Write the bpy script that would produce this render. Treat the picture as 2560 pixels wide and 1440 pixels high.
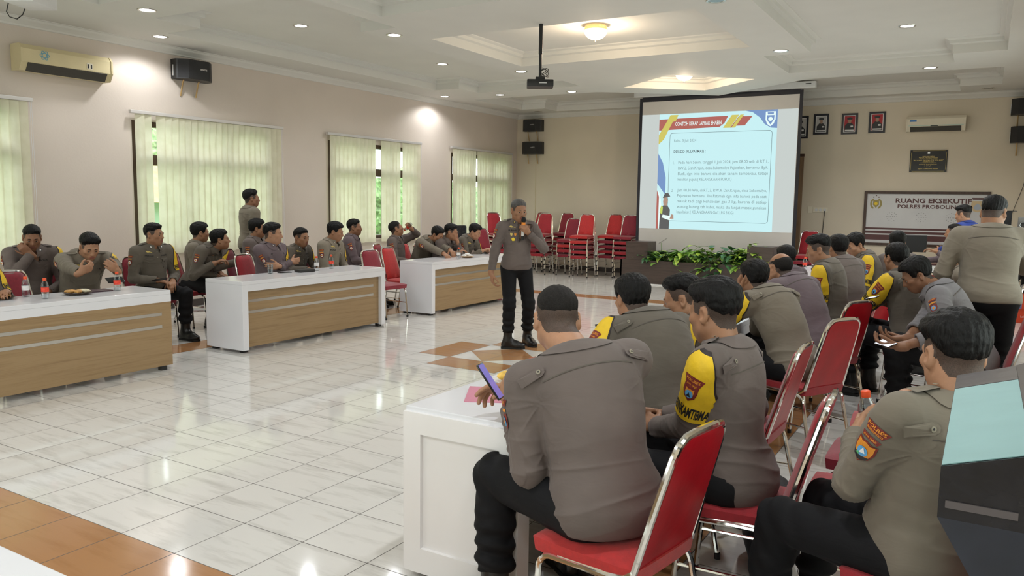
import bpy, bmesh, math, random
import numpy as np
from mathutils import Vector, Matrix
from mathutils.bvhtree import BVHTree

for _o in list(bpy.data.objects):
    bpy.data.objects.remove(_o, do_unlink=True)
scene = bpy.context.scene
COL = scene.collection
R = math.radians
random.seed(7)

# ------------------------------------------------------------------ camera
CAM = Vector((3.4637, -2.5591, 1.6233))
_yaw, _pitch, _roll = -0.538808, 0.111301, 0.014998
_f = Vector((math.sin(_yaw) * math.cos(_pitch), math.cos(_yaw) * math.cos(_pitch), -math.sin(_pitch)))
_r = Vector((math.cos(_yaw), -math.sin(_yaw), 0))
_u = _r.cross(_f)
_c, _s = math.cos(_roll), math.sin(_roll)
_rr, _uu = _c * _r + _s * _u, -_s * _r + _c * _u
cam_data = bpy.data.cameras.new('camera')
cam_data.sensor_width = 36
cam_data.lens = 1965.9 / 2560 * 36
cam_data.clip_start = 0.05
cam = bpy.data.objects.new('camera', cam_data)
cam.matrix_world = Matrix(((_rr.x, _uu.x, -_f.x, CAM.x), (_rr.y, _uu.y, -_f.y, CAM.y), (_rr.z, _uu.z, -_f.z, CAM.z), (0, 0, 0, 1)))
COL.objects.link(cam)
scene.camera = cam

# ------------------------------------------------------------------ world, exposure
world = bpy.data.worlds.new('overcast sky')
world.use_nodes = True
scene.world = world
_bg = world.node_tree.nodes['Background']
_bg.inputs['Color'].default_value = (0.97, 1.0, 0.97, 1)
_bg.inputs['Strength'].default_value = 3.2
scene.view_settings.view_transform = 'Standard'
scene.view_settings.look = 'None'
scene.view_settings.gamma = 1
scene.view_settings.use_curve_mapping = False
scene.view_settings.exposure = 0.30
cy = scene.cycles
cy.max_bounces = 10
cy.diffuse_bounces = 4
cy.glossy_bounces = 4
cy.transmission_bounces = 6
cy.transparent_max_bounces = 12
cy.caustics_reflective = False
cy.caustics_refractive = False
cy.sample_clamp_indirect = 6
cy.use_denoising = True
cy.use_adaptive_sampling = True
cy.adaptive_threshold = 0.02

# ------------------------------------------------------------------ lamps (seen downlights and crystal bowls, plus unseen downlights added as fill)
ZS = 3.68          # soffit
ZC = 3.88          # raised coffers
# (x, y, lit, z)
DOWNLIGHTS = [(-4.76, 3.13, 1, ZS), (-5.95, 4.13, 1, ZS), (-4.50, 5.20, 1, ZC), (-3.12, 5.45, 1, ZS), (-4.55, 8.45, 1, ZC),
              (-3.10, 8.60, 1, ZS), (-6.05, 10.60, 1, ZS), (-4.90, 10.86, 1, ZS), (-3.42, 11.05, 1, ZS),
              (0.95, 5.62, 0, ZS), (0.94, 8.63, 1, ZS), (2.45, 8.75, 1, ZC), (2.60, 10.95, 1, ZS),
              (-5.64, 13.72, 0, ZS), (3.35, 13.68, 0, ZS),
              (-4.6, -0.6, 1, ZS), (-1.0, -2.4, 1, ZS), (2.4, 2.9, 1, ZS), (2.4, -0.4, 1, ZS), (2.4, 5.6, 1, ZC), (-0.9, 1.2, 1, ZS),  # from here on: unseen downlights added to light the near and right side
              (-5.95, -1.2, 1, ZS), (3.8, -3.4, 1, ZS), (1.2, -3.3, 1, ZS), (-3.1, -3.6, 1, ZS)]
DOWN_W = 46.0
def lamp(name, kind, loc, energy, color, **kw):
    l = bpy.data.lights.new(name, kind)
    l.energy = energy
    l.color = color
    for k, v in kw.items():
        setattr(l, k, v)
    o = bpy.data.objects.new(name, l)
    o.location = loc
    COL.objects.link(o)
    return o
for _x, _y, _lit, _z in DOWNLIGHTS:
    if _lit:
        lamp('downlight_beam', 'SPOT', (_x, _y, _z - 0.03), DOWN_W * (1.6 if _y < -0.3 and _x > -2 else 1.9 if _x > 0 else (1.1 if _y < 2.5 else 0.95)), (0.95, 0.975, 1.0), spot_size=R(148), spot_blend=0.45, shadow_soft_size=0.07)
CRYSTALS = [(-1.02, 6.95, ZC), (-1.12, 10.75, ZC)]
for _x, _y, _z in CRYSTALS:
    lamp('crystal_lamp_bulb', 'POINT', (_x, _y, _z - 0.30), 26.0, (1.0, 0.78, 0.55), shadow_soft_size=0.06)

# ------------------------------------------------------------------ materials
MATS = {}
def nodes_of(name):
    m = bpy.data.materials.new(name)
    m.use_nodes = True
    nt = m.node_tree
    b = nt.nodes['Principled BSDF']
    return m, nt, b
def N(nt, t, **kw):
    n = nt.nodes.new(t)
    for k, v in kw.items():
        if k.startswith('i_'):
            key = k[2:]
            key = int(key) if key.isdigit() else key.replace('_', ' ')
            n.inputs[key].default_value = v
        else:
            setattr(n, k, v)
    return n
def L(nt, a, b):
    nt.links.new(a, b)
def ramp(nt, fac, stops):
    r = N(nt, 'ShaderNodeValToRGB')
    el = r.color_ramp.elements
    while len(el) < len(stops):
        el.new(0.5)
    for e, (p, c) in zip(el, stops):
        e.position = p
        e.color = (*c, 1) if len(c) == 3 else c
    L(nt, fac, r.inputs['Fac'])
    return r.outputs['Color']
def mat(name, col, rough=0.5, metal=0.0, spec=0.5, noise=0.0, nscale=30.0, bump=0.0, bscale=80.0, emit=None, estr=0.0, coat=0.0, stretch=None, sheen=0.0):
    """plain procedural material: colour with a little noise variation and bump"""
    if name in MATS:
        return MATS[name]
    m, nt, b = nodes_of(name)
    b.inputs['Base Color'].default_value = (*col, 1)
    b.inputs['Roughness'].default_value = rough
    b.inputs['Metallic'].default_value = metal
    b.inputs['Specular IOR Level'].default_value = spec
    b.inputs['Coat Weight'].default_value = coat
    if sheen:
        b.inputs['Sheen Weight'].default_value = sheen
    tc = N(nt, 'ShaderNodeTexCoord')
    vec = tc.outputs['Object']
    if stretch:
        mp = N(nt, 'ShaderNodeMapping')
        mp.inputs['Scale'].default_value = stretch
        L(nt, vec, mp.inputs['Vector'])
        vec = mp.outputs['Vector']
    if noise:
        nz = N(nt, 'ShaderNodeTexNoise', i_Scale=nscale, i_Detail=4.0)
        L(nt, vec, nz.inputs['Vector'])
        lo = tuple(max(0, c * (1 - noise)) for c in col)
        hi = tuple(min(1, c * (1 + noise)) for c in col)
        L(nt, ramp(nt, nz.outputs['Fac'], [(0.3, lo), (0.7, hi)]), b.inputs['Base Color'])
    if bump:
        n2 = N(nt, 'ShaderNodeTexNoise', i_Scale=bscale, i_Detail=3.0)
        L(nt, vec, n2.inputs['Vector'])
        bp = N(nt, 'ShaderNodeBump', i_Strength=bump, i_Distance=0.01)
        L(nt, n2.outputs['Fac'], bp.inputs['Height'])
        L(nt, bp.outputs['Normal'], b.inputs['Normal'])
    if emit:
        b.inputs['Emission Color'].default_value = (*emit, 1)
        b.inputs['Emission Strength'].default_value = estr
    MATS[name] = m
    return m

def wall_mat(name, col, sparkle):
    m, nt, b = nodes_of(name)
    geo = N(nt, 'ShaderNodeNewGeometry')
    nz = N(nt, 'ShaderNodeTexNoise', i_Scale=34.0, i_Detail=5.0, i_Roughness=0.6)
    L(nt, geo.outputs['Position'], nz.inputs['Vector'])
    big = N(nt, 'ShaderNodeTexNoise', i_Scale=0.8, i_Detail=2.0)
    L(nt, geo.outputs['Position'], big.inputs['Vector'])
    c0 = tuple(c * 0.95 for c in col)
    c1 = tuple(min(1, c * 1.04) for c in col)
    L(nt, ramp(nt, big.outputs['Fac'], [(0.35, c0), (0.65, c1)]), b.inputs['Base Color'])
    L(nt, ramp(nt, nz.outputs['Fac'], [(0.42, (0.55,) * 3), (0.58, (0.28,) * 3)]), b.inputs['Roughness'])
    bp = N(nt, 'ShaderNodeBump', i_Strength=sparkle, i_Distance=0.004)
    L(nt, nz.outputs['Fac'], bp.inputs['Height'])
    L(nt, bp.outputs['Normal'], b.inputs['Normal'])
    return m

def tile_mat(name, c0, c1, vein, rough):
    m, nt, b = nodes_of(name)
    geo = N(nt, 'ShaderNodeNewGeometry')
    sep = N(nt, 'ShaderNodeSeparateXYZ')
    L(nt, geo.outputs['Position'], sep.inputs[0])
    def line(o):
        d = N(nt, 'ShaderNodeMath', operation='DIVIDE', i_1=0.4)
        L(nt, o, d.inputs[0])
        fr = N(nt, 'ShaderNodeMath', operation='FRACT')
        L(nt, d.outputs[0], fr.inputs[0])
        s = N(nt, 'ShaderNodeMath', operation='SUBTRACT', i_1=0.5)
        L(nt, fr.outputs[0], s.inputs[0])
        a = N(nt, 'ShaderNodeMath', operation='ABSOLUTE')
        L(nt, s.outputs[0], a.inputs[0])
        g = N(nt, 'ShaderNodeMath', operation='GREATER_THAN', i_1=0.5 - 0.0060)
        L(nt, a.outputs[0], g.inputs[0])
        fl = N(nt, 'ShaderNodeMath', operation='FLOOR')
        L(nt, d.outputs[0], fl.inputs[0])
        return g.outputs[0], fl.outputs[0]
    gx, fx = line(sep.outputs['X'])
    gy, fy = line(sep.outputs['Y'])
    mx = N(nt, 'ShaderNodeMath', operation='MAXIMUM')
    L(nt, gx, mx.inputs[0]); L(nt, gy, mx.inputs[1])
    idv = N(nt, 'ShaderNodeCombineXYZ')
    L(nt, fx, idv.inputs[0]); L(nt, fy, idv.inputs[1])
    wn = N(nt, 'ShaderNodeTexWhiteNoise', noise_dimensions='3D')
    L(nt, idv.outputs[0], wn.inputs['Vector'])
    off = N(nt, 'ShaderNodeVectorMath', operation='SCALE', i_Scale=9.0)
    L(nt, wn.outputs['Color'], off.inputs[0])
    mp = N(nt, 'ShaderNodeMapping')
    mp.inputs['Scale'].default_value = (0.8, 5.0, 1)
    mp.inputs['Rotation'].default_value = (0, 0, 0.5)
    L(nt, geo.outputs['Position'], mp.inputs['Vector'])
    ad = N(nt, 'ShaderNodeVectorMath', operation='ADD')
    L(nt, mp.outputs[0], ad.inputs[0]); L(nt, off.outputs[0], ad.inputs[1])
    nz = N(nt, 'ShaderNodeTexNoise', i_Scale=2.6, i_Detail=6.0, i_Roughness=0.62)
    L(nt, ad.outputs[0], nz.inputs['Vector'])
    colr = ramp(nt, nz.outputs['Fac'], [(0.3, c0), (0.5, c1), (0.66, c1), (0.74, vein)])
    mix = N(nt, 'ShaderNodeMix', data_type='RGBA')
    L(nt, mx.outputs[0], mix.inputs['Factor'])
    L(nt, colr, mix.inputs['A'])
    mix.inputs['B'].default_value = (0.10, 0.09, 0.08, 1)
    L(nt, mix.outputs['Result'], b.inputs['Base Color'])
    rr = N(nt, 'ShaderNodeMath', operation='MULTIPLY_ADD', i_1=0.5, i_2=rough)
    L(nt, mx.outputs[0], rr.inputs[0])
    L(nt, rr.outputs[0], b.inputs['Roughness'])
    b.inputs['Specular IOR Level'].default_value = 0.62
    wv = N(nt, 'ShaderNodeTexNoise', i_Scale=2.2, i_Detail=1.0)
    L(nt, geo.outputs['Position'], wv.inputs['Vector'])
    bp = N(nt, 'ShaderNodeBump', i_Strength=0.05, i_Distance=0.02)
    L(nt, wv.outputs['Fac'], bp.inputs['Height'])
    L(nt, bp.outputs['Normal'], b.inputs['Normal'])
    return m

def wood_mat(name, dark, light, axis='Y', rough=0.42):
    m, nt, b = nodes_of(name)
    tc = N(nt, 'ShaderNodeTexCoord')
    mp = N(nt, 'ShaderNodeMapping')
    mp.inputs['Scale'].default_value = {'Y': (6, 0.5, 9), 'X': (0.5, 6, 9), 'Z': (7, 7, 0.5), 'OAK': (0.35, 3, 11)}[axis]
    L(nt, tc.outputs['Object'], mp.inputs['Vector'])
    nz = N(nt, 'ShaderNodeTexNoise', i_Scale=4.0, i_Detail=7.0, i_Roughness=0.65, i_Distortion=0.4)
    L(nt, mp.outputs[0], nz.inputs['Vector'])
    L(nt, ramp(nt, nz.outputs['Fac'], [(0.3, dark), (0.55, light), (0.75, tuple(c * 0.9 for c in light))]), b.inputs['Base Color'])
    b.inputs['Roughness'].default_value = rough
    bp = N(nt, 'ShaderNodeBump', i_Strength=0.08, i_Distance=0.004)
    L(nt, nz.outputs['Fac'], bp.inputs['Height'])
    L(nt, bp.outputs['Normal'], b.inputs['Normal'])
    return m

def glass_mat(name, tint, refl=0.12):
    m = bpy.data.materials.new(name)
    m.use_nodes = True
    nt = m.node_tree
    nt.nodes.clear()
    out = N(nt, 'ShaderNodeOutputMaterial')
    tr = N(nt, 'ShaderNodeBsdfTransparent')
    tr.inputs[0].default_value = (*tint, 1)
    gl = N(nt, 'ShaderNodeBsdfGlossy', i_Roughness=0.02)
    fr = N(nt, 'ShaderNodeLayerWeight', i_Blend=refl)
    mx = N(nt, 'ShaderNodeMixShader')
    L(nt, fr.outputs['Facing'], mx.inputs[0])
    L(nt, tr.outputs[0], mx.inputs[1]); L(nt, gl.outputs[0], mx.inputs[2])
    L(nt, mx.outputs[0], out.inputs[0])
    return m

def blind_mat():
    m = bpy.data.materials.new('cream blind fabric')
    m.use_nodes = True
    nt = m.node_tree
    nt.nodes.clear()
    out = N(nt, 'ShaderNodeOutputMaterial')
    geo = N(nt, 'ShaderNodeNewGeometry')
    nz = N(nt, 'ShaderNodeTexNoise', i_Scale=7.0, i_Detail=3.0)
    L(nt, geo.outputs['Position'], nz.inputs['Vector'])
    colr = ramp(nt, nz.outputs['Fac'], [(0.35, (0.82, 0.80, 0.62)), (0.65, (0.89, 0.87, 0.70))])
    df = N(nt, 'ShaderNodeBsdfDiffuse')
    tl = N(nt, 'ShaderNodeBsdfTranslucent')
    L(nt, colr, df.inputs[0]); L(nt, colr, tl.inputs[0])
    mx = N(nt, 'ShaderNodeMixShader')
    mx.inputs[0].default_value = 0.36
    L(nt, df.outputs[0], mx.inputs[1]); L(nt, tl.outputs[0], mx.inputs[2])
    L(nt, mx.outputs[0], out.inputs[0])
    return m

M_WALL_L = wall_mat('cream embossed wallpaper', (0.66, 0.58, 0.51), 0.35)
M_WALL_B = wall_mat('warm cream wallpaper', (0.71, 0.63, 0.50), 0.12)
M_CEIL = mat('ceiling paint', (0.72, 0.71, 0.67), 0.75, noise=0.02, nscale=2)
M_FLOOR = tile_mat('polished white tile', (0.60, 0.58, 0.55), (0.76, 0.74, 0.71), (0.70, 0.67, 0.63), 0.07)
M_ORANGE = tile_mat('polished orange tile', (0.40, 0.19, 0.075), (0.46, 0.23, 0.10), (0.42, 0.20, 0.085), 0.12)
M_FRAME = wood_mat('dark brown timber', (0.035, 0.018, 0.012), (0.07, 0.035, 0.022), 'Z', 0.4)
M_GLASS = glass_mat('window glass', (0.92, 0.96, 0.94))
M_BLIND = blind_mat()
M_OAK = wood_mat('light oak laminate', (0.27, 0.170, 0.080), (0.36, 0.240, 0.122), 'OAK', 0.38)
M_WHITE = mat('white laminate', (0.80, 0.80, 0.84), 0.16, spec=0.55, noise=0.015, nscale=3)
M_WHITE2 = mat('white painted panel', (0.88, 0.86, 0.86), 0.4, noise=0.03, nscale=2)
M_CHROME = mat('chrome tube', (0.86, 0.84, 0.80), 0.09, metal=1.0)
M_STEEL = mat('brushed steel strip', (0.66, 0.64, 0.60), 0.28, metal=1.0)
M_BLACKP = mat('black plastic', (0.012, 0.012, 0.013), 0.38, noise=0.2, nscale=60)
M_BLACKM = mat('black mesh grille', (0.02, 0.02, 0.022), 0.55, bump=0.6, bscale=400)
M_DKBROWN = wood_mat('dark walnut laminate', (0.045, 0.030, 0.025), (0.075, 0.052, 0.043), 'X', 0.35)
M_CREAMP = mat('aged cream plastic', (0.70, 0.60, 0.36), 0.35, noise=0.04, nscale=4)
M_IVORY = mat('ivory plastic', (0.78, 0.72, 0.58), 0.4, noise=0.03, nscale=6)
M_GREYP = mat('pale grey plastic', (0.70, 0.70, 0.70), 0.4, noise=0.02)
M_ALU = mat('white aluminium rail', (0.62, 0.60, 0.58), 0.4, metal=0.3)
M_CABLE = mat('black rubber cable', (0.01, 0.01, 0.01), 0.5)
M_BRASS = mat('brass bracket', (0.60, 0.42, 0.20), 0.4, metal=0.8)
M_INK = mat('black ink', (0.012, 0.012, 0.012), 0.6)
M_SILVER = mat('silver lettering', (0.75, 0.75, 0.75), 0.3, metal=0.6)
M_GOLD = mat('gold lettering', (0.62, 0.47, 0.14), 0.4, metal=0.3)
M_RED = mat('red print', (0.55, 0.03, 0.03), 0.5)
M_YEL = mat('yellow print', (0.85, 0.62, 0.03), 0.5)
M_BLUEP = mat('blue print', (0.06, 0.22, 0.55), 0.5)
M_WPRINT = mat('white print', (0.85, 0.85, 0.85), 0.5)
M_GREENP = mat('green print', (0.10, 0.45, 0.16), 0.5)
M_LAMP = mat('lit lamp lens', (1, 1, 1), 0.4, emit=(1.0, 0.98, 0.96), estr=14.0)
M_OFF = mat('unlit lamp reflector', (0.25, 0.25, 0.24), 0.25, metal=0.7)
CHAIR_REDS = [mat('crimson chair velvet', (0.34, 0.006, 0.016), 0.7, noise=0.12, nscale=40, bump=0.1, bscale=260, sheen=0.3),
              mat('maroon chair velvet', (0.24, 0.006, 0.022), 0.7, noise=0.12, nscale=40, bump=0.1, bscale=260, sheen=0.3),
              mat('bright red chair velvet', (0.48, 0.014, 0.014), 0.7, noise=0.12, nscale=40, bump=0.1, bscale=260, sheen=0.3)]
M_VINYL = mat('red vinyl chair back', (0.42, 0.006, 0.014), 0.3, noise=0.15, nscale=8, bump=0.12, bscale=14)

# ------------------------------------------------------------------ object helpers
def tag(o, label=None, cat=None, group=None, kind=None):
    if label: o['label'] = label
    if cat: o['category'] = cat
    if group: o['group'] = group
    if kind: o['kind'] = kind
    return o
def thing(name, label, cat, loc=(0, 0, 0), rz=0.0, group=None):
    o = bpy.data.objects.new(name, None)
    o.empty_display_size = 0.1
    o.location = loc
    o.rotation_euler = (0, 0, rz)
    COL.objects.link(o)
    return tag(o, label, cat, group)
class MB:
    """collects shapes into one mesh"""
    def __init__(s):
        s.v, s.f, s.m = [], [], []
    def add(s, verts, faces, mi=0):
        n = len(s.v)
        s.v += [tuple(p) for p in verts]
        s.f += [tuple(i + n for i in f) for f in faces]
        s.m += [mi] * len(faces)
        return s
    def box(s, c, d, mi=0, bevel=0.0, rot=None):
        x, y, z = (k / 2 for k in d)
        if bevel > 0:
            b = min(bevel, x * 0.95, y * 0.95, z * 0.95)
            bm = bmesh.new()
            bmesh.ops.create_cube(bm, size=1)
            for v in bm.verts:
                v.co = Vector((v.co.x * d[0], v.co.y * d[1], v.co.z * d[2]))
            bmesh.ops.bevel(bm, geom=list(bm.edges), offset=b, segments=2, profile=0.6, affect='EDGES')
            return s.bm(bm, Matrix.Translation(c) @ (rot.to_4x4() if rot else Matrix()), mi)
        vs = [Vector((sx * x, sy * y, sz * z)) for sx in (-1, 1) for sy in (-1, 1) for sz in (-1, 1)]
        if rot: vs = [rot @ v for v in vs]
        vs = [v + Vector(c) for v in vs]
        return s.add(vs, [(0, 1, 3, 2), (4, 6, 7, 5), (0, 4, 5, 1), (2, 3, 7, 6), (0, 2, 6, 4), (1, 5, 7, 3)], mi)
    def bm(s, bm, mx=None, mi=0):
        bm.verts.index_update()
        s.add([(mx @ v.co) if mx else v.co.copy() for v in bm.verts], [[v.index for v in f.verts] for f in bm.faces], mi)
        bm.free()
        return s
    def tube(s, pts, r, n=8, mi=0, cap=True, closed=False):
        pts = [Vector(p) for p in pts]
        rs = r if isinstance(r, (list, tuple)) else [r] * len(pts)
        rings = []
        prev = None
        m = len(pts)
        for i, p in enumerate(pts):
            if closed:
                t = (pts[(i + 1) % m] - pts[i - 1]).normalized()
            else:
                t = (pts[min(i + 1, m - 1)] - pts[max(i - 1, 0)]).normalized()
            if prev is None:
                a = t.orthogonal().normalized()
            else:
                a = (prev - t * prev.dot(t))
                a = a.normalized() if a.length > 1e-6 else t.orthogonal().normalized()
            prev = a
            b = t.cross(a)
            rings.append([p + (a * math.cos(k * 2 * math.pi / n) + b * math.sin(k * 2 * math.pi / n)) * rs[i] for k in range(n)])
        vs = [v for rg in rings for v in rg]
        fs = []
        for i in range(m if closed else m - 1):
            j = (i + 1) % m
            for k in range(n):
                fs.append((i * n + k, i * n + (k + 1) % n, j * n + (k + 1) % n, j * n + k))
        if cap and not closed:
            fs.append(tuple(range(n))[::-1])
            fs.append(tuple((m - 1) * n + k for k in range(n)))
        return s.add(vs, fs, mi)
    def lathe(s, prof, c=(0, 0, 0), n=24, mi=0, axis=None, mis=None):
        """prof: (radius, height) pairs; mis: material per band"""
        c = Vector(c)
        rot = Vector((0, 0, 1)).rotation_difference(Vector(axis)).to_matrix() if axis is not None else Matrix.Identity(3)
        base = len(s.v)
        vs = []
        for r_, z in prof:
            for k in range(n):
                a = k * 2 * math.pi / n
                vs.append(c + rot @ Vector((r_ * math.cos(a), r_ * math.sin(a), z)))
        s.v += [tuple(v) for v in vs]
        for i in range(len(prof) - 1):
            for k in range(n):
                s.f.append((base + i * n + k, base + i * n + (k + 1) % n, base + (i + 1) * n + (k + 1) % n, base + (i + 1) * n + k))
                s.m.append(mis[i] if mis else mi)
        return s
    def prism(s, poly, vec, mi=0):
        """extrude a 3D polygon along vec"""
        n = len(poly)
        a = [Vector(p) for p in poly]
        b = [p + Vector(vec) for p in a]
        return s.add(a + b, [tuple(range(n))[::-1], tuple(range(n, 2 * n))] + [(i, (i + 1) % n, n + (i + 1) % n, n + i) for i in range(n)], mi)
    def build(s, name, mats, parent=None, smooth=False, fix=True):
        me = bpy.data.meshes.new(name)
        me.from_pydata(s.v, [], s.f)
        mats = mats if isinstance(mats, (list, tuple)) else [mats]
        for m in mats: me.materials.append(m)
        me.polygons.foreach_set('material_index', s.m)
        if fix:
            bm = bmesh.new(); bm.from_mesh(me)
            bmesh.ops.recalc_face_normals(bm, faces=bm.faces)
            bm.to_mesh(me); bm.free()
        if smooth:
            me.polygons.foreach_set('use_smooth', [True] * len(me.polygons))
            try: me.set_sharp_from_angle(angle=R(smooth if smooth > 1 else 40))
            except Exception: pass
        me.update()
        o = bpy.data.objects.new(name, me)
        COL.objects.link(o)
        if parent: o.parent = parent
        return o
def copy_tree(o, parent=None):
    c = o.copy()
    COL.objects.link(c)
    c.parent = parent
    for ch in list(o.children):
        copy_tree(ch, c)
    return c
def text_mesh(txt, size=1.0, align='CENTER', extrude=0.0, shear=0.0, bold=0.0, space=1.0, lead=1.0):
    cu = bpy.data.curves.new('txt', 'FONT')
    cu.body = txt
    cu.size = size
    cu.align_x = align
    cu.align_y = 'CENTER'
    cu.extrude = extrude
    cu.shear = shear
    cu.offset = bold
    cu.space_character = space
    cu.space_line = lead
    cu.resolution_u = 2
    o = bpy.data.objects.new('txt', cu)
    COL.objects.link(o)
    bpy.context.view_layer.update()
    me = bpy.data.meshes.new_from_object(o.evaluated_get(bpy.context.evaluated_depsgraph_get()))
    vs = [v.co.copy() for v in me.vertices]
    fs = [tuple(p.vertices) for p in me.polygons]
    bpy.data.objects.remove(o, do_unlink=True)
    bpy.data.curves.remove(cu)
    bpy.data.meshes.remove(me)
    return vs, fs
def fit_text(txt, w, h, **kw):
    """text scaled to a box w x h, centred on the origin, in the XY plane"""
    vs, fs = text_mesh(txt, 1.0, **kw)
    if not vs: return vs, fs
    x0 = min(v.x for v in vs); x1 = max(v.x for v in vs); y0 = min(v.y for v in vs); y1 = max(v.y for v in vs)
    return [Vector(((v.x - (x0 + x1) / 2) * w / max(x1 - x0, 1e-6), (v.y - (y0 + y1) / 2) * h / max(y1 - y0, 1e-6), v.z)) for v in vs], fs
def place(vs, o, ux, uy, uz=None):
    o, ux, uy = Vector(o), Vector(ux), Vector(uy)
    uz = ux.cross(uy) if uz is None else Vector(uz)
    return [o + ux * v.x + uy * v.y + uz * v.z for v in vs]
def shape2d(pts, o, ux, uy, mb, mi=0, off=0.0):
    """flat polygon of real thickness `off` laid on a surface"""
    o, ux, uy = Vector(o), Vector(ux), Vector(uy)
    n = ux.cross(uy)
    p = [o + ux * a + uy * b for a, b in pts]
    if off: mb.prism(p, n * off, mi)
    else: mb.add(p, [tuple(range(len(p)))], mi)
def arc(c, r, a0, a1, n):
    return [(c[0] + r * math.cos(R(a0 + (a1 - a0) * i / n)), c[1] + r * math.sin(R(a0 + (a1 - a0) * i / n))) for i in range(n + 1)]
# ================================================================== the room
XL, XR, YF, YB = -6.47, 4.35, -4.6, 14.2
ZT = 4.15
def struct(o): return tag(o, kind='structure')
fl = MB().add([(XL, YF, 0), (XR, YF, 0), (XR, YB, 0), (XL, YB, 0), (XL, YF, -0.1), (XR, YF, -0.1), (XR, YB, -0.1), (XL, YB, -0.1)],
              [(0, 1, 2, 3), (7, 6, 5, 4), (0, 4, 5, 1), (1, 5, 6, 2), (2, 6, 7, 3), (3, 7, 4, 0)]).build('floor', M_FLOOR)
struct(fl)
inl = MB()
def slab(poly): inl.prism([(x, y, -0.004) for x, y in poly], (0, 0, 0.0046))
def rect(x0, y0, x1, y1): slab([(x0, y0), (x1, y0), (x1, y1), (x0, y1)])
rect(-4.0, -0.8, 2.4, -0.4); rect(2.0, -0.4, 2.4, 9.45); rect(-4.0, -0.4, -3.6, 9.45); rect(-4.0, 9.45, 2.4, 9.85)
rect(-1.2, 3.6, -0.4, 4.0); rect(-1.6, 4.0, -1.2, 4.8); rect(-1.2, 4.8, -0.4, 5.2); rect(-0.4, 4.0, 0.0, 4.8)
slab([(-1.2, 4.4), (-0.8, 4.0), (-0.4, 4.4), (-0.8, 4.8)])
inl.build('floor_inlay', M_ORANGE, fl)

# --- walls; the left wall is pierced by four windows
WINS = [(-1.30, 2.55), (4.02, 6.35), (7.72, 10.15), (11.42, 13.72)]
WZ0, WZ1 = 0.86, 2.62
wl = MB()
wt = 0.16
def wall_piece(y0, y1, z0, z1): wl.box((XL - wt / 2, (y0 + y1) / 2, (z0 + z1) / 2), (wt, y1 - y0, z1 - z0))
ys = [YF] + [v for w in WINS for v in w] + [YB]
for i in range(0, len(ys), 2): wall_piece(ys[i], ys[i + 1], 0, ZT)
for a, b in WINS:
    wall_piece(a, b, 0, WZ0); wall_piece(a, b, WZ1, ZT)
struct(wl.build('wall_left', M_WALL_L))
struct(MB().box(((XL + XR) / 2, YB + 0.08, ZT / 2), (XR - XL + 0.32, 0.16, ZT)).build('wall_back', M_WALL_B))
def pierced(name, along_x, c, a0, a1, holes, z0, z1, m):
    mb = MB()
    def pc(u0, u1, b0, b1):
        if along_x: mb.box(((u0 + u1) / 2, c, (b0 + b1) / 2), (u1 - u0, 0.16, b1 - b0))
        else: mb.box((c, (u0 + u1) / 2, (b0 + b1) / 2), (0.16, u1 - u0, b1 - b0))
    e = [a0] + [v for h_ in holes for v in h_] + [a1]
    for i in range(0, len(e), 2): pc(e[i], e[i + 1], 0, ZT)
    for u0, u1 in holes: pc(u0, u1, 0, z0); pc(u0, u1, z1, ZT)
    struct(mb.build(name, m))
WR = [(-1.6, 1.2), (3.6, 6.2), (8.4, 10.6)]  # openings for out-of-view windows, added to let daylight in
WF = [(-5.2, -2.6), (-0.9, 2.6)]  # likewise added behind the camera as a daylight source
pierced('wall_right', False, XR + 0.08, YF, YB, WR, 0.95, 2.62, M_WALL_B)
pierced('wall_front', True, YF - 0.08, XL - 0.16, XR + 0.16, WF, 0.6, 2.62, M_WALL_B)
M_BASE = mat('dark baseboard tile', (0.06, 0.05, 0.045), 0.3)
struct(MB().box((XL + 0.006, (YF + YB) / 2, 0.05), (0.012, YB - YF, 0.1)).build('baseboard_left', M_BASE))
struct(MB().box(((XL + XR) / 2, YB - 0.006, 0.05), (XR - XL - 0.03, 0.012, 0.1)).build('baseboard_back', M_BASE))
struct(MB().box((XR - 0.006, (YF + YB) / 2, 0.05), (0.012, YB - YF, 0.1)).build('baseboard_right', M_BASE))

# --- ceiling: a lowered soffit with stepped coffers cut into it
COFFERS = [
    [(-5.05, 3.43), (-2.83, 3.43), (-2.83, 5.12), (-3.38, 5.12), (-3.38, 9.75), (-2.95, 9.75), (-2.95, 10.45), (-5.15, 10.45), (-5.15, 9.8), (-5.68, 9.8), (-5.68, 4.05), (-5.05, 4.05)],
    [(-2.85, 5.86), (0.64, 5.86), (0.64, 8.2), (-2.85, 8.2)],
    [(0.68, 3.43), (2.93, 3.43), (2.93, 4.05), (3.56, 4.05), (3.56, 9.85), (2.93, 9.85), (2.93, 10.6), (0.64, 10.6), (0.64, 8.95), (1.27, 8.95), (1.27, 5.12), (0.68, 5.12)],
    [(-2.32, 10.95), (-1.12, 9.95), (0.02, 10.95), (-1.12, 11.92)],
    [(-5.8, 11.3), (-2.97, 11.3), (-1.1, 12.72), (0.83, 11.3), (3.55, 11.3), (3.55, 13.2), (2.93, 13.2), (2.93, 13.82), (-5.2, 13.82), (-5.2, 13.25), (-5.8, 13.25)],
    [(-5.0, -3.4), (-2.83, -3.4), (-2.83, 2.72), (-5.0, 2.72)],
    [(0.7, -3.4), (2.9, -3.4), (2.9, 2.72), (0.7, 2.72)],
    [(-2.6, -1.2), (0.4, -1.2), (0.4, 4.6), (-2.6, 4.6)]]
def poly_area(p): return sum(p[i][0] * p[(i + 1) % len(p)][1] - p[(i + 1) % len(p)][0] * p[i][1] for i in range(len(p))) / 2
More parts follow.
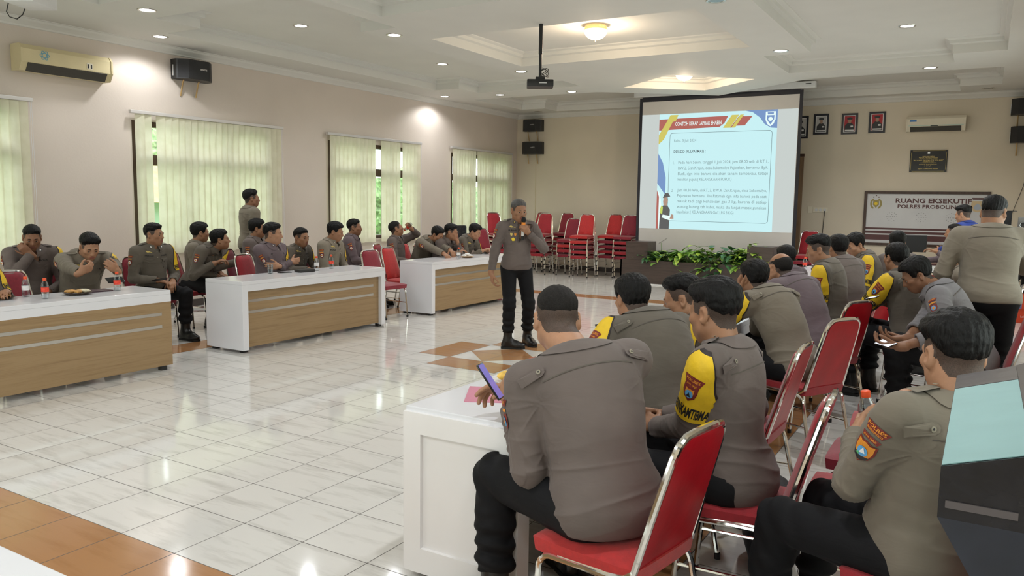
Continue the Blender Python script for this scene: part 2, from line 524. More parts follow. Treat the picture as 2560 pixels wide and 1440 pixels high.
def inset(p, d):
    """move every edge of a counter-clockwise polygon inward by d"""
    n = len(p); out = []
    for i in range(n):
        a, b, c = Vector(p[i - 1]), Vector(p[i]), Vector(p[(i + 1) % n])
        e1, e2 = (b - a).normalized(), (c - b).normalized()
        n1, n2 = Vector((-e1.y, e1.x)), Vector((-e2.y, e2.x))
        k = d / max(0.2, 1 + n1.dot(n2))
        out.append(tuple(b + (n1 + n2) * k))
    return out
from mathutils.geometry import tessellate_polygon
ce = MB()
outer = [(XL, YF), (XR, YF), (XR, YB), (XL, YB)]
loops = [outer] + COFFERS
flat = [Vector((x, y, ZS)) for lp in loops for x, y in lp]
tris = tessellate_polygon([[Vector((x, y, 0)) for x, y in lp] for lp in loops])
ce.add(flat, tris)
for p in COFFERS:
    if poly_area(p) < 0: p = p[::-1]
    n = len(p)
    rings = [(p, ZS), (p, ZC - 0.085), (inset(p, 0.045), ZC - 0.07), (inset(p, 0.05), ZC - 0.03), (inset(p, 0.10), ZC - 0.012), (inset(p, 0.105), ZC)]
    vs = [(x, y, z) for q, z in rings for x, y in q]
    fs = [(k * n + i, k * n + (i + 1) % n, (k + 1) * n + (i + 1) % n, (k + 1) * n + i) for k in range(len(rings) - 1) for i in range(n)]
    ce.add(vs, fs)
    top = rings[-1][0]
    ce.add([(x, y, ZC) for x, y in top], tessellate_polygon([[Vector((x, y, 0)) for x, y in top]]))
ce.box(((XL + XR) / 2, (YF + YB) / 2, ZT + 0.05), (XR - XL + 0.4, YB - YF + 0.4, 0.1))
struct(ce.build('ceiling', M_CEIL, fix=False))
# crown moulding along the walls
prof = [(0.0, 3.575), (0.018, 3.58), (0.022, 3.60), (0.05, 3.625), (0.075, 3.645), (0.085, 3.668), (0.10, 3.672), (0.10, 3.69), (0.0, 3.69)]
def crown(name, fn, length_pts):
    mb = MB()
    n = len(prof)
    vs = [fn(d, z, t) for t in length_pts for d, z in prof]
    fs = [(i, (i + 1) % n, n + (i + 1) % n, n + i) for i in range(n)]
    mb.add(vs, fs + [tuple(range(n)), tuple(range(n, 2 * n))])
    struct(mb.build(name, M_CEIL))
crown('trim_1', lambda d, z, t: (XL + d, t, z), (YF, YB))
crown('trim_2', lambda d, z, t: (t, YB - d, z), (XL, XR))
crown('trim_3', lambda d, z, t: (XR - d, t, z), (YF, YB))

# --- windows and vertical blinds
def window(n, y0, y1):
    x = XL - 0.08
    fr = MB()
    for yy in (y0 + 0.035, y1 - 0.035): fr.box((x, yy, (WZ0 + WZ1) / 2), (0.14, 0.07, WZ1 - WZ0))
    w = y1 - y0 - 0.14
    for zz, hh in ((WZ0 + 0.03, 0.06), (WZ1 - 0.035, 0.07), (2.10, 0.14)): fr.box((x, (y0 + y1) / 2, zz), (0.12, w, hh))
    k = 3
    for i in range(1, k):
        yy = y0 + 0.07 + w * i / k
        fr.box((x, yy, (WZ0 + 2.03) / 2 + 0.03), (0.11, 0.07, 2.03 - WZ0 - 0.06))
        fr.box((x, yy, (2.17 + WZ1 - 0.07) / 2), (0.11, 0.07, WZ1 - 0.07 - 2.17))
    o = struct(fr.build('window_%d' % n, M_FRAME))
    for i in range(k):
        a, b = y0 + 0.07 + w * i / k + 0.035, y0 + 0.07 + w * (i + 1) / k - 0.035
        MB().box((x, (a + b) / 2, (WZ0 + 0.06 + 2.03) / 2), (0.006, b - a, 2.03 - WZ0 - 0.06)).build('window_pane', M_GLASS, o)
        MB().box((x, (a + b) / 2, (2.17 + WZ1 - 0.07) / 2), (0.006, b - a, WZ1 - 0.07 - 2.17)).build('window_pane', M_GLASS, o)
    MB().box((XL - 0.01, (y0 + y1) / 2, WZ0 - 0.012), (0.06, y1 - y0 + 0.06, 0.024)).build('window_sill', M_WALL_L, o)
for i, (a, b) in enumerate(WINS): window(i + 1, a, b)
def added_window(n, along_x, c, u0, u1, z0, z1):  # unseen window added to bring daylight to the near side
    fr = MB()
    def pc(a, b, w, h, d=0.10):
        if along_x: fr.box((a, c, b), (w, d, h))
        else: fr.box((c, a, b), (d, w, h))
    for u in (u0 + 0.03, u1 - 0.03, (u0 + u1) / 2): pc(u, (z0 + z1) / 2, 0.06, z1 - z0)
    for z in (z0 + 0.03, z1 - 0.03, 2.1): pc((u0 + u1) / 2, z, u1 - u0, 0.06, 0.09)
    o = struct(fr.build('window_%d' % n, M_FRAME))  # numbered on from the seen windows, but added for its daylight
    g = MB()
    if along_x: g.box(((u0 + u1) / 2, c + 0.02, (z0 + z1) / 2), (u1 - u0, 0.005, z1 - z0))
    else: g.box((c + 0.02, (u0 + u1) / 2, (z0 + z1) / 2), (0.005, u1 - u0, z1 - z0))
    g.build('window_pane', M_GLASS, o)
for i, (a, b) in enumerate(WR): added_window(5 + i, False, XR + 0.08, a, b, 0.95, 2.62)
for i, (a, b) in enumerate(WF): added_window(8 + i, True, YF - 0.08, a, b, 0.6, 2.62)

def blind(y0, y1, gaps, label, crooked=False, seed=0):
    """vertical blind hung from a rail in front of the window; gaps are slats pushed aside"""
    rnd = random.Random(seed)
    x = XL + 0.075
    zt, zb = 2.70, 0.80
    t = thing('vertical_blind', label, 'window blind', (x, (y0 + y1) / 2, zb), 0, 'vertical blinds on the window wall')
    yc = (y0 + y1) / 2
    MB().box((0, 0, zt - zb + 0.025), (0.05, y1 - y0, 0.045), bevel=0.006).build('head_rail', M_ALU, t)
    for yy in (-0.42, 0, 0.42):
        MB().box((-0.037, yy * (y1 - y0), zt - zb + 0.035), (0.08, 0.03, 0.02)).build('rail_bracket', M_ALU, t)
    pitch = 0.105
    n = int((y1 - y0 - 0.10) / pitch)
    for i in range(n):
        yy = y0 + 0.09 + (i + 0.5) * pitch
        if any(g0 < yy < g1 for g0, g1 in gaps): continue
        ang = R(rnd.uniform(6, 16))
        w = 0.127
        lean = 0.0
        if crooked: lean = rnd.choice([0, 0, 0.05, -0.06, 0.02])
        zt2, zb2 = zt - zb, 0.0 + rnd.uniform(-0.006, 0.006)
        rows = 9
        vs, fs = [], []
        for r_ in range(rows):
            f = r_ / (rows - 1)
            a = ang + (R(rnd.uniform(-3, 3)) if 0 < r_ < rows - 1 else 0)
            for q in range(4):
                u = (q / 3 - 0.5) * w
                bow = 0.004 * math.cos((q / 3 - 0.5) * math.pi)
                vs.append((math.sin(a) * u + bow, yy - yc + math.cos(a) * u + lean * (1 - f), zb2 + (zt2 - zb2) * f))
        for r_ in range(rows - 1):
            for q in range(3):
                fs.append((r_ * 4 + q, r_ * 4 + q + 1, r_ * 4 + q + 5, r_ * 4 + q + 4))
        o = MB().add(vs, fs).build('slat', M_BLIND, t, smooth=True, fix=False)
    MB().tube([(0.02, (y1 - y0) / 2 - 0.04, zt - zb), (0.022, (y1 - y0) / 2 - 0.04, 0.1), (0.03, (y1 - y0) / 2 - 0.03, 0.05), (0.024, (y1 - y0) / 2 - 0.02, 0.1), (0.02, (y1 - y0) / 2 - 0.02, zt - zb)], 0.002, 5).build('pull_cord', M_WHITE, t)
    return t
blind(-1.45, 2.70, [], 'cream vertical blind at the left edge, above the officer rubbing his nose', seed=1)
blind(3.95, 6.62, [(4.02, 4.09), (4.27, 4.36)], 'wide cream vertical blind with one narrow open slit, behind the standing officer', seed=2)
blind(7.62, 10.28, [(8.90, 9.08), (9.62, 9.70)], 'cream vertical blind with an open slit in the middle, behind the drinking officer', seed=3)
blind(11.32, 13.85, [(12.22, 12.36)], 'cream vertical blind with crooked slats, beside the corner loudspeakers', True, seed=4)

# --- outside the windows: lawn, hedge, tiled house
M_LEAFH = mat('hedge leaves', (0.30, 0.46, 0.22), 0.6, noise=0.7, nscale=9, bump=1.0, bscale=30)
M_ROOF = mat('orange roof tiles', (0.70, 0.36, 0.20), 0.7, noise=0.25, nscale=5, bump=0.6, bscale=12)
M_GRASS = mat('lawn grass', (0.16, 0.34, 0.08), 0.8, noise=0.4, nscale=12)
tag(MB().box((-13, 5, -0.35), (12.6, 30, 0.1)).build('lawn', M_GRASS), kind='structure')
def hedge(cx, cy_, rx, ry, h, label, seed):
    rnd = random.Random(seed)
    bm = bmesh.new()
    bmesh.ops.create_icosphere(bm, subdivisions=5, radius=1)
    for v in bm.verts:
        k = 1 + 0.18 * math.sin(v.co.x * 5 + seed) * math.sin(v.co.y * 6) + rnd.uniform(-0.09, 0.09)
        v.co = Vector((v.co.x * rx * k, v.co.y * ry * k, max(-0.98, v.co.z) * h / 2 * k + h / 2))
    o = MB().bm(bm).build('hedge', M_LEAFH, None, smooth=False)
    o.location = (cx, cy_, -0.3)
    tag(o, label, 'hedge')
hedge(-10.2, 15.0, 1.0, 2.6, 2.6, 'green hedge outside the window behind the drinking officer', 3)
hedge(-11.0, 21.5, 1.0, 2.8, 2.6, 'green hedge outside the far window with crooked slats', 5)
ho = thing('house', 'house with orange tiled roof seen through the slit of the wide blind', 'house', (-14.5, 9.4, -0.3))
MB().box((0, 0, 0.9), (3.0, 5.0, 1.8)).build('house_wall', mat('pale green house wall', (0.45, 0.6, 0.5), 0.7), ho)
MB().prism([(1.9, -3.0, 1.75), (0, -3.0, 2.9), (-1.9, -3.0, 1.75)], (0, 6.0, 0)).build('house_roof', M_ROOF, ho)
hedge(-18.6, 9.5, 1.6, 4.5, 4.6, 'tall green tree crown outside, above the tiled roof', 8)

# ================================================================== ceiling fittings
dl = None
_dnames = ['left end of the front row', 'close to the window wall above the loudspeaker', 'glaring in the left coffer', 'between the left and middle coffers',
           'glaring in the left coffer further back', 'to the left of the hanging projector', 'close to the window wall above the third window',
           'at the back left soffit', 'behind the hanging projector', 'unlit, in the soffit at the top edge', 'left of the right coffer', 'glaring in the right coffer',
           'near the back wall above the three portraits', 'unlit, above the corner loudspeakers on the left', 'unlit, above the right corner loudspeakers',
           'a', 'b', 'c', 'd', 'e', 'f', 'g', 'h', 'i', 'j']
for i, (x, y, lit, z) in enumerate(DOWNLIGHTS):
    if i >= 15: lab = 'round fill downlight added out of the picture, over the near half of the hall'
    elif lit: lab = 'round lit ceiling downlight ' + _dnames[i]
    else: lab = 'round dark ceiling downlight, ' + _dnames[i]
    t = thing('ceiling_downlight', lab, 'ceiling light', (x, y, z), 0, 'recessed ceiling downlights')
    MB().lathe([(0.075, 0.004), (0.078, -0.006), (0.098, -0.008), (0.104, -0.002), (0.104, 0.003)], n=28).build('trim_ring', M_STEEL, t, smooth=True)
    MB().lathe([(0.001, -0.004), (0.04, -0.005), (0.076, -0.003)], n=28).build('lens', M_LAMP if lit else M_OFF, t, smooth=True)
M_CRYS = mat('lit crystal bowl', (1.0, 0.95, 0.85), 0.15, emit=(1.0, 0.86, 0.66), estr=5.0)
M_GILT = mat('gilt lamp rim', (0.85, 0.55, 0.22), 0.25, metal=0.7, emit=(1.0, 0.62, 0.25), estr=0.7)
for (x, y, z), lab in zip(CRYSTALS, ('gilt crystal bowl lamp in the middle coffer right of the hanging projector', 'crystal bowl lamp in the diamond coffer in front of the screen')):
    t = thing('crystal_ceiling_lamp', lab, 'ceiling light', (x, y, z), 0, 'crystal ceiling lamps')
    MB().lathe([(0.0, 0), (0.13, -0.002), (0.145, -0.02), (0.14, -0.035), (0.152, -0.045), (0.15, -0.06), (0.138, -0.065)], n=36).build('rim', M_GILT, t, smooth=True)
    pr = []
    cb = MB()
    nseg, rings = 32, [(0.138, -0.055), (0.143, -0.085), (0.128, -0.12), (0.10, -0.15), (0.06, -0.172), (0.02, -0.182), (0.001, -0.184)]
    vs = []
    for r_, zz in rings:
        for k in range(nseg):
            rr_ = r_ * (1 + 0.035 * (k % 2))
            vs.append((rr_ * math.cos(k * 2 * math.pi / nseg), rr_ * math.sin(k * 2 * math.pi / nseg), zz))
    cb.add(vs, [(i * nseg + k, i * nseg + (k + 1) % nseg, (i + 1) * nseg + (k + 1) % nseg, (i + 1) * nseg + k) for i in range(len(rings) - 1) for k in range(nseg)])
    cb.build('crystal_bowl', M_CRYS, t)
    MB().lathe([(0.001, -0.205), (0.008, -0.198), (0.005, -0.19), (0.012, -0.183), (0.001, -0.18)], n=12).build('finial', M_GILT, t, smooth=True)

def projector(name, label, loc, rz, w, d, h, bodym, pole_top, lens_side=1):
    t = thing(name, label, 'projector', loc, rz)
    MB().box((0, 0, 0), (w, d, h), bevel=0.012).build('body', bodym, t, smooth=True)
    MB().lathe([(0.0, 0.03), (0.03, 0.028), (0.036, 0.02), (0.04, 0.0)], (w * 0.22, -d / 2, 0), 20, axis=(0, -1, 0)).build('lens', mat('dark lens glass', (0.02, 0.02, 0.03), 0.05), t, smooth=True)
    g = MB()
    for k in range(6): g.box((-w * 0.28 + k * 0.014, -d / 2 - 0.001, 0.0), (0.006, 0.004, h * 0.5))
    g.build('vent', M_INK, t)
    MB().box((0, 0, h / 2 + 0.018), (0.11, 0.11, 0.036), bevel=0.006).build('mount_plate', M_BLACKP if bodym is M_BLACKP else M_GREYP, t)
    MB().tube([(0, 0, h / 2 + 0.03), (0, 0, (pole_top - loc[2]) * 0.55)], 0.018, 12).tube([(0, 0, (pole_top - loc[2]) * 0.5), (0, 0, pole_top - loc[2])], 0.024, 12).build('pole', M_BLACKP if bodym is M_BLACKP else M_GREYP, t, smooth=True)
    return t
pj = projector('hanging_projector', 'black projector hanging on a long pole from the ceiling', (-1.16, 5.75, 2.99), R(180 + 31), 0.31, 0.24, 0.085, M_BLACKP, ZS)
cb = MB()
for k in range(3):
    pts = [(0.05 * math.cos(a * 0.7 + k) - 0.05, 0.05 * math.sin(a * 0.9 + k * 2), 0.08 + 0.05 * (1 + math.sin(a * 0.5 + k * 1.7))) for a in range(12)]
    cb.tube(pts, 0.004, 6)
cb.build('cable', M_CABLE, pj, smooth=True)
MB().box((-0.03, 0.1215, 0.0), (0.09, 0.003, 0.012)).build('port_panel', M_GREYP, pj)
pw = projector('ceiling_projector', 'white projector at the top left corner with a looped black cable', (-3.80, 1.35, 3.29), R(-62), 0.34, 0.26, 0.10, M_GREYP, ZC)
MB().tube([(-0.12, -0.13, -0.02), (-0.13, -0.17, -0.09), (-0.08, -0.19, -0.14), (0.03, -0.18, -0.145), (0.11, -0.15, -0.12), (0.12, -0.12, -0.04)], 0.0045, 6).build('cable', M_CABLE, pw, smooth=True)

# ================================================================== wall fittings
def loudspeaker(label, loc, rz, w=0.52, h=0.27, d=0.24, legs=True, group=None):
    """karaoke wall loudspeaker; local -Y is the front"""
    t = thing('loudspeaker', label, 'loudspeaker', loc, rz, group)
    p = [(-w / 2, 0.0), (-w / 2, d * 0.55), (-w * 0.30, d), (w * 0.30, d), (w / 2, d * 0.55), (w / 2, 0.0)]
    MB().prism([(x, -y, -h / 2) for x, y in p], (0, 0, h)).build('cabinet', M_BLACKP, t)
    q = [(-w * 0.29, d + 0.008), (w * 0.29, d + 0.008), (w * 0.47, d * 0.62), (-w * 0.47, d * 0.62)]
    MB().prism([(x, -y, -h / 2 + 0.012) for x, y in q], (0, 0, h - 0.024)).build('grille', M_BLACKM, t)
    vs, fs = fit_text('AUVETTE', 0.105, 0.022, bold=0.02)
    MB().add(place(vs, (0.07, -d - 0.0095, 0.01), (1, 0, 0), (0, 0, 1)), fs).build('name_badge', M_SILVER, t, fix=False)
    hb = MB()
    hb.box((-w / 2 - 0.004, -d * 0.28, -0.02), (0.008, 0.018, h * 0.55))
    hb.build('side_trim', M_SILVER, t)
    if legs:
        for sx in (-0.14, 0.10):
            b = MB()
            b.tube([(sx, -d * 0.4, -h / 2), (sx, -d * 0.3, -h / 2 - 0.03), (sx, -0.012, -h / 2 - 0.22)], 0.011, 8)
            b.build('bracket', M_BRASS, t, smooth=True)
    return t
loudspeaker('black loudspeaker on the window wall beside the yellowed air conditioner', (-6.465, 4.93, 3.38), R(90 - 4), 0.56, 0.27, 0.26)
loudspeaker('upper black loudspeaker of the pair in the far left corner', (-5.98, 14.195, 3.40), R(0), 0.50, 0.27, 0.25)
loudspeaker('lower black loudspeaker of the pair in the far left corner', (-5.98, 14.195, 2.87), R(4), 0.52, 0.29, 0.25)
loudspeaker('upper black loudspeaker of the pair at the right edge', (3.97, 14.195, 3.38), R(0), 0.50, 0.28, 0.25)
loudspeaker('lower black loudspeaker of the pair at the right edge', (3.99, 14.195, 2.90), R(0), 0.50, 0.28, 0.25)
cbl = MB().tube([(-5.93, 14.19, 2.7), (-5.93, 14.19, 0.4)], 0.004, 6).build('speaker_cable', M_CREAMP); tag(cbl, 'thin cable running down the wall below the far left corner loudspeakers', 'cable')
cbl = MB().tube([(4.1, 14.19, 2.7), (4.0, 14.19, 2.0), (3.86, 14.18, 1.5)], 0.004, 6).build('speaker_cable', M_CABLE); tag(cbl, 'thin dark cable hanging below the right corner loudspeakers', 'cable')

def air_conditioner(label, loc, rz, w, h, d, m):
    t = thing('air_conditioner', label, 'air conditioner', loc, rz)
    pr = [(0, h / 2), (-d * 0.80, h / 2), (-d, h * 0.32), (-d, -h * 0.18), (-d * 0.72, -h * 0.5), (0, -h * 0.5)]
    MB().prism([(-w / 2, y, z) for y, z in pr], (w, 0, 0)).build('casing', m, t)
    ed = MB()
    for sx in (-1, 1): ed.prism([(sx * (w / 2 + 0.0), y * 1.03, z * 1.02) for y, z in pr], (sx * 0.022, 0, 0))
    ed.build('side_cap', m, t)
    MB().prism([(-w * 0.45, -d * 0.995, -h * 0.20), (-w * 0.45, -d * 0.715, -h * 0.51), (-w * 0.45, -d * 0.73, -h * 0.53), (-w * 0.45, -d * 1.015, -h * 0.22)], (w * 0.9, 0, 0)).build('louver', mat('dark louver slot', (0.06, 0.055, 0.045), 0.5), t)
    return t
ac = air_conditioner('yellowed air conditioner with two stickers high on the window wall', (-6.465, 3.08, 3.20), R(90), 1.08, 0.30, 0.22, M_CREAMP)
def ring_pts(r0, r1, n=24):
    return [(r0 * math.cos(i * 2 * math.pi / n), r1 * math.sin(i * 2 * math.pi / n)) for i in range(n)]
st = MB()
for ang in (0, 60, 120):
    c, s_ = math.cos(R(ang)), math.sin(R(ang))
    pts = [(a * c - b * s_, a * s_ + b * c) for a, b in ring_pts(0.055, 0.025)]
    vs = [(p[0] - 0.29, -0.2225, p[1] + 0.045) for p in pts]
    st.tube(vs, 0.004, 5, closed=True)
st.build('atom_sticker', mat('blue sticker', (0.18, 0.42, 0.55), 0.4), ac)
s2 = MB().box((0.26, -0.2215, 0.0), (0.075, 0.003, 0.075))
s2.box((0.24, -0.2235, 0.0), (0.016, 0.003, 0.05), 1).box((0.28, -0.2235, 0.0), (0.016, 0.003, 0.05), 1)
s2.build('square_sticker', [M_IVORY, M_INK], ac)
ac2 = air_conditioner('ivory air conditioner on the back wall above the black plaque', (2.56, 14.195, 3.14), 0, 0.92, 0.27, 0.2, M_IVORY)
MB().box((0, -0.2025, -0.035), (0.90, 0.004, 0.010)).build('trim_line', mat('pale green line', (0.45, 0.65, 0.6), 0.4), ac2)
MB().box((-0.37, -0.201, 0.055), (0.11, 0.003, 0.035)).build('sticker', M_BLUEP, ac2)
MB().box((-0.02, -0.205, -0.045), (0.12, 0.004, 0.012)).build('badge', M_INK, ac2)

def portrait(label, x0, x1, z0, z1, bg, uniform, face, frame):
    xc, zc, w, h = (x0 + x1) / 2, (z0 + z1) / 2, x1 - x0, z1 - z0
    t = thing('framed_portrait', label, 'portrait', (xc, YB, z0), 0, 'framed portraits on the back wall')
    f = MB()
    b = 0.035
    for sx in (-1, 1): f.box((sx * (w / 2 - b / 2), -0.012, h / 2), (b, 0.024, h))
    for zz in (b / 2, h - b / 2): f.box((0, -0.012, zz), (w - 2 * b, 0.024, b))
    f.build('frame', frame, t)
    MB().box((0, -0.006, h / 2), (w - 2 * b, 0.008, h - 2 * b)).build('mat_board', M_WPRINT if frame is not M_INK else M_WPRINT, t)
    ww, hh = w - 2 * b - 0.03, h - 2 * b - 0.03
    p = MB()
    o, ux, uy = (0, -0.0105, h / 2), (1, 0, 0), (0, 0, 1)
    shape2d([(-ww / 2, -hh / 2), (ww / 2, -hh / 2), (ww / 2, hh / 2), (-ww / 2, hh / 2)], o, ux, uy, p, 0)
    o2 = (0, -0.011, h / 2)
    shape2d([(-ww * .46, -hh * .5), (ww * .46, -hh * .5), (ww * .44, -hh * .12), (ww * .2, hh * .06), (-ww * .2, hh * .06), (-ww * .44, -hh * .12)], o2, ux, uy, p, 1)
    o3 = (0, -0.0115, h / 2)
    shape2d([(a * ww * .16, b_ * hh * .15 + hh * .18) for a, b_ in ring_pts(1, 1, 16)], o3, ux, uy, p, 2)
    o4 = (0, -0.012, h / 2)
    shape2d([(-ww * .24, hh * .27), (ww * .24, hh * .27), (ww * .27, hh * .38), (0, hh * .43), (-ww * .27, hh * .38)], o4, ux, uy, p, 1)
    shape2d([(ww * .1, -hh * .22), (ww * .34, -hh * .22), (ww * .34, -hh * .12), (ww * .1, -hh * .12)], o4, ux, uy, p, 3)
    shape2d([(-ww * .42, -hh * .46), (ww * .42, -hh * .46), (ww * .42, -hh * .38), (-ww * .42, -hh * .38)], o4, ux, uy, p, 3)
    p.build('photograph', [bg, uniform, face, M_WPRINT], t, fix=False)
M_PRED = mat('red backdrop print', (0.45, 0.02, 0.03), 0.4)
M_PGREY = mat('grey backdrop print', (0.55, 0.53, 0.52), 0.4)
M_PUNI = mat('dark uniform print', (0.035, 0.035, 0.04), 0.5)
M_PFACE = mat('face print', (0.42, 0.26, 0.18), 0.5)
M_PFRAME = mat('black picture frame', (0.02, 0.02, 0.028), 0.3)
portrait('framed portrait of an officer on a grey and red backdrop, leftmost of three', 0.40, 0.68, 3.01, 3.41, M_PGREY, M_PUNI, M_PFACE, M_PFRAME)
portrait('framed portrait of an officer on a red backdrop, middle of three', 0.92, 1.21, 3.00, 3.40, M_PRED, M_PUNI, M_PFACE, M_PFRAME)
portrait('framed portrait of an officer on a red backdrop, nearest the air conditioner', 1.41, 1.70, 3.01, 3.41, M_PRED, M_PUNI, M_PFACE, M_PFRAME)
portrait('dark framed picture half hidden behind the right edge of the screen', -0.02, 0.30, 2.94, 3.38, M_PGREY, M_PUNI, M_PFACE, M_PFRAME)

# black marble plaque
pq = thing('wall_plaque', 'black engraved plaque with gold writing below the ivory air conditioner', 'plaque', (2.475, YB, 2.26))
MB().box((0, -0.01, 0.205), (0.62, 0.02, 0.41), bevel=0.003).build('slab', mat('black polished stone', (0.018, 0.018, 0.02), 0.12), pq)
g = MB()
for dx, dz, w, h in ((0, 0.19, 0.54, 0.004), (0, -0.19, 0.54, 0.004), (-0.29, 0, 0.004, 0.32), (0.29, 0, 0.004, 0.32)):
    g.box((dx, -0.0205, 0.205 + dz), (w, 0.002, h))
g.build('gold_border', M_GOLD, pq)
g = MB()
def put(mb, txt, w, h, o, ux=(1, 0, 0), uy=(0, 0, 1), mi=0, **kw):
    vs, fs = fit_text(txt, w, h, **kw)
    mb.add(place(vs, o, ux, uy), fs, mi)
for txt, w, dz, h in (('KEPOLISIAN DAERAH', 0.20, 0.085, 0.016), ('RESOR PROBOLINGGO', 0.32, 0.062, 0.016), ('DENGAN RAHMAT TUHAN', 0.30, 0.041, 0.014),
                      ('"RUANG EKSEKUTIF POLRES"', 0.50, 0.012, 0.022), ('DIRESMIKAN OLEH', 0.18, -0.014, 0.014), ('KAPOLRES PROBOLINGGO', 0.26, -0.034, 0.014), ('PADA TANGGAL', 0.30, -0.062, 0.014), ('AJUN KOMISARIS BESAR', 0.34, -0.145, 0.024)):
    put(g, txt, w, h, (0, -0.0212, 0.205 + dz), bold=0.01)
g.tube([(-0.06, -0.022, 0.11), (-0.03, -0.022, 0.145), (-0.02, -0.022, 0.09), (0.0, -0.022, 0.13), (0.02, -0.022, 0.10), (0.07, -0.022, 0.145)], 0.002, 5)
g.build('gold_writing', M_GOLD, pq, fix=False)
put_ = MB().box((0, -0.021, 0.355), (0.04, 0.002, 0.036)); put_.build('engraved_emblem', M_SILVER, pq)

# RUANG EKSEKUTIF board
sg = thing('room_sign_board', 'large framed board reading RUANG EKSEKUTIF POLRES PROBOLINGGO on the back wall', 'sign', (2.47, YB, 0.86))
W_, H_ = 2.10, 1.04
f = MB()
for sx in (-1, 1): f.box((sx * (W_ / 2 - 0.025), -0.02, H_ / 2), (0.05, 0.04, H_))
for zz in (0.025, H_ - 0.025): f.box((0, -0.02, zz), (W_ - 0.1, 0.04, 0.05))
f.build('frame', M_FRAME, sg)
MB().box((0, -0.012, H_ / 2), (W_ - 0.1, 0.012, H_ - 0.1)).build('panel', mat('white printed panel', (0.62, 0.62, 0.63), 0.25, noise=0.05, nscale=2), sg)
M_MAROON = mat('maroon print', (0.10, 0.035, 0.035), 0.4)
b = MB()
put(b, 'RUANG EKSEKUTIF', 1.26, 0.092, (0.13, -0.0195, 0.865), bold=0.03)
put(b, 'POLRES PROBOLINGGO', 1.24, 0.072, (0.16, -0.0195, 0.755), bold=0.03)
b.build('lettering', M_MAROON, sg, fix=False)
b = MB()
for zz, hh in ((0.325, 0.035), (0.255, 0.045), (0.155, 0.10)):
    b.box((0, -0.019, zz), (W_ - 0.1, 0.002, hh))
b.build('stripe', M_MAROON, sg)
em = MB()
def crest(mb, cx, cz, y, k):
    for sx in (-1, 1):
        shape2d([(cx + sx * (0.03 + 0.075 * math.cos(a)) * k, cz + 0.10 * math.sin(a) * k) for a in [R(-80 + 16 * i) for i in range(11)]] + [(cx + sx * (0.03 + 0.04 * math.cos(a)) * k, cz + 0.07 * math.sin(a) * k) for a in [R(80 - 16 * i) for i in range(11)]], (0, y, 0), (1, 0, 0), (0, 0, 1), mb, 0)
    shape2d([(cx - 0.05 * k, cz + 0.07 * k), (cx - 0.055 * k, cz - 0.02 * k), (cx, cz - 0.08 * k), (cx + 0.055 * k, cz - 0.02 * k), (cx + 0.05 * k, cz + 0.07 * k)], (0, y - 0.0006, 0), (1, 0, 0), (0, 0, 1), mb, 0)
    shape2d([(cx + a * 0.03 * k, cz + b_ * 0.03 * k) for a, b_ in ring_pts(1, 1, 14)], (0, y - 0.0012, 0), (1, 0, 0), (0, 0, 1), mb, 1)
    for dx, dz in ((-0.045, 0.125), (0, 0.155), (0.045, 0.125)):
        shape2d([(cx + (dx + (0.018 if i % 2 == 0 else 0.007) * math.sin(i * math.pi / 5)) * k, cz + (dz + (0.018 if i % 2 == 0 else 0.007) * math.cos(i * math.pi / 5)) * k) for i in range(10)], (0, y, 0), (1, 0, 0), (0, 0, 1), mb, 2)
crest(em, -0.84, 0.80, -0.0195, 1.0)
em.build('police_crest', [mat('olive gold print', (0.34, 0.28, 0.09), 0.4), M_YEL, M_MAROON], sg, fix=False)
e2 = MB()
shape2d([(0.80, 0.90), (1.0, 0.90), (0.985, 0.865), (0.815, 0.865)], (-0.04, -0.0195, 0.03), (1, 0, 0), (0, 0, 1), e2, 0)
shape2d([(0.80, 0.84), (0.99, 0.84), (1.0, 0.74), (0.96, 0.66), (0.895, 0.64), (0.83, 0.66), (0.79, 0.74)], (-0.04, -0.0195, 0.03), (1, 0, 0), (0, 0, 1), e2, 1)
shape2d([(0.825, 0.71), (0.86, 0.77), (0.895, 0.80), (0.93, 0.77), (0.965, 0.71), (0.895, 0.67)], (-0.04, -0.0202, 0.03), (1, 0, 0), (0, 0, 1), e2, 2)
e2.build('regional_crest', [M_MAROON, mat('pale orange print', (0.62, 0.48, 0.28), 0.4), mat('pale blue print', (0.40, 0.45, 0.52), 0.4)], sg, fix=False)
dd = MB()
for cx in (-0.55, -0.05, 0.45):
    for i in range(12):
        a = i * math.pi / 6
        dd.box((cx + 0.085 * math.cos(a), -0.0195, 0.555 + 0.085 * math.sin(a)), (0.012, 0.002, 0.006))
    for k in range(4): dd.box((cx - 0.045 + k * 0.03, -0.0195, 0.555), (0.014, 0.002, 0.007))
    for k in (-0.04, 0.04): dd.box((cx, -0.0195, 0.555 + k), (0.014, 0.002, 0.006))
dd.build('dot_emblem', M_INK, sg)

# sockets and cable on the back wall
so = thing('wall_socket', 'ivory light switch and triple wall socket left of the sign board', 'socket', (0.42, YB, 1.47))
MB().box((0.005, -0.006, 0.05), (0.09, 0.012, 0.13), bevel=0.004).build('switch_plate', M_IVORY, so)
MB().box((0.20, -0.006, 0.05), (0.28, 0.012, 0.10), bevel=0.004).build('socket_plate', M_IVORY, so)
k = MB()
for i in range(3): k.lathe([(0.0, 0.002), (0.025, 0.002), (0.028, 0.0)], (0.12 + i * 0.08, -0.0125, 0.05), 16, axis=(0, -1, 0))
k.build('socket_face', M_GREYP, so)
tag(MB().tube([(0.70, 14.18, 1.50), (0.70, 14.17, 1.42), (0.68, 14.185, 1.0), (0.66, 14.185, 0.05)], 0.006, 6).build('power_cable', M_CABLE), 'black power cable hanging from the wall socket', 'cable')

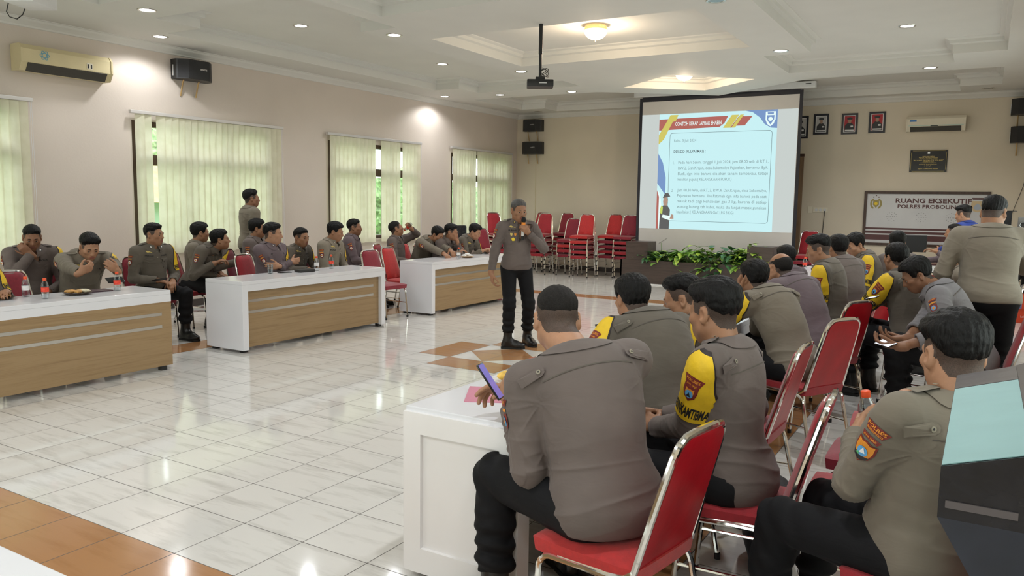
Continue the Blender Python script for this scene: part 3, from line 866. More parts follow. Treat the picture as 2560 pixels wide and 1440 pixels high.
# brown door leaf edge behind the screen
db = thing('wooden_board', 'tall brown wooden board leaning behind the right edge of the screen', 'board', (0.12, 14.10, 0.0))
MB().box((0, 0, 1.32), (0.30, 0.03, 2.62)).build('board_panel', wood_mat('brown board', (0.16, 0.10, 0.06), (0.26, 0.17, 0.10), 'Z'), db)
MB().box((0, -0.02, 2.60), (0.32, 0.03, 0.05)).build('top_rail', M_FRAME, db)

# ================================================================== projection screen with the slide
sx0, sx1, sy = -2.74, 0.43, 12.82
sc_t = thing('projection_screen', 'pull-down projection screen with black border showing a bright slide', 'projection screen', ((sx0 + sx1) / 2, sy, 0.45))
xc = (sx0 + sx1) / 2
hw = (sx1 - sx0) / 2
def Z(z): return z - 0.45
M_SCR = mat('screen fabric', (0.60, 0.58, 0.56), 0.8, noise=0.02, nscale=3)
MB().box((0, 0.01, Z((0.62 + 3.70) / 2)), (2 * hw, 0.006, 3.70 - 0.62)).build('screen_fabric', M_SCR, sc_t)
bd = MB()
for s_ in (-1, 1): bd.box((s_ * (hw - 0.02), 0.005, Z((0.62 + 3.72) / 2)), (0.06, 0.012, 3.72 - 0.62))
bd.box((0, 0.005, Z(3.69)), (2 * hw - 0.09, 0.012, 0.09))
bd.build('black_border', mat('screen black border', (0.012, 0.012, 0.02), 0.6), sc_t)
MB().box((0, 0.01, Z(0.60)), (2 * hw + 0.05, 0.035, 0.04), bevel=0.01).build('weight_bar', M_BLACKP, sc_t)
MB().box((0.05, 0.01, Z(3.80)), (2 * hw + 0.35, 0.13, 0.12), bevel=0.015).build('casing', M_GREYP, sc_t)
MB().box((hw + 0.10, -0.058, Z(3.815)), (0.10, 0.004, 0.012)).build('casing_badge', M_INK, sc_t)
def emis(name, col, st):
    return mat(name, (0.02, 0.02, 0.02), 0.8, spec=0.1, emit=col, estr=st)
ES = 0.88
PM = [emis('projected pale grey', (0.55, 0.60, 0.58), 0.95 * ES), emis('projected pale cyan', (0.53, 0.80, 0.83), ES), emis('projected red', (0.40, 0.12, 0.10), ES), emis('projected yellow', (0.58, 0.52, 0.12), ES),
      emis('projected blue', (0.17, 0.28, 0.52), ES), emis('projected white', (0.75, 0.90, 0.88), ES), emis('projected grey text', (0.20, 0.29, 0.30), ES), emis('projected dark text', (0.09, 0.13, 0.14), ES),
      emis('projected dark uniform', (0.10, 0.10, 0.10), ES), emis('projected skin', (0.40, 0.26, 0.20), ES), emis('projected lime', (0.50, 0.62, 0.12), ES)]
pz0, pz1 = Z(1.09), Z(3.385)
sl = MB()
def ps(pts, mi, layer):
    """slide shapes in slide units u 0..1, v 0..1 (v up) on the lit area"""
    n = len(pts)
    q = [Vector((SX0 + u * (SX1 - SX0), 0.006 - 0.0012 * layer, SZ0 + v * (SZ1 - SZ0))) for u, v in pts]
    sl.add(q, tessellate_polygon([[Vector((p.x, p.z, 0)) for p in q]]), mi)
SX0, SX1, SZ0, SZ1 = -hw + 0.04, hw - 0.06, pz0, pz1
ps([(0, 0), (1, 0), (1, 1), (0, 1)], 0, 0)
SX0, SX1 = -2.32 - xc, 0.0 - xc
ps([(0, 0), (1, 0), (1, 1), (0, 1)], 1, 1)
ps([(0.02, 0.0), (0.02, 0.28), (0.0, 0.34), (0.0, 0.0)], 2, 2)
ps([(0, 0.80), (0.0, 0.66), (0.045, 0.58), (0.075, 0.45), (0.075, 0.30), (0.03, 0.36), (0.0, 0.40)], 4, 2)
ps([(0, 0.36), (0.03, 0.30), (0.045, 0.2), (0.04, 0.0), (0.02, 0.0), (0.02, 0.28)], 5, 3)
ps([(0.0, 0.86), (0.53, 0.875), (0.57, 0.905), (0.60, 0.965), (0.0, 0.955)], 2, 2)
ps([(0.0, 0.74), (0.0, 0.82), (0.10, 0.99), (0.17, 0.99), (0.15, 0.94), (0.12, 0.93), (0.045, 0.78)], 3, 3)
ps([(0.56, 0.865), (0.62, 0.865), (0.69, 0.97), (0.63, 0.97)], 3, 3)
ps([(0.62, 0.865), (0.66, 0.865), (0.73, 0.96), (0.69, 0.96)], 2, 2)
ps([(0.63, 0.865), (0.66, 0.865), (0.73, 0.97), (0.70, 0.97)], 3, 3)
ps([(0.665, 0.88), (0.74, 0.88), (0.80, 0.955), (0.725, 0.955)], 2, 2)
ps([(0.74, 1.0), (0.80, 0.985), (0.86, 0.94), (0.90, 0.885), (0.95, 0.855), (1.0, 0.85), (1.0, 1.0)], 4, 2)
ps([(0.905, 0.985), (0.985, 0.985), (0.985, 0.92), (0.97, 0.885), (0.945, 0.865), (0.92, 0.885), (0.905, 0.92)], 5, 3)
ps([(0.915, 0.955), (0.975, 0.955), (0.973, 0.92), (0.945, 0.88), (0.917, 0.92)], 4, 4)
ps([(0.945 + 0.018 * math.cos(a * 0.5), 0.925 + 0.016 * math.sin(a * 0.5)) for a in range(13)], 5, 5)
ps([(0.92, 0.978), (0.97, 0.978), (0.968, 0.962), (0.922, 0.962)], 4, 4)
bx0, bx1, bz0, bz1 = 0.10, 0.965, 0.07, 0.835
def rr(x0, x1, z0, z1, r):
    k = 0.98
    return [p for cx, cz, a in ((x1 - r, z1 - r, 0), (x0 + r, z1 - r, 90), (x0 + r, z0 + r, 180), (x1 - r, z0 + r, 270)) for p in arc((cx, cz), r, a, a + 90, 4)]
o_, i_ = rr(bx0, bx1, bz0, bz1, 0.025), rr(bx0 + 0.003, bx1 - 0.003, bz0 + 0.003, bz1 - 0.003, 0.023)
n_ = len(o_)
q = [Vector((SX0 + u * (SX1 - SX0), 0.0036, SZ0 + v * (SZ1 - SZ0))) for u, v in o_ + i_]
sl.add(q, [(i, (i + 1) % n_, n_ + (i + 1) % n_, n_ + i) for i in range(n_)], 7)
def ptext(txt, u0, u1, v, h, mi, layer=3, **kw):
    vs, fs = fit_text(txt, (u1 - u0) * (SX1 - SX0), h * (SZ1 - SZ0), **kw)
    sl.add(place(vs, (SX0 + (u0 + u1) / 2 * (SX1 - SX0), 0.006 - 0.0012 * layer, SZ0 + v * (SZ1 - SZ0)), (1, 0, 0), (0, 0, 1)), fs, mi)
ptext('CONTOH REKAP LAPHAR BHABIN', 0.145, 0.545, 0.912, 0.034, 5, bold=0.012)
ptext('Rabu, 3 Juli 2024', 0.14, 0.335, 0.765, 0.030, 6)
ptext('DDS/DD (PULPATMAS) :', 0.14, 0.42, 0.672, 0.032, 7, bold=0.012)
for v, u0, u1, txt in ((0.578, 0.185, 0.945, 'Pada hari Senin, tanggal 1 Juli 2024, jam 08.00 wib di RT.1,'), (0.528, 0.185, 0.945, 'RW.2, Dsn.Krajan, desa Sukomulyo Pajarakan, bertemu  Bpk.'),
                       (0.480, 0.185, 0.945, 'Budi, dgn info bahwa dia akan tanam tembakau, tetapi'), (0.432, 0.185, 0.65, 'kesulitan pupuk.( KELANGKAAN PUPUK)'),
                       (0.338, 0.185, 0.945, 'Jam 08.30 Wib, di RT, 3, RW.4, Dsn.Krajan, desa Sukomulyo,'), (0.290, 0.185, 0.945, 'Pajarakan bertemu  Ibu.Fatimah dgn info bahwa pada saat'),
                       (0.243, 0.185, 0.945, 'masak tadi pagi kehabisan gas 3 kg, karena di setiap'), (0.195, 0.185, 0.945, 'warung barang tsb habis, maka dia lanjut masak gunakan'), (0.149, 0.185, 0.68, 'kayu bakar.( KELANGKAAN GAS LPG 3 KG)')):
    ptext(txt, u0, u1, v, 0.033, 6)
ptext('1.', 0.14, 0.148, 0.578, 0.024, 6); ptext('2.', 0.132, 0.146, 0.338, 0.026, 6)
# the small officer picture printed on the slide
ps([(0.03, 0.0), (0.12, 0.0), (0.122, 0.10), (0.125, 0.17), (0.10, 0.205), (0.06, 0.205), (0.035, 0.17)], 8, 4)
ps([(0.065, 0.205), (0.095, 0.205), (0.105, 0.25), (0.09, 0.285), (0.065, 0.28), (0.06, 0.24)], 9, 5)
ps([(0.055, 0.27), (0.075, 0.315), (0.105, 0.315), (0.125, 0.285), (0.10, 0.28)], 8, 6)
ps([(0.03, 0.14), (0.055, 0.13), (0.06, 0.19), (0.045, 0.205), (0.034, 0.175)], 10, 5)
ps([(0.05, 0.10), (0.125, 0.075), (0.155, 0.09), (0.15, 0.11), (0.12, 0.115), (0.06, 0.125)], 5, 5)
ps([(0.125, 0.09), (0.16, 0.09), (0.158, 0.125), (0.14, 0.13)], 9, 6)
sl.build('projected_slide', PM, sc_t, fix=False)
# ================================================================== tables
M_DKIN = mat('dark underside', (0.05, 0.04, 0.035), 0.6)
M_WORN = mat('worn timber corner', (0.22, 0.10, 0.05), 0.7, noise=0.4, nscale=30)
def meeting_table(label, loc, rz, Lw=2.25, D=0.57, framed_end=False, left_end=True, right_end=True, worn=False):
    """local: X along the length, -Y is the front"""
    t = thing('meeting_table', label, 'table', loc, rz, 'white meeting tables in a horseshoe')
    H = 0.75
    MB().box((0, 0, H - 0.019), (Lw, D, 0.038), bevel=0.004).build('table_top', M_WHITE, t)
    e = 0.075
    fx0, fx1 = -Lw / 2 + (e if left_end else 0.0), Lw / 2 - (e if right_end else 0.0)
    for nm, yy in (('fascia', -D / 2 + 0.012), ('rear_fascia', D / 2 - 0.012)):
        MB().box(((fx0 + fx1) / 2, yy, H - 0.038 - 0.034), (fx1 - fx0, 0.024, 0.068)).build(nm, M_WHITE, t)
    for sx, on in ((-1, left_end), (1, right_end)):
        m = MB()
        if not on:
            m.box((sx * (Lw / 2 - 0.02), 0.04, 0.34), (0.04, D - 0.10, 0.64))
        else:
            m.box((sx * (Lw / 2 - e / 2), 0, (H - 0.038 + 0.03) / 2), (e, D - 0.002, H - 0.038 - 0.03 - 0.0005))
        o = m.build('end_panel', M_WHITE if not framed_end else M_WHITE2, t)
        if framed_end and on:
            f = MB()
            b = 0.09
            x = sx * (Lw / 2 + 0.009)
            for yy in (-D / 2 + b / 2, D / 2 - b / 2): f.box((x, yy, 0.38), (0.018, b, 0.70))
            f.box((x, 0, 0.685), (0.018, D - 2 * b, 0.09)); f.box((x, 0, 0.085), (0.018, D - 2 * b, 0.11))
            f.build('end_frame', M_WHITE2, o)
            MB().box((sx * (Lw / 2 - 0.03), D / 2 + 0.001, 0.63), (0.035, 0.006, 0.09)).build('chipped_edge', M_WORN, o)
    x0 = -Lw / 2 + (e if left_end else 0.0)
    x1 = Lw / 2 - (e if right_end else 0.0)
    yf = -D / 2 + (0.05 if (left_end or right_end) else 0.002)
    MB().box(((x0 + x1) / 2, yf + 0.009, (0.05 + H - 0.10) / 2), (x1 - x0, 0.018, H - 0.10 - 0.05)).build('front_panel', M_OAK, t)
    for zz in (0.535, 0.42):
        MB().box(((x0 + x1) / 2 - 0.03, yf - 0.001, zz), ((x1 - x0) - 0.14, 0.005, 0.028)).build('steel_strip', M_STEEL, t)
    fb = MB()
    for sx in (-1, 1):
        for yy in (-D / 2 + 0.07, D / 2 - 0.07): fb.box((sx * (Lw / 2 - 0.06), yy, 0.018), (0.06, 0.05, 0.036))
    fb.build('foot', M_BLACKP, t)
    return t
meeting_table('oak fronted white table nearest on the left, with two snack plates', (-3.245, 0.90, 0), R(90), left_end=False, right_end=False)
meeting_table('oak fronted white table in the middle of the left row, with a water glass', (-3.30, 4.015, 0), R(90))
meeting_table('oak fronted white table furthest on the left, beside the speaking officer', (-3.34, 7.305, 0), R(90))
meeting_table('white table nearest on the right with a framed end panel and pink folder', (1.69, 1.145, 0), R(-90), framed_end=True)
meeting_table('white table second along the right row, behind the officer in profile', (1.69, 3.42, 0), R(-90))
meeting_table('white table third along the right row, in front of the balding officer', (1.69, 5.69, 0), R(-90))
meeting_table('white table last along the right row, near the planter', (1.62, 8.2, 0), R(-90))
meeting_table('white table corner at the bottom left edge of the picture', (0.62, -1.885, 0), R(180))

# ================================================================== chairs
def make_chair(ci):
    t = thing('banquet_chair', 'chair', 'chair')
    s = MB()
    bm = bmesh.new()
    bmesh.ops.create_grid(bm, x_segments=9, y_segments=9, size=0.5)
    top = {}
    for v in bm.verts:
        x, y = v.co.x, v.co.y
        k = max(abs(x), abs(y)) * 2
        w = 0.41 if x > -0.2 else 0.41
        rx = x * 0.43 * (1 - 0.03 * (abs(y) * 2) ** 4)
        ry = y * (0.405 + 0.02 * x) * (1 - 0.04 * (abs(x) * 2) ** 4)
        v.co = Vector((rx, ry, 0.474 - 0.022 * k ** 5))
    ext = bmesh.ops.extrude_face_region(bm, geom=list(bm.faces))
    for g in ext['geom']:
        if isinstance(g, bmesh.types.BMVert):
            g.co.z = 0.402
            g.co.x *= 0.97; g.co.y *= 0.97
    s.bm(bm)
    s.build('seat', CHAIR_REDS[ci], t, smooth=50)
    # side leg arches
    for sy in (-1, 1):
        y = sy * 0.195
        pts = [(0.215, y * 1.03, 0.012), (0.185, y, 0.33)] + [(0.185 - 0.055 + 0.055 * math.cos(R(a)), y, 0.345 + 0.055 * math.sin(R(a))) for a in (10, 35, 60, 85)] + \
              [(0.0, y, 0.404)] + [(-0.14 - 0.06 * math.sin(R(a)), y, 0.342 + 0.06 * math.cos(R(a))) for a in (5, 30, 55, 80)] + [(-0.215, y, 0.28), (-0.275, y * 1.05, 0.012)]
        lf = MB().tube(pts, 0.0115, 8)
        lf.tube([(0.197, y, 0.20), (-0.232, y * 1.02, 0.20)], 0.007, 6)
        lo = lf.build('leg_frame', M_CHROME, t, smooth=True)
        for p in (pts[0], pts[-1]):
            MB().lathe([(0.001, 0.0), (0.0145, 0.0), (0.0145, 0.026), (0.012, 0.03)], (p[0], p[1], 0.0), 10).build('foot_cap', M_BLACKP, lo)
    # back frame loop
    half = [(0.10, 0.188, 0.412), (-0.10, 0.188, 0.410), (-0.165, 0.187, 0.418), (-0.198, 0.186, 0.445), (-0.213, 0.184, 0.50), (-0.262, 0.172, 0.68), (-0.306, 0.160, 0.835), (-0.318, 0.148, 0.876), (-0.326, 0.118, 0.902), (-0.329, 0.06, 0.908)]
    pts = half + [(-0.330, 0, 0.909)] + [(x, -y, z) for x, y, z in half[::-1]]
    MB().tube(pts, 0.0125, 8).build('back_frame', M_CHROME, t, smooth=True)
    # pad
    rows = [(0.455, 0.172, 0.0), (0.475, 0.173, 1.0), (0.55, 0.170, 1.0), (0.65, 0.164, 1.0), (0.76, 0.156, 1.0), (0.84, 0.148, 1.0), (0.875, 0.135, 0.9), (0.893, 0.105, 0.4), (0.896, 0.098, 0.0)]
    def spine(z): return -0.198 - (z - 0.455) * 0.292
    vs, fs, ms = [], [], []
    cols = 7
    p = MB()
    for side in (1, -1):
        base = len(vs)
        for z, w, th in rows:
            for k in range(cols):
                u = k / (cols - 1) * 2 - 1
                e = 1 - abs(u) ** 6
                vs.append((spine(z) + side * (0.011 + (0.026 if side > 0 else 0.002) * th * e), u * w, z))
        for i in range(len(rows) - 1):
            for k in range(cols - 1):
                q = (base + i * cols + k, base + i * cols + k + 1, base + (i + 1) * cols + k + 1, base + (i + 1) * cols + k)
                fs.append(q if side > 0 else q[::-1]); ms.append(0 if side > 0 else 1)
    nb = len(rows) * cols
    for i in range(len(rows) - 1):
        for k in (0, cols - 1):
            a, b = i * cols + k, (i + 1) * cols + k
            fs.append((a, b, b + nb, a + nb)); ms.append(0)
    for i in (0, len(rows) - 1):
        for k in range(cols - 1):
            a, b = i * cols + k, i * cols + k + 1
            fs.append((a, b, b + nb, a + nb)); ms.append(0)
    p.v, p.f, p.m = vs, fs, ms
    bp = p.build('backrest', [CHAIR_REDS[ci], M_VINYL], t, smooth=60)
    g = MB().prism([(-0.298, -0.045, 0.892), (-0.300, -0.03, 0.875), (-0.302, 0, 0.868), (-0.300, 0.03, 0.875), (-0.298, 0.045, 0.892)], (-0.026, 0, -0.006))
    g.build('grip_slot', M_CHROME, bp)
    return t
PROTO = [make_chair(0), make_chair(1), make_chair(2)]
_used = set()
def chair(x, y, facing, label, ci=0, z=0.0, group='red banquet chairs in use around the tables', tilt=0.0, roll=0.0):
    if ci not in _used:
        o = PROTO[ci]; _used.add(ci)
    else:
        o = copy_tree(PROTO[ci])
    o.location = (x, y, z)
    o.rotation_euler = (roll, tilt, R(facing))
    o['label'] = label; o['category'] = 'chair'; o['group'] = group
    return o
ORD = ['top', 'second from the top', 'third from the top', 'fourth from the top', 'bottom', 'lowest']
def stack(x, y, facing, n, where, cols, lean=0.0):
    rnd = random.Random(int(x * 100) + n)
    for k in range(n):
        j = n - 1 - k
        pos = 'bottom' if k == 0 else ('topmost' if j == 0 else ORD[j])
        chair(x + k * 0.012 * math.cos(R(facing)) + rnd.uniform(-.004, .004), y + k * 0.012 * math.sin(R(facing)) + rnd.uniform(-.004, .004), facing + rnd.uniform(-1.2, 1.2),
              'red chair, %s of the stack %s' % (pos, where), cols[k % len(cols)], k * 0.108, 'stacked red chairs by the back wall')
stack(-5.42, 13.45, -84, 5, 'furthest left by the back wall', [0, 1])
stack(-4.98, 12.78, -86, 5, 'just right of the speaking officer', [0, 1, 0, 0, 0])
stack(-4.82, 13.50, -90, 5, 'half hidden behind the speaker side stack', [1, 0])
stack(-4.36, 12.95, -86, 4, 'that is lowest of the row', [1, 0, 2, 1])
stack(-3.92, 12.72, -86, 5, 'with bright red top, nearest the camera', [0, 0, 1, 2, 2])
stack(-3.52, 13.28, -90, 5, 'second from the screen', [1, 0, 1, 1, 2])
stack(-3.08, 13.10, -88, 5, 'next to the screen and planter', [1, 0, 1, 0, 1])
stack(-5.62, 12.05, -28, 5, 'by the far window, backs edge on', [0, 0, 1, 0, 0])
stack(-5.35, 11.25, -20, 2, 'of two by the far window', [0, 1])
stack(0.62, 13.0, -90, 3, 'glimpsed right of the screen', [1, 1, 0])

# ================================================================== planter with foliage
pl = thing('planter_box', 'long dark brown planter box below the projection screen', 'planter', (-1.23, 12.36, 0))
m = MB()
m.box((0, -0.265, 0.25), (3.06, 0.03, 0.46)); m.box((0, 0.265, 0.25), (3.06, 0.03, 0.46))
for sx in (-1, 1): m.box((sx * 1.515, 0, 0.25), (0.03, 0.56, 0.46))
m.box((0, 0, 0.06), (3.0, 0.5, 0.06))
m.build('trough', M_DKBROWN, pl)
for sx in (-1, 1): MB().box((sx * 1.20 - 0.0, -0.03, 0.66), (0.46, 0.46, 0.36)).build('end_block', M_DKBROWN, pl)
MB().box((0, -0.285, 0.012), (3.06, 0.01, 0.024)).build('base_strip', M_GREYP, pl)
MB().box((0, 0, 0.40), (2.98, 0.49, 0.03)).build('soil', mat('dark potting soil', (0.03, 0.022, 0.016), 0.9, bump=0.5), pl)
M_LEAVES = [mat('lime leaf', (0.42, 0.60, 0.09), 0.45, noise=0.3, nscale=14), mat('mid green leaf', (0.24, 0.44, 0.09), 0.45, noise=0.3, nscale=14), mat('deep green leaf', (0.06, 0.17, 0.07), 0.4, noise=0.4, nscale=14)]
M_STEM = mat('green stem', (0.12, 0.25, 0.06), 0.5)
def leaf(mb, base, d, up, ln, w, droop, mi):
    d = Vector(d).normalized(); sd = d.cross(Vector(up)).normalized(); n = sd.cross(d)
    prof = [(0, 0.03), (0.18, 0.62), (0.38, 1.0), (0.6, 0.86), (0.82, 0.45), (1.0, 0.02)]
    vs = []
    for f, ww in prof:
        c = Vector(base) + d * (ln * f) + n * (-droop * ln * f * f)
        for k in (-1, 0, 1):
            vs.append(c + sd * (k * ww * w / 2) + n * (0.10 * w * abs(k) * ww))
    fs = [(i * 3 + k, i * 3 + k + 1, (i + 1) * 3 + k + 1, (i + 1) * 3 + k) for i in range(len(prof) - 1) for k in (0, 1)]
    vb = [v - n * 0.0016 for v in vs]
    nn = len(vs)
    mb.add(vs + vb, fs + [tuple(i + nn for i in f[::-1]) for f in fs], mi)
def plant(x, y, h, spread, n, mis, label, seed, low=0.0):
    rnd = random.Random(seed)
    t = thing('leafy_plant', label, 'plant', (x, y, 0.415), 0, 'leafy plants in the planter')
    lv, st = MB(), MB()
    h *= 1.12
    for i in range(int(n * 1.25)):
        a = rnd.uniform(0, 2 * math.pi)
        rr_ = spread * math.sqrt(rnd.random())
        hh = h * rnd.uniform(0.25, 1.0) * (1 - 0.4 * rr_ / spread) - low * rr_ / spread
        p = Vector((rr_ * math.cos(a), rr_ * math.sin(a) * 0.55 - 0.03, hh))
        st.tube([(p.x * 0.15, p.y * 0.15, 0.0), (p.x * 0.5, p.y * 0.5, max(0.02, hh * 0.8)), p], 0.004, 5)
        for k in range(rnd.choice((2, 3, 4))):
            b = a + rnd.uniform(-1.5, 1.5)
            leaf(lv, p, (math.cos(b), math.sin(b), rnd.uniform(-0.3, 0.7)), (0, 0, 1), rnd.uniform(0.15, 0.25), rnd.uniform(0.085, 0.135), rnd.uniform(0.1, 0.6), rnd.choice(mis))
    st.build('stems', M_STEM, t, smooth=True)
    lv.build('leaves', M_LEAVES, t, smooth=True, fix=False)
plant(-2.22, 12.30, 0.26, 0.22, 20, [2, 2, 1], 'dark green low plant beside the left end of the planter', 1)
plant(-1.86, 12.26, 0.30, 0.26, 26, [0, 1, 1, 2], 'lime leafed plant spilling over the planter, left of the middle', 2, 0.12)
plant(-1.38, 12.30, 0.50, 0.30, 38, [0, 1, 1, 1], 'tallest mid green plant near the middle of the planter', 3, 0.1)
plant(-0.98, 12.24, 0.36, 0.26, 30, [0, 1, 2], 'plant with one trailing shoot over the planter front', 4, 0.25)
plant(-0.62, 12.32, 0.36, 0.24, 24, [2, 2, 1], 'dark leafed plant right of the middle of the planter', 5)
plant(-0.28, 12.26, 0.46, 0.26, 34, [0, 0, 1], 'bright lime plant near the right end of the planter', 6, 0.1)
fs_ = thing('flower_spike', 'single grey dried flower spike rising from the left of the planter', 'plant', (-2.0, 12.3, 0.41))
MB().tube([(0, 0, 0), (0.01, 0, 0.25), (0.0, 0, 0.42)], 0.005, 6).build('stalk', M_STEM, fs_, smooth=True)
b = MB()
for k in range(9): leaf(b, (k * 0.02 - 0.06, 0, 0.40 + k * 0.013), (1, 0.3 * (-1) ** k, 0.5), (0, 0, 1), 0.05, 0.03, 0.2, 0)
b.build('flower', mat('grey dried flower', (0.22, 0.20, 0.20), 0.8), fs_)

# ================================================================== lectern at the right edge
M_BVINYL = mat('black glossy vinyl', (0.012, 0.012, 0.016), 0.22, noise=0.3, nscale=20, bump=0.15, bscale=20)
le = thing('lectern', 'black lectern with a sloping ledge and pale cyan sheet at the right edge', 'lectern', (3.45, -1.02, 0))
pr = [(-0.02, 1.12), (-0.02, 1.205), (0.105, 1.245), (0.14, 1.262), (0.14, 1.12)]
ln = 0.80
lb = MB().prism([(x, -0.12, z) for x, z in pr], (0, ln, 0)).build('ledge', M_BVINYL, le)
def slope(x): return 1.205 + (x + 0.02) / 0.125 * 0.040
MB().prism([(-0.019, -0.115, slope(-0.019) + 0.0005), (0.101, -0.115, slope(0.101) + 0.0005), (0.101, -0.115 + 0.62, slope(0.101) + 0.0005), (-0.019, -0.115 + 0.62, slope(-0.019) + 0.0005)], (0, 0, 0.0015)).build('cyan_sheet', mat('cyan sheet', (0.23, 0.41, 0.41), 0.5, noise=0.06, nscale=8, bump=0.06, bscale=12), le)
M_TAPE = mat('glossy dark tape', (0.10, 0.088, 0.092), 0.2, bump=0.06, bscale=14)
MB().prism([(-0.019, 0.51, slope(-0.019) + 0.0007), (0.101, 0.51, slope(0.101) + 0.0007), (0.101, 0.678, slope(0.101) + 0.0007), (-0.019, 0.678, slope(-0.019) + 0.0007)], (0, 0, 0.0015)).build('clear_film', M_TAPE, le)
MB().prism([(0.102, -0.121, 1.247), (0.142, -0.121, 1.2645), (0.144, -0.121, 1.262), (0.144, -0.121, 1.20), (0.1405, -0.121, 1.20)], (0, ln + 0.002, 0)).build('edge_tape', M_TAPE, le)
MB().box((0.46, 0.28, 1.155), (0.64, ln, 0.09), bevel=0.004).build('reading_desk', M_BVINYL, le)
MB().prism([(-0.02, -0.12, 1.12), (0.62, -0.12, 1.12), (0.62, -0.04, 0.0), (0.25, -0.04, 0.0), (0.10, -0.04, 0.86), (0.02, -0.06, 1.06)], (0, ln - 0.10, 0)).build('pedestal', mat('dark navy vinyl', (0.018, 0.022, 0.035), 0.35, noise=0.2, nscale=10), le)
MB().box((0.04, -0.1215, 1.145), (0.10, 0.004, 0.012)).build('side_trim', M_TAPE, le)

# ================================================================== equipment in the back right corner
dk = thing('computer_desk', 'desk with an emblem poster on its front, behind the seated officers', 'desk', (2.42, 11.95, 0))
MB().box((0, 0, 0.735), (1.0, 0.6, 0.03)).build('desk_top', mat('reddish desk top', (0.16, 0.06, 0.045), 0.35), dk)
for sx in (-1, 1): MB().box((sx * 0.47, 0, 0.36), (0.04, 0.56, 0.72)).build('side_panel', M_DKBROWN, dk)
MB().box((0, -0.27, 0.38), (0.90, 0.02, 0.66)).build('front_panel', M_WPRINT, dk)
e = MB()
e.box((0.0, -0.283, 0.06), (0.94, 0.01, 0.03)); e.box((0.445, -0.283, 0.38), (0.03, 0.01, 0.66)); e.box((-0.445, -0.283, 0.38), (0.03, 0.01, 0.66)); e.box((0, -0.283, 0.70), (0.94, 0.01, 0.03))
e.build('poster_frame', M_MAROON, dk)
e = MB()
shape2d([(0.36, 0.30), (0.34, 0.44), (0.28, 0.54), (0.18, 0.60), (0.05, 0.62), (-0.08, 0.60), (-0.2, 0.54), (-0.2, 0.1), (0.3, 0.1)], (0, -0.2815, 0), (1, 0, 0), (0, 0, 1), e, 0)
shape2d([(0.32, 0.30), (0.30, 0.42), (0.25, 0.50), (0.16, 0.55), (0.04, 0.57), (-0.08, 0.55), (-0.16, 0.50), (-0.16, 0.14), (0.27, 0.14)], (0, -0.2825, 0), (1, 0, 0), (0, 0, 1), e, 1)
shape2d([(0.27 + 0.04 * math.cos(a * .5), 0.42 + 0.04 * math.sin(a * .5)) for a in range(13)], (0, -0.2835, 0), (1, 0, 0), (0, 0, 1), e, 2)
e.build('poster_emblem', [mat('dark grey print', (0.12, 0.12, 0.12), 0.5), mat('light grey print', (0.45, 0.46, 0.44), 0.5), M_YEL], dk, fix=False)
mo = thing('computer_monitor', 'black monitor seen from behind on the emblem desk', 'monitor', (2.44, 12.0, 0.75))
MB().box((0.03, 0, 0.26), (0.40, 0.06, 0.28), bevel=0.012).build('screen_back', M_BLACKP, mo)
MB().box((-0.19, -0.04, 0.26), (0.10, 0.16, 0.30), bevel=0.01).build('side_shell', M_DKIN, mo)
MB().box((0, 0, 0.07), (0.06, 0.05, 0.13)).box((0, 0, 0.008), (0.24, 0.18, 0.016), bevel=0.004).build('stand', M_BLACKP, mo)
eq = thing('equipment_rack', 'tall dark equipment rack behind the standing officer at the right', 'rack', (3.80, 10.9, 0))
MB().box((0, 0.1, 0.64), (0.28, 0.5, 1.28)).build('cabinet', mat('dark green grey panel', (0.03, 0.034, 0.034), 0.45), eq)
MB().box((0.06, 0.0, 1.295), (0.50, 0.62, 0.03)).build('shelf', M_BLACKP, eq)
MB().box((-0.145, -0.16, 0.64), (0.012, 0.02, 1.26)).build('side_strip', M_GREYP, eq)
sp = thing('column_speaker', 'dark column loudspeaker standing on the equipment rack', 'loudspeaker', (3.72, 11.0, 1.31))
MB().box((0, 0, 0.13), (0.14, 0.16, 0.26)).build('cabinet', M_BLACKM, sp)
MB().box((0.02, 0, 0.264), (0.22, 0.18, 0.008)).build('top_plate', M_BLACKP, sp)
vc = thing('video_camera', 'grey conference camera on the equipment rack shelf', 'camera', (3.93, 10.78, 1.31))
MB().box((0, 0.03, 0.10), (0.13, 0.12, 0.17), bevel=0.015).build('body', M_GREYP if False else mat('mid grey plastic', (0.18, 0.17, 0.16), 0.5), vc)
MB().lathe([(0.0, 0.01), (0.03, 0.012), (0.04, 0.0), (0.045, -0.03)], (0.0, -0.05, 0.07), 20, axis=(0, -1, 0)).build('lens', mat('lens barrel', (0.03, 0.03, 0.03), 0.1), vc, smooth=True)
MB().lathe([(0.038, 0.012), (0.042, 0.014), (0.042, 0.005)], (0.0, -0.05, 0.07), 20, axis=(0, -1, 0)).build('lens_ring', M_SILVER, vc, smooth=True)
fn = thing('standing_fan', 'black fan with a round wire guard on the floor at the right edge', 'fan', (4.02, 11.6, 0))
MB().lathe([(0.001, 0), (0.17, 0.0), (0.18, 0.02), (0.05, 0.05), (0.02, 0.07)], n=24).tube([(0, 0, 0.05), (0, 0, 0.60)], 0.03, 10).build('base', M_BLACKP, fn, smooth=True)
g = MB()
cz = 0.62
for r_ in (0.06, 0.12, 0.18, 0.215): g.tube([(r_ * math.cos(R(a)), -0.06, cz + r_ * math.sin(R(a))) for a in range(0, 360, 15)], 0.003, 5, closed=True)
for a in range(0, 360, 24): g.tube([(0.03 * math.cos(R(a)), -0.075, cz + 0.03 * math.sin(R(a))), (0.215 * math.cos(R(a)), -0.055, cz + 0.215 * math.sin(R(a)))], 0.002, 4)
g.build('wire_guard', M_BLACKP, fn)
b = MB()
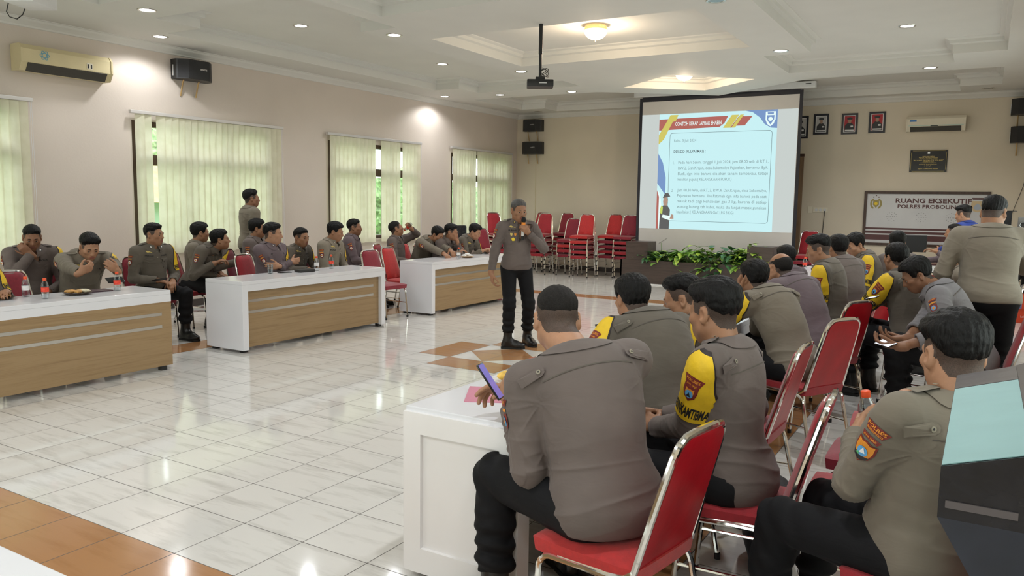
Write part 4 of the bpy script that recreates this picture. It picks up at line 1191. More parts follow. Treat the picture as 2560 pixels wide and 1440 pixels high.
for a in (90, 210, 330):
    c, s_ = math.cos(R(a)), math.sin(R(a))
    pts = [(0.03, -0.03), (0.17, -0.07), (0.19, 0.02), (0.12, 0.07), (0.03, 0.03)]
    b.prism([(x * c - y * s_, -0.03 + y * 0.2, cz + x * s_ + y * c) for x, y in pts], (0, 0.004, 0))
b.build('blade', M_BLACKP, fn)
MB().lathe([(0.001, 0.0), (0.05, 0.005), (0.065, 0.05), (0.05, 0.12), (0.001, 0.13)], (0, -0.02, cz), 18, axis=(0, 1, 0)).build('motor', M_BLACKP, fn, smooth=True)
M_BOXO = mat('orange printed carton', (0.72, 0.07, 0.02), 0.45)
M_BOXB = mat('blue printed carton', (0.16, 0.20, 0.42), 0.45, noise=0.5, nscale=10)
def carton(x, y, z, rz, w, d, h, label, ms):
    t = thing('water_carton', label, 'carton', (x, y, z), rz, 'printed water cartons on the floor')
    MB().box((0, 0, h / 2), (w, d, h), bevel=0.004).build('carton_body', ms[0], t)
    MB().box((-w * 0.3, -d / 2 - 0.001, h * 0.5), (w * 0.36, 0.003, h * 0.96)).build('printed_panel', ms[1], t)
    k = MB(); put(k, 'Le Minerale', w * 0.4, h * 0.14, (w * 0.14, -d / 2 - 0.002, h * 0.45)); k.build('lettering', M_WPRINT, t, fix=False)
    return t
carton(4.00, 10.75, 0, R(4), 0.36, 0.26, 0.2, 'orange water carton at the bottom of the pile near the fan', (M_BOXO, M_BOXO))
carton(4.05, 10.72, 0.2, R(-3), 0.44, 0.26, 0.2, 'blue and orange water carton on top of the pile near the fan', (M_BOXO, M_BOXB))
oc = thing('office_chair', 'black office chair with a rounded back against the far window', 'chair', (-5.22, 10.05, 0), R(-25))
b = MB()
b.box((0, 0, 0.44), (0.46, 0.46, 0.08), bevel=0.03); b.build('seat', M_BVINYL, oc, smooth=True)
MB().box((-0.24, 0, 0.84), (0.09, 0.46, 0.56), bevel=0.045).build('backrest', M_BVINYL, oc, smooth=True)
MB().tube([(0, 0, 0.40), (0, 0, 0.10)], 0.03, 10).tube([(-0.1, 0, 0.40), (-0.27, 0, 0.42), (-0.29, 0, 0.62)], 0.025, 8).build('column', M_BLACKP, oc, smooth=True)
b = MB()
for k in range(5):
    a = k * 72
    b.tube([(0, 0, 0.10), (0.28 * math.cos(R(a)), 0.28 * math.sin(R(a)), 0.06)], [0.03, 0.018], 8)
    b.lathe([(0.001, -0.012), (0.028, -0.012), (0.028, 0.012), (0.001, 0.012)], (0.28 * math.cos(R(a)), 0.28 * math.sin(R(a)), 0.03), 12, axis=(math.sin(R(a)), -math.cos(R(a)), 0))
b.build('base', M_BLACKP, oc)

# ================================================================== small things on the tables
M_PET = glass_mat('clear bottle plastic', (0.86, 0.90, 0.92), 0.35)
M_CAP = mat('orange bottle cap', (0.85, 0.10, 0.03), 0.4)
M_LABELR = mat('red bottle label', (0.75, 0.06, 0.03), 0.45, noise=0.3, nscale=40)
M_LABELW = mat('white bottle label', (0.80, 0.78, 0.78), 0.45, noise=0.1, nscale=40)
def make_bottle(label_mat):
    t = thing('water_bottle', 'bottle', 'bottle')
    MB().lathe([(0.001, 0.0), (0.026, 0.0), (0.029, 0.006), (0.029, 0.05), (0.027, 0.055), (0.029, 0.06), (0.029, 0.095), (0.026, 0.10), (0.029, 0.106), (0.026, 0.125), (0.014, 0.148), (0.012, 0.152), (0.012, 0.162)], n=20).build('bottle_body', M_PET, t, smooth=True, fix=True)
    MB().lathe([(0.0135, 0.150), (0.0145, 0.152), (0.0145, 0.170), (0.012, 0.172), (0.001, 0.172)], n=16).build('cap', M_CAP, t, smooth=True)
    MB().lathe([(0.0295, 0.058), (0.0297, 0.06), (0.0297, 0.093), (0.0295, 0.096)], n=20).build('label', label_mat, t, smooth=True)
    return t
_bp = [make_bottle(M_LABELW), make_bottle(M_LABELR)]
_bu = set()
def bottle(loc, label, k=1, rot=(0, 0, 0), sc=1.0):
    o = _bp[k] if k not in _bu else copy_tree(_bp[k])
    _bu.add(k)
    o.location = loc; o.rotation_euler = rot; o.scale = (sc,) * 3
    o['label'] = label; o['group'] = 'small water bottles'
    return o
TT = 0.75
bottle((-3.44, 0.99, TT), 'water bottle with a white label, leftmost on the nearest left table', 0)
bottle((-3.20, 1.02, TT), 'water bottle with a red label between the two snack plates', 1)
bottle((-3.27, 1.70, TT), 'water bottle in front of the officer using a phone at the left table', 1)
bottle((-3.36, 4.29, TT), 'clear water bottle left of the pair on the middle left table', 0)
bottle((-3.42, 4.60, TT), 'red labelled water bottle right of the pair on the middle left table', 1)
bottle((-3.13, 6.93, TT), 'water bottle beside the white snack plate on the furthest left table', 0)
bottle((1.42, 8.55, TT), 'water bottle in the middle of the last right table', 1)
bottle((1.50, 8.75, TT), 'water bottle at the far end of the last right table', 0)
gl = MB().lathe([(0.001, 0.004), (0.026, 0.004), (0.033, 0.10), (0.035, 0.10), (0.028, 0.0), (0.001, 0.0)], n=20).build('drinking_glass', M_PET, None, smooth=True)
gl.location = (-3.50, 3.70, TT); tag(gl, 'clear drinking glass in front of the officer with folded arms', 'glass')
M_FRIED = mat('fried snack crust', (0.62, 0.33, 0.10), 0.6, noise=0.35, nscale=40, bump=0.4, bscale=60)
M_PALE = mat('pale snack', (0.75, 0.68, 0.50), 0.6, noise=0.15, nscale=40, bump=0.3, bscale=60)
M_PLATE = mat('dark rattan plate', (0.06, 0.035, 0.02), 0.5, bump=0.3, bscale=90)
def blob_snack(label, loc, dims, m, seed, group):
    rnd = random.Random(seed)
    bm = bmesh.new()
    bmesh.ops.create_icosphere(bm, subdivisions=3, radius=1)
    for v in bm.verts:
        k = 1 + 0.14 * math.sin(v.co.x * 4 + seed) * math.cos(v.co.y * 5 + seed) + rnd.uniform(-0.03, 0.03)
        v.co = Vector((v.co.x * dims[0] * k, v.co.y * dims[1] * k, v.co.z * dims[2] * k))
    o = MB().bm(bm).build('fried_snack', m, None, smooth=True)
    o.location = loc; o.rotation_euler = (0, 0, seed * 1.3)
    tag(o, label, 'snack', group)
def plate(loc, label, r=0.115, m=None):
    o = MB().lathe([(0.001, 0.003), (r * 0.6, 0.004), (r, 0.020), (r * 1.02, 0.020), (r * 0.62, 0.0), (0.001, 0.0)], n=32).build('snack_plate', m or M_PLATE, None, smooth=True)
    o.location = loc; tag(o, label, 'plate', 'snack plates on the tables')
plate((-3.27, 1.33, TT), 'dark plate of fried snacks in front of the officer using a phone')
plate((-3.44, 0.78, TT), 'dark plate of fried snacks at the left edge of the picture')
for k, (dx, dy, m) in enumerate(((-0.03, -0.04, M_FRIED), (0.02, 0.0, M_FRIED), (0.0, 0.06, M_PALE))):
    blob_snack(('golden fried snack on the near side of', 'golden fried snack in the middle of', 'pale snack on the far side of')[k] + ' the plate before the officer using a phone', (-3.27 + dx, 1.33 + dy, TT + 0.028), (0.05, 0.032, 0.017), m, k + 1, 'fried snacks on plates')
for k, (dx, dy) in enumerate(((-0.02, -0.05), (0.03, 0.0), (-0.01, 0.06))):
    blob_snack(('fried snack nearest the picture edge on', 'fried snack in the middle of', 'fried snack nearest the water bottle on')[k] + ' the plate at the left edge', (-3.44 + dx, 0.78 + dy, TT + 0.028), (0.05, 0.032, 0.017), M_FRIED, k + 5, 'fried snacks on plates')
plate((-3.20, 7.26, TT), 'woven plate of white snacks on the furthest left table', 0.10, mat('woven tan plate', (0.45, 0.28, 0.14), 0.6, bump=0.3, bscale=90))
for k, (dx, dy) in enumerate(((-0.03, -0.03), (0.02, 0.03), (0.0, -0.0))):
    blob_snack(('white snack on the left side of', 'white snack on the right side of', 'white snack on top in the middle of')[k] + ' the woven plate', (-3.20 + dx, 7.26 + dy, TT + 0.03 + (0.02 if k == 2 else 0)), (0.045, 0.04, 0.02), M_WPRINT, k + 9, 'white snacks on the woven plate')
def slab_thing(name, label, cat, loc, rz, dims, m, bev=0.004, rx=0.0, group=None):
    o = MB().box((0, 0, dims[2] / 2), dims, bevel=bev).build(name, m, None, smooth=True)
    o.location = loc; o.rotation_euler = (rx, 0, rz)
    return tag(o, label, cat, group)
M_PHB = mat('black phone glass', (0.01, 0.01, 0.012), 0.12)
slab_thing('phone', 'black phone lying on the middle left table beside the glass', 'phone', (-3.44, 3.86, TT), R(70), (0.15, 0.075, 0.009), M_PHB)
slab_thing('pouch', 'black zipped pouch lying on the middle left table', 'pouch', (-3.34, 4.08, TT), R(80), (0.22, 0.12, 0.035), mat('black leather', (0.015, 0.014, 0.014), 0.45, bump=0.3, bscale=120), 0.015)
slab_thing('notebook', 'dark notebook under the phone hands at the nearest left table', 'notebook', (-3.36, 1.55, TT), R(85), (0.24, 0.16, 0.012), mat('dark notebook cover', (0.05, 0.02, 0.03), 0.4))
fo = MB()
fo.prism([(0, 0, 0), (0.33, 0, 0), (0.33, 0.24, 0), (0, 0.24, 0)], (0, 0, 0.0025))
fo.add([(0.0, 0.0, 0.0025), (0.33, 0.0, 0.0025), (0.33, 0.24, 0.0055), (0.0, 0.24, 0.012), (0.0, 0, 0.0035), (0.33, 0, 0.0035), (0.33, 0.24, 0.0065), (0, 0.24, 0.013)], [(0, 1, 2, 3), (7, 6, 5, 4), (0, 4, 5, 1), (1, 5, 6, 2), (2, 6, 7, 3), (3, 7, 4, 0)])
fo = fo.build('paper_folder', mat('pink paper folder', (0.62, 0.24, 0.33), 0.6, noise=0.05, nscale=5))
fo.location = (1.58, 0.20, TT); fo.rotation_euler = (0, 0, R(28)); tag(fo, 'pink paper folder under the phone of the nearest officer', 'folder')
sb = thing('snack_packet', 'red and yellow snack packet beside the nearest officer', 'packet', (1.62, 0.74, TT), R(20))
bm = bmesh.new(); bmesh.ops.create_icosphere(bm, subdivisions=3, radius=1)
for v in bm.verts:
    k = 1 + 0.1 * math.sin(v.co.x * 7) * math.cos(v.co.z * 6)
    v.co = Vector((v.co.x * 0.05 * k, v.co.y * 0.09, v.co.z * 0.055 * k + 0.058))
MB().bm(bm).build('packet_body', mat('shiny packet foil', (0.62, 0.10, 0.04), 0.25, noise=0.9, nscale=9), sb, smooth=True)
plate((1.58, 0.62, TT), 'plate of fried banana beside the snack packet on the nearest right table', 0.10, M_GREYP)
for k, (dx, dy) in enumerate(((-0.04, 0.0), (0.01, -0.03), (0.0, 0.03))):
    blob_snack(('fried banana on the left of', 'fried banana at the front of', 'fried banana at the back of')[k] + ' the plate beside the snack packet', (1.58 + dx, 0.62 + dy, TT + 0.035), (0.055, 0.025, 0.022), mat('fried banana', (0.78, 0.50, 0.10), 0.5, noise=0.3, nscale=30), k + 13, 'fried bananas on the plate')
slab_thing('paper_sheet', 'white paper sheets in front of the officer in profile', 'paper', (1.62, 1.72, TT), R(10), (0.30, 0.42, 0.004), M_WPRINT, 0.0)
slab_thing('paper_sheet', 'white paper sheet before the officer resting his chin', 'paper', (1.72, 2.45, TT), R(-6), (0.21, 0.30, 0.004), M_WPRINT, 0.0)
slab_thing('paper_sheet', 'white papers on the emblem desk under the reaching hand', 'paper', (2.70, 11.85, 0.75), R(10), (0.30, 0.21, 0.01), M_WPRINT, 0.0)
bg_ = thing('backpack', 'black backpack on the floor behind the chair of the officer in the yellow armband', 'bag', (2.72, 0.98, 0), R(20))
bm = bmesh.new(); bmesh.ops.create_icosphere(bm, subdivisions=4, radius=1)
for v in bm.verts:
    x, y, z = v.co
    f = lambda a, p: math.copysign(abs(a) ** p, a)
    k = 1 + 0.03 * math.sin(x * 9) * math.sin(z * 7)
    v.co = Vector((f(x, 0.6) * 0.11 * k, f(y, 0.6) * 0.17 * k, f(z, 0.7) * 0.20 * k + 0.20))
MB().bm(bm).build('bag_body', mat('black bag nylon', (0.012, 0.013, 0.018), 0.6, bump=0.4, bscale=90), bg_, smooth=True)
MB().tube([(-0.05, 0.03, 0.38), (-0.05, 0.05, 0.44), (-0.05, -0.05, 0.44), (-0.05, -0.03, 0.38)], 0.010, 8).build('carry_loop', M_CABLE, bg_, smooth=True)
MB().box((0.10, 0, 0.16), (0.05, 0.22, 0.16), bevel=0.02).build('front_pocket', mat('black bag nylon', (0.012, 0.013, 0.018), 0.6), bg_, smooth=True)
# ================================================================== people: skeleton
def _n(v):
    v = np.asarray(v, float)
    return v / max(1e-9, np.linalg.norm(v))
def _rot(v, axis, deg):
    a = _n(axis); t = math.radians(deg); v = np.asarray(v, float)
    return v * math.cos(t) + np.cross(a, v) * math.sin(t) + a * a.dot(v) * (1 - math.cos(t))
def _ik(a, t, l1, l2, pole):
    a, t = np.asarray(a, float), np.asarray(t, float)
    d = t - a
    D = np.linalg.norm(d)
    if D > (l1 + l2) * 0.995:
        t = a + d / D * (l1 + l2) * 0.995; d = t - a; D = np.linalg.norm(d)
    k = (l1 * l1 - l2 * l2 + D * D) / (2 * D)
    h = math.sqrt(max(0, l1 * l1 - k * k))
    u = d / D
    p = np.asarray(pole, float); p = p - u * p.dot(u)
    return a + u * k + _n(p) * h, t
def skeleton(sp):
    """joint positions of a person from a pose: base point, facing, leans, head direction, hand and foot targets"""
    s = sp.get('s', 0.97)
    U = np.array([0, 0, 1.0])
    f = math.radians(sp['f'])
    F = np.array([math.cos(f), math.sin(f), 0]); Rt = np.array([math.sin(f), -math.cos(f), 0])
    sit = sp.get('sit', True)
    J = dict(s=s, F=F, Rt=Rt)
    hz = sp.get('hz', (0.545 if sit else 0.925 * s))
    P = np.array([sp['x'], sp['y'], hz])
    ln, sl = sp.get('lean', 5), sp.get('side', 0)
    def tilt(a, b): return _rot(_rot(U, Rt, -a), F, b)
    a1, a2 = tilt(ln * 0.62, sl * 0.8), tilt(ln * 1.12 + (4 if sit else 2), sl)
    R1_ = _n(Rt - a1 * Rt.dot(a1)); F1 = np.cross(a1, R1_)
    R2_ = _rot(_n(Rt - a2 * Rt.dot(a2)), a2, sp.get('tw', 0)); F2 = np.cross(a2, R2_)
    W = P + a1 * 0.20 * s
    NK = W + a2 * 0.30 * s
    J.update(P=P, W=W, N=NK, a1=a1, a2=a2, R1=R1_, F1=F1, R2=R2_, F2=F2)
    hy = math.radians(sp.get('hy', sp['f']))
    HF = np.array([math.cos(hy), math.sin(hy), 0]); HR = np.array([math.sin(hy), -math.cos(hy), 0]); HU = U
    p = sp.get('hp', 0)
    HF, HU = _rot(HF, HR, -p), _rot(HU, HR, -p)
    rl = sp.get('hr', 0)
    HR, HU = _rot(HR, HF, rl), _rot(HU, HF, rl)
    nd = _n(a2 * 0.7 + U * 0.5 + F2 * 0.12)
    hs = sp.get('hs', 1.0)
    hf = sp.get('hf', 0) + 0.0014 * max(0, ln if sit else 0)
    hd = sp.get('hd', 0) + 0.0010 * max(0, ln if sit else 0)
    J['HC'] = NK + nd * 0.046 * s + HU * 0.084 * hs + HF * 0.015 + F * hf - U * hd
    J.update(HF=HF, HR=HR, HU=HU, nd=nd, hs=hs)
    g = sp.get('g', 1.0)
    gs = 0.5 + 0.5 * g
    for sd, k in (('R', 1), ('L', -1)):
        S = NK - a2 * (0.058 * s) + R2_ * (k * 0.178 * s * gs) + U * sp.get('sh' + sd, 0)
        J['S' + sd] = S
        tgt = sp.get('h' + sd)
        if tgt is None:
            if sit: tgt = P + F * 0.30 + Rt * (k * 0.13) + U * 0.105
            else: tgt = S - U * 0.52 * s + Rt * (k * 0.08) + F * 0.04
        pole = sp.get('e' + sd)
        if pole is None:
            pole = Rt * (k * 0.5) - U * 0.8 - F * 0.35 if sit else Rt * (k * 0.35) - F * 0.9
        E, Wr = _ik(S, tgt, 0.285 * s, 0.255 * s, pole)
        J['E' + sd], J['W' + sd] = E, Wr
        hd = sp.get('d' + sd)
        J['D' + sd] = _n(hd) if hd is not None else _n(_n(Wr - E) + (np.array([0, 0, -0.12]) if sit else 0))
        pn = sp.get('p' + sd)
        pn = np.asarray(pn, float) if pn is not None else (-U if sit else -Rt * k)
        pn = _n(pn - J['D' + sd] * pn.dot(J['D' + sd]) + 1e-6)
        J['PN' + sd] = pn
        HJ = P + R1_ * (k * 0.092 * s * (0.6 + 0.4 * g)) - a1 * 0.01
        J['Q' + sd] = HJ
        ft = sp.get('f' + sd)
        if ft is None:
            if sit: ft = np.array([P[0], P[1], 0]) + F * 0.44 + Rt * (k * 0.15)
            else: ft = np.array([P[0], P[1], 0]) + Rt * (k * 0.10)
        ft = np.asarray(ft, float)
        A = np.array([ft[0], ft[1], (ft[2] if len(ft) > 2 else 0) + 0.095])
        kp = sp.get('k' + sd)
        if kp is None:
            kp = F + U * 0.6 + Rt * k * 0.12 if sit else F + Rt * k * 0.1
        K, A = _ik(HJ, A, 0.425 * s, 0.415 * s, kp)
        J['K' + sd], J['A' + sd] = K, A
        J['T' + sd] = _n(np.append(np.asarray(sp.get('t' + sd, (F + Rt * k * 0.2)[:2]), float)[:2], 0))
    return J
# ------------------------------------------------------------------ signed distance modelling
class Field:
    def __init__(s, lo, hi, h):
        s.h = h
        s.lo = np.asarray(lo, float)
        s.n = np.ceil((np.asarray(hi, float) - s.lo) / h).astype(int) + 1
        s.F = np.full(s.n, 0.5, np.float32)
    def grid(s, lo, hi):
        a = np.clip(np.floor((np.asarray(lo) - s.lo) / s.h).astype(int), 0, s.n)
        b = np.clip(np.ceil((np.asarray(hi) - s.lo) / s.h).astype(int) + 1, 0, s.n)
        if (b <= a).any(): return None
        ax = [(s.lo[i] + s.h * np.arange(a[i], b[i])).astype(np.float32) for i in range(3)]
        return tuple(slice(a[i], b[i]) for i in range(3)), ax[0][:, None, None], ax[1][None, :, None], ax[2][None, None, :]
    def put(s, lo, hi, fn, k, op='+'):
        m = k + 3 * s.h
        g = s.grid(np.asarray(lo) - m, np.asarray(hi) + m)
        if g is None: return s
        sl, X, Y, Z = g
        d = fn(X, Y, Z).astype(np.float32)
        A = s.F[sl]
        if op == '-': d = -d
        if k > 0:
            h = np.maximum(k - np.abs(A - d), 0) / k
            c = h * h * (k * 0.25)
        else: c = 0
        s.F[sl] = np.minimum(A, d) - c if op == '+' else np.maximum(A, d) + c
        return s
    def cone(s, a, b, r1, r2, k=0.01, op='+'):
        a, b = np.asarray(a, float), np.asarray(b, float)
        v = b - a; L2 = max(1e-9, v.dot(v))
        r = max(r1, r2)
        def fn(X, Y, Z):
            t = np.clip(((X - a[0]) * v[0] + (Y - a[1]) * v[1] + (Z - a[2]) * v[2]) / L2, 0, 1)
            return np.sqrt((X - a[0] - t * v[0]) ** 2 + (Y - a[1] - t * v[1]) ** 2 + (Z - a[2] - t * v[2]) ** 2) - (r1 + t * (r2 - r1))
        return s.put(np.minimum(a, b) - r, np.maximum(a, b) + r, fn, k, op)
    def ell(s, c, r, M=None, k=0.01, op='+'):
        """ellipsoid; M rows are its axes"""
        c = np.asarray(c, float); r = np.asarray(r, float)
        M = np.eye(3) if M is None else np.asarray(M, float)
        ext = np.sqrt(((M * r[:, None]) ** 2).sum(0))
        def fn(X, Y, Z):
            x, y, z = X - c[0], Y - c[1], Z - c[2]
            u = [M[i, 0] * x + M[i, 1] * y + M[i, 2] * z for i in range(3)]
            k0 = np.sqrt(sum((u[i] / r[i]) ** 2 for i in range(3)))
            k1 = np.sqrt(sum((u[i] / r[i] ** 2) ** 2 for i in range(3)))
            return k0 * (k0 - 1) / np.maximum(k1, 1e-6)
        return s.put(c - ext, c + ext, fn, k, op)
    def half(s, p, nrm, k=0.0, lo=None, hi=None):
        """cut away everything on the side the normal points to"""
        p, n = np.asarray(p, float), _n(nrm)
        hi_ = s.lo + s.h * (s.n - 1)
        return s.put(s.lo if lo is None else lo, hi_ if hi is None else hi, lambda X, Y, Z: -((X - p[0]) * n[0] + (Y - p[1]) * n[1] + (Z - p[2]) * n[2]), k, '-')
    def mesh(s, smooth=1):
        F = s.F
        I = F < 0
        c = np.zeros(np.array(F.shape) - 1, np.uint8)
        for dx in (0, 1):
            for dy in (0, 1):
                for dz in (0, 1):
                    c += I[dx:F.shape[0] - 1 + dx, dy:F.shape[1] - 1 + dy, dz:F.shape[2] - 1 + dz]
        act = np.argwhere((c > 0) & (c < 8))
        if len(act) == 0: return np.zeros((0, 3)), np.zeros((0, 4), int)
        sh = c.shape
        key = (act[:, 0] * sh[1] + act[:, 1]) * sh[2] + act[:, 2]
        acc = np.zeros((len(act), 3)); cnt = np.zeros(len(act))
        off = [(0, 0, 0), (1, 0, 0), (0, 1, 0), (1, 1, 0), (0, 0, 1), (1, 0, 1), (0, 1, 1), (1, 1, 1)]
        V = np.stack([F[act[:, 0] + o[0], act[:, 1] + o[1], act[:, 2] + o[2]] for o in off], 1)
        for i, j in ((0, 1), (2, 3), (4, 5), (6, 7), (0, 2), (1, 3), (4, 6), (5, 7), (0, 4), (1, 5), (2, 6), (3, 7)):
            a, b = V[:, i], V[:, j]
            m = (a < 0) != (b < 0)
            t = np.where(m, a / np.where(m, a - b, 1), 0)
            p = np.array(off[i]) + t[:, None] * (np.array(off[j]) - np.array(off[i]))
            acc += p * m[:, None]; cnt += m
        vs = s.lo + s.h * (act + acc / cnt[:, None])
        quads = []
        for ax in range(3):
            o = [0, 0, 0]; o[ax] = 1
            e = [(slice(0, F.shape[d] - o[d]) if d == ax else slice(1, F.shape[d] - 1)) for d in range(3)]
            e2 = [(slice(o[d], F.shape[d]) if d == ax else slice(1, F.shape[d] - 1)) for d in range(3)]
            A, B = I[tuple(e)], I[tuple(e2)]
            ed = np.argwhere(A != B)
            if len(ed) == 0: continue
            fl = A[tuple(ed.T)]
            ed = ed + np.array([0 if d == ax else 1 for d in range(3)])
            u, w = [(1, 2), (2, 0), (0, 1)][ax]
            du = np.zeros(3, int); du[u] = 1
            dw = np.zeros(3, int); dw[w] = 1
            q = []
            for dd in (du + dw, dw, 0 * du, du):
                cc = ed - dd
                kk = (cc[:, 0] * sh[1] + cc[:, 1]) * sh[2] + cc[:, 2]
                q.append(np.searchsorted(key, kk))
            q = np.stack(q, 1)
            q[~fl] = q[~fl][:, ::-1]
            quads.append(q)
        qd = np.concatenate(quads)
        for _ in range(smooth):
            S = np.zeros_like(vs); n = np.zeros(len(vs))
            for a, b in ((0, 1), (1, 2), (2, 3), (3, 0)):
                for d in range(3): S[:, d] += np.bincount(qd[:, a], vs[qd[:, b], d], len(vs))
                n += np.bincount(qd[:, a], minlength=len(vs))
            vs = 0.5 * vs + 0.5 * S / np.maximum(n, 1)[:, None]
        return vs, qd
def vnormals(v, q):
    n = np.cross(v[q[:, 2]] - v[q[:, 0]], v[q[:, 3]] - v[q[:, 1]])
    o = np.zeros_like(v)
    for k in range(4):
        for d in range(3): o[:, d] += np.bincount(q[:, k], n[:, d], len(v))
    return o / np.maximum(np.linalg.norm(o, axis=1), 1e-9)[:, None]
def np_obj(name, v, q, mats, base, parent=None, mi=None, smooth=True):
    me = bpy.data.meshes.new(name)
    k = q.shape[1]
    me.vertices.add(len(v)); me.vertices.foreach_set('co', (v - base).astype(np.float32).ravel())
    me.loops.add(q.size); me.loops.foreach_set('vertex_index', q.astype(np.int32).ravel())
    me.polygons.add(len(q)); me.polygons.foreach_set('loop_start', np.arange(0, q.size, k, dtype=np.int32))
    mats = mats if isinstance(mats, (list, tuple)) else [mats]
    for m in mats: me.materials.append(m)
    if mi is not None: me.polygons.foreach_set('material_index', mi.astype(np.int32))
    me.polygons.foreach_set('use_smooth', [smooth] * len(q))
    me.update(calc_edges=True)
    o = bpy.data.objects.new(name, me)
    COL.objects.link(o)
    if parent: o.parent = parent
    return o
def pnoise(p, f, seed=0):
    x, y, z = p[:, 0] * f + seed, p[:, 1] * f + seed * 1.7, p[:, 2] * f - seed
    return (np.sin(x + 1.3 * np.sin(y * 0.9)) * np.sin(y * 1.1 + 1.1 * np.sin(z)) + np.sin(z * 1.2 + np.sin(x * 1.4)) * 0.6) / 1.6

# ------------------------------------------------------------------ materials of people
def skin_mat(i, c):
    nm = 'skin tone %d' % i
    if nm in MATS: return MATS[nm]
    m = mat(nm, c, 0.5, spec=0.4, noise=0.10, nscale=22, bump=0.06, bscale=420)
    b = m.node_tree.nodes['Principled BSDF']
    b.inputs['Subsurface Weight'].default_value = 0.06
    b.inputs['Subsurface Radius'].default_value = (0.02, 0.007, 0.004)
    return m
SKINS = [skin_mat(0, (0.34, 0.17, 0.095)), skin_mat(1, (0.42, 0.22, 0.13)), skin_mat(2, (0.26, 0.125, 0.07)), skin_mat(3, (0.50, 0.28, 0.17))]
LIPS = [mat('lip tone %d' % i, c, 0.45) for i, c in enumerate(((0.26, 0.095, 0.07), (0.34, 0.12, 0.09), (0.20, 0.075, 0.055), (0.40, 0.15, 0.12)))]
SCALP = [mat('shaved scalp %d' % i, c, 0.6, noise=0.35, nscale=300, bump=0.15, bscale=500) for i, c in enumerate(((0.060, 0.036, 0.026), (0.070, 0.042, 0.030), (0.048, 0.028, 0.020), (0.075, 0.046, 0.033)))]
M_HAIR = mat('black hair', (0.0045, 0.004, 0.004), 0.55, spec=0.22, noise=0.3, nscale=60, bump=0.6, bscale=140, stretch=(1, 1, 0.3))
M_HAIRG = mat('greying hair', (0.075, 0.072, 0.070), 0.55, noise=0.6, nscale=180, bump=0.6, bscale=160)
M_HAIRS = mat('short cropped hair', (0.012, 0.010, 0.009), 0.65, spec=0.2, noise=0.4, nscale=200, bump=0.5, bscale=300)
M_EYEW = mat('eye white', (0.40, 0.36, 0.33), 0.3)
M_IRIS = mat('dark iris', (0.02, 0.012, 0.008), 0.15)
def cloth(nm, c, sheen=0.1):
    if nm in MATS: return MATS[nm]
    m, nt, b = nodes_of(nm)
    tc = N(nt, 'ShaderNodeTexCoord')
    n1 = N(nt, 'ShaderNodeTexNoise', i_Scale=5.0, i_Detail=3.0)
    L(nt, tc.outputs['Object'], n1.inputs['Vector'])
    L(nt, ramp(nt, n1.outputs['Fac'], [(0.35, tuple(x * 0.92 for x in c)), (0.65, tuple(min(1, x * 1.07) for x in c))]), b.inputs['Base Color'])
    mp = N(nt, 'ShaderNodeMapping'); mp.inputs['Scale'].default_value = (1, 1, 2.2)
    L(nt, tc.outputs['Object'], mp.inputs['Vector'])
    n2 = N(nt, 'ShaderNodeTexNoise', i_Scale=11.0, i_Detail=2.0, i_Distortion=0.8)
    L(nt, mp.outputs[0], n2.inputs['Vector'])
    n3 = N(nt, 'ShaderNodeTexNoise', i_Scale=700.0, i_Detail=1.0)
    L(nt, tc.outputs['Object'], n3.inputs['Vector'])
    b1 = N(nt, 'ShaderNodeBump', i_Strength=0.22, i_Distance=0.012)
    L(nt, n2.outputs['Fac'], b1.inputs['Height'])
    b2 = N(nt, 'ShaderNodeBump', i_Strength=0.10, i_Distance=0.001)
    L(nt, n3.outputs['Fac'], b2.inputs['Height'])
    L(nt, b1.outputs['Normal'], b2.inputs['Normal'])
    L(nt, b2.outputs['Normal'], b.inputs['Normal'])
    b.inputs['Roughness'].default_value = 0.78
    b.inputs['Specular IOR Level'].default_value = 0.25
    b.inputs['Sheen Weight'].default_value = sheen
    MATS[nm] = m
    return m
SHIRTS = {'brown': cloth('grey brown uniform cloth', (0.140, 0.112, 0.102)), 'khaki': cloth('khaki uniform cloth', (0.185, 0.158, 0.122)), 'olive': cloth('olive grey uniform cloth', (0.128, 0.109, 0.088)),
          'purple': cloth('mauve grey uniform cloth', (0.140, 0.106, 0.118)), 'grey': cloth('blue grey uniform cloth', (0.190, 0.180, 0.190)), 'blue': cloth('royal blue shirt cloth', (0.025, 0.05, 0.26)),
          'light': cloth('light khaki uniform cloth', (0.235, 0.203, 0.160))}
M_TROUS = cloth('black trouser cloth', (0.006, 0.006, 0.0075), 0.0)
M_NAVY = cloth('navy trouser cloth', (0.009, 0.012, 0.024), 0.0)
M_BOOT = mat('black leather boot', (0.012, 0.011, 0.011), 0.3, noise=0.3, nscale=40, bump=0.2, bscale=60)
M_SOLE = mat('black rubber sole', (0.008, 0.008, 0.008), 0.7)
M_BAND = mat('yellow quilted armband', (0.80, 0.52, 0.015), 0.6, noise=0.06, nscale=30, bump=0.25, bscale=38)
M_BANDB = mat('black armband border', (0.02, 0.012, 0.012), 0.6)
M_PATCHR = mat('maroon embroidered patch', (0.20, 0.022, 0.016), 0.6, bump=0.2, bscale=300)
M_PATCHO = mat('orange embroidery', (0.75, 0.28, 0.03), 0.6)
M_PATCHB = mat('light blue embroidery', (0.12, 0.38, 0.70), 0.6)
M_PATCHK = mat('black embroidery', (0.02, 0.018, 0.02), 0.6)
M_BTN = mat('khaki button', (0.30, 0.27, 0.20), 0.35)

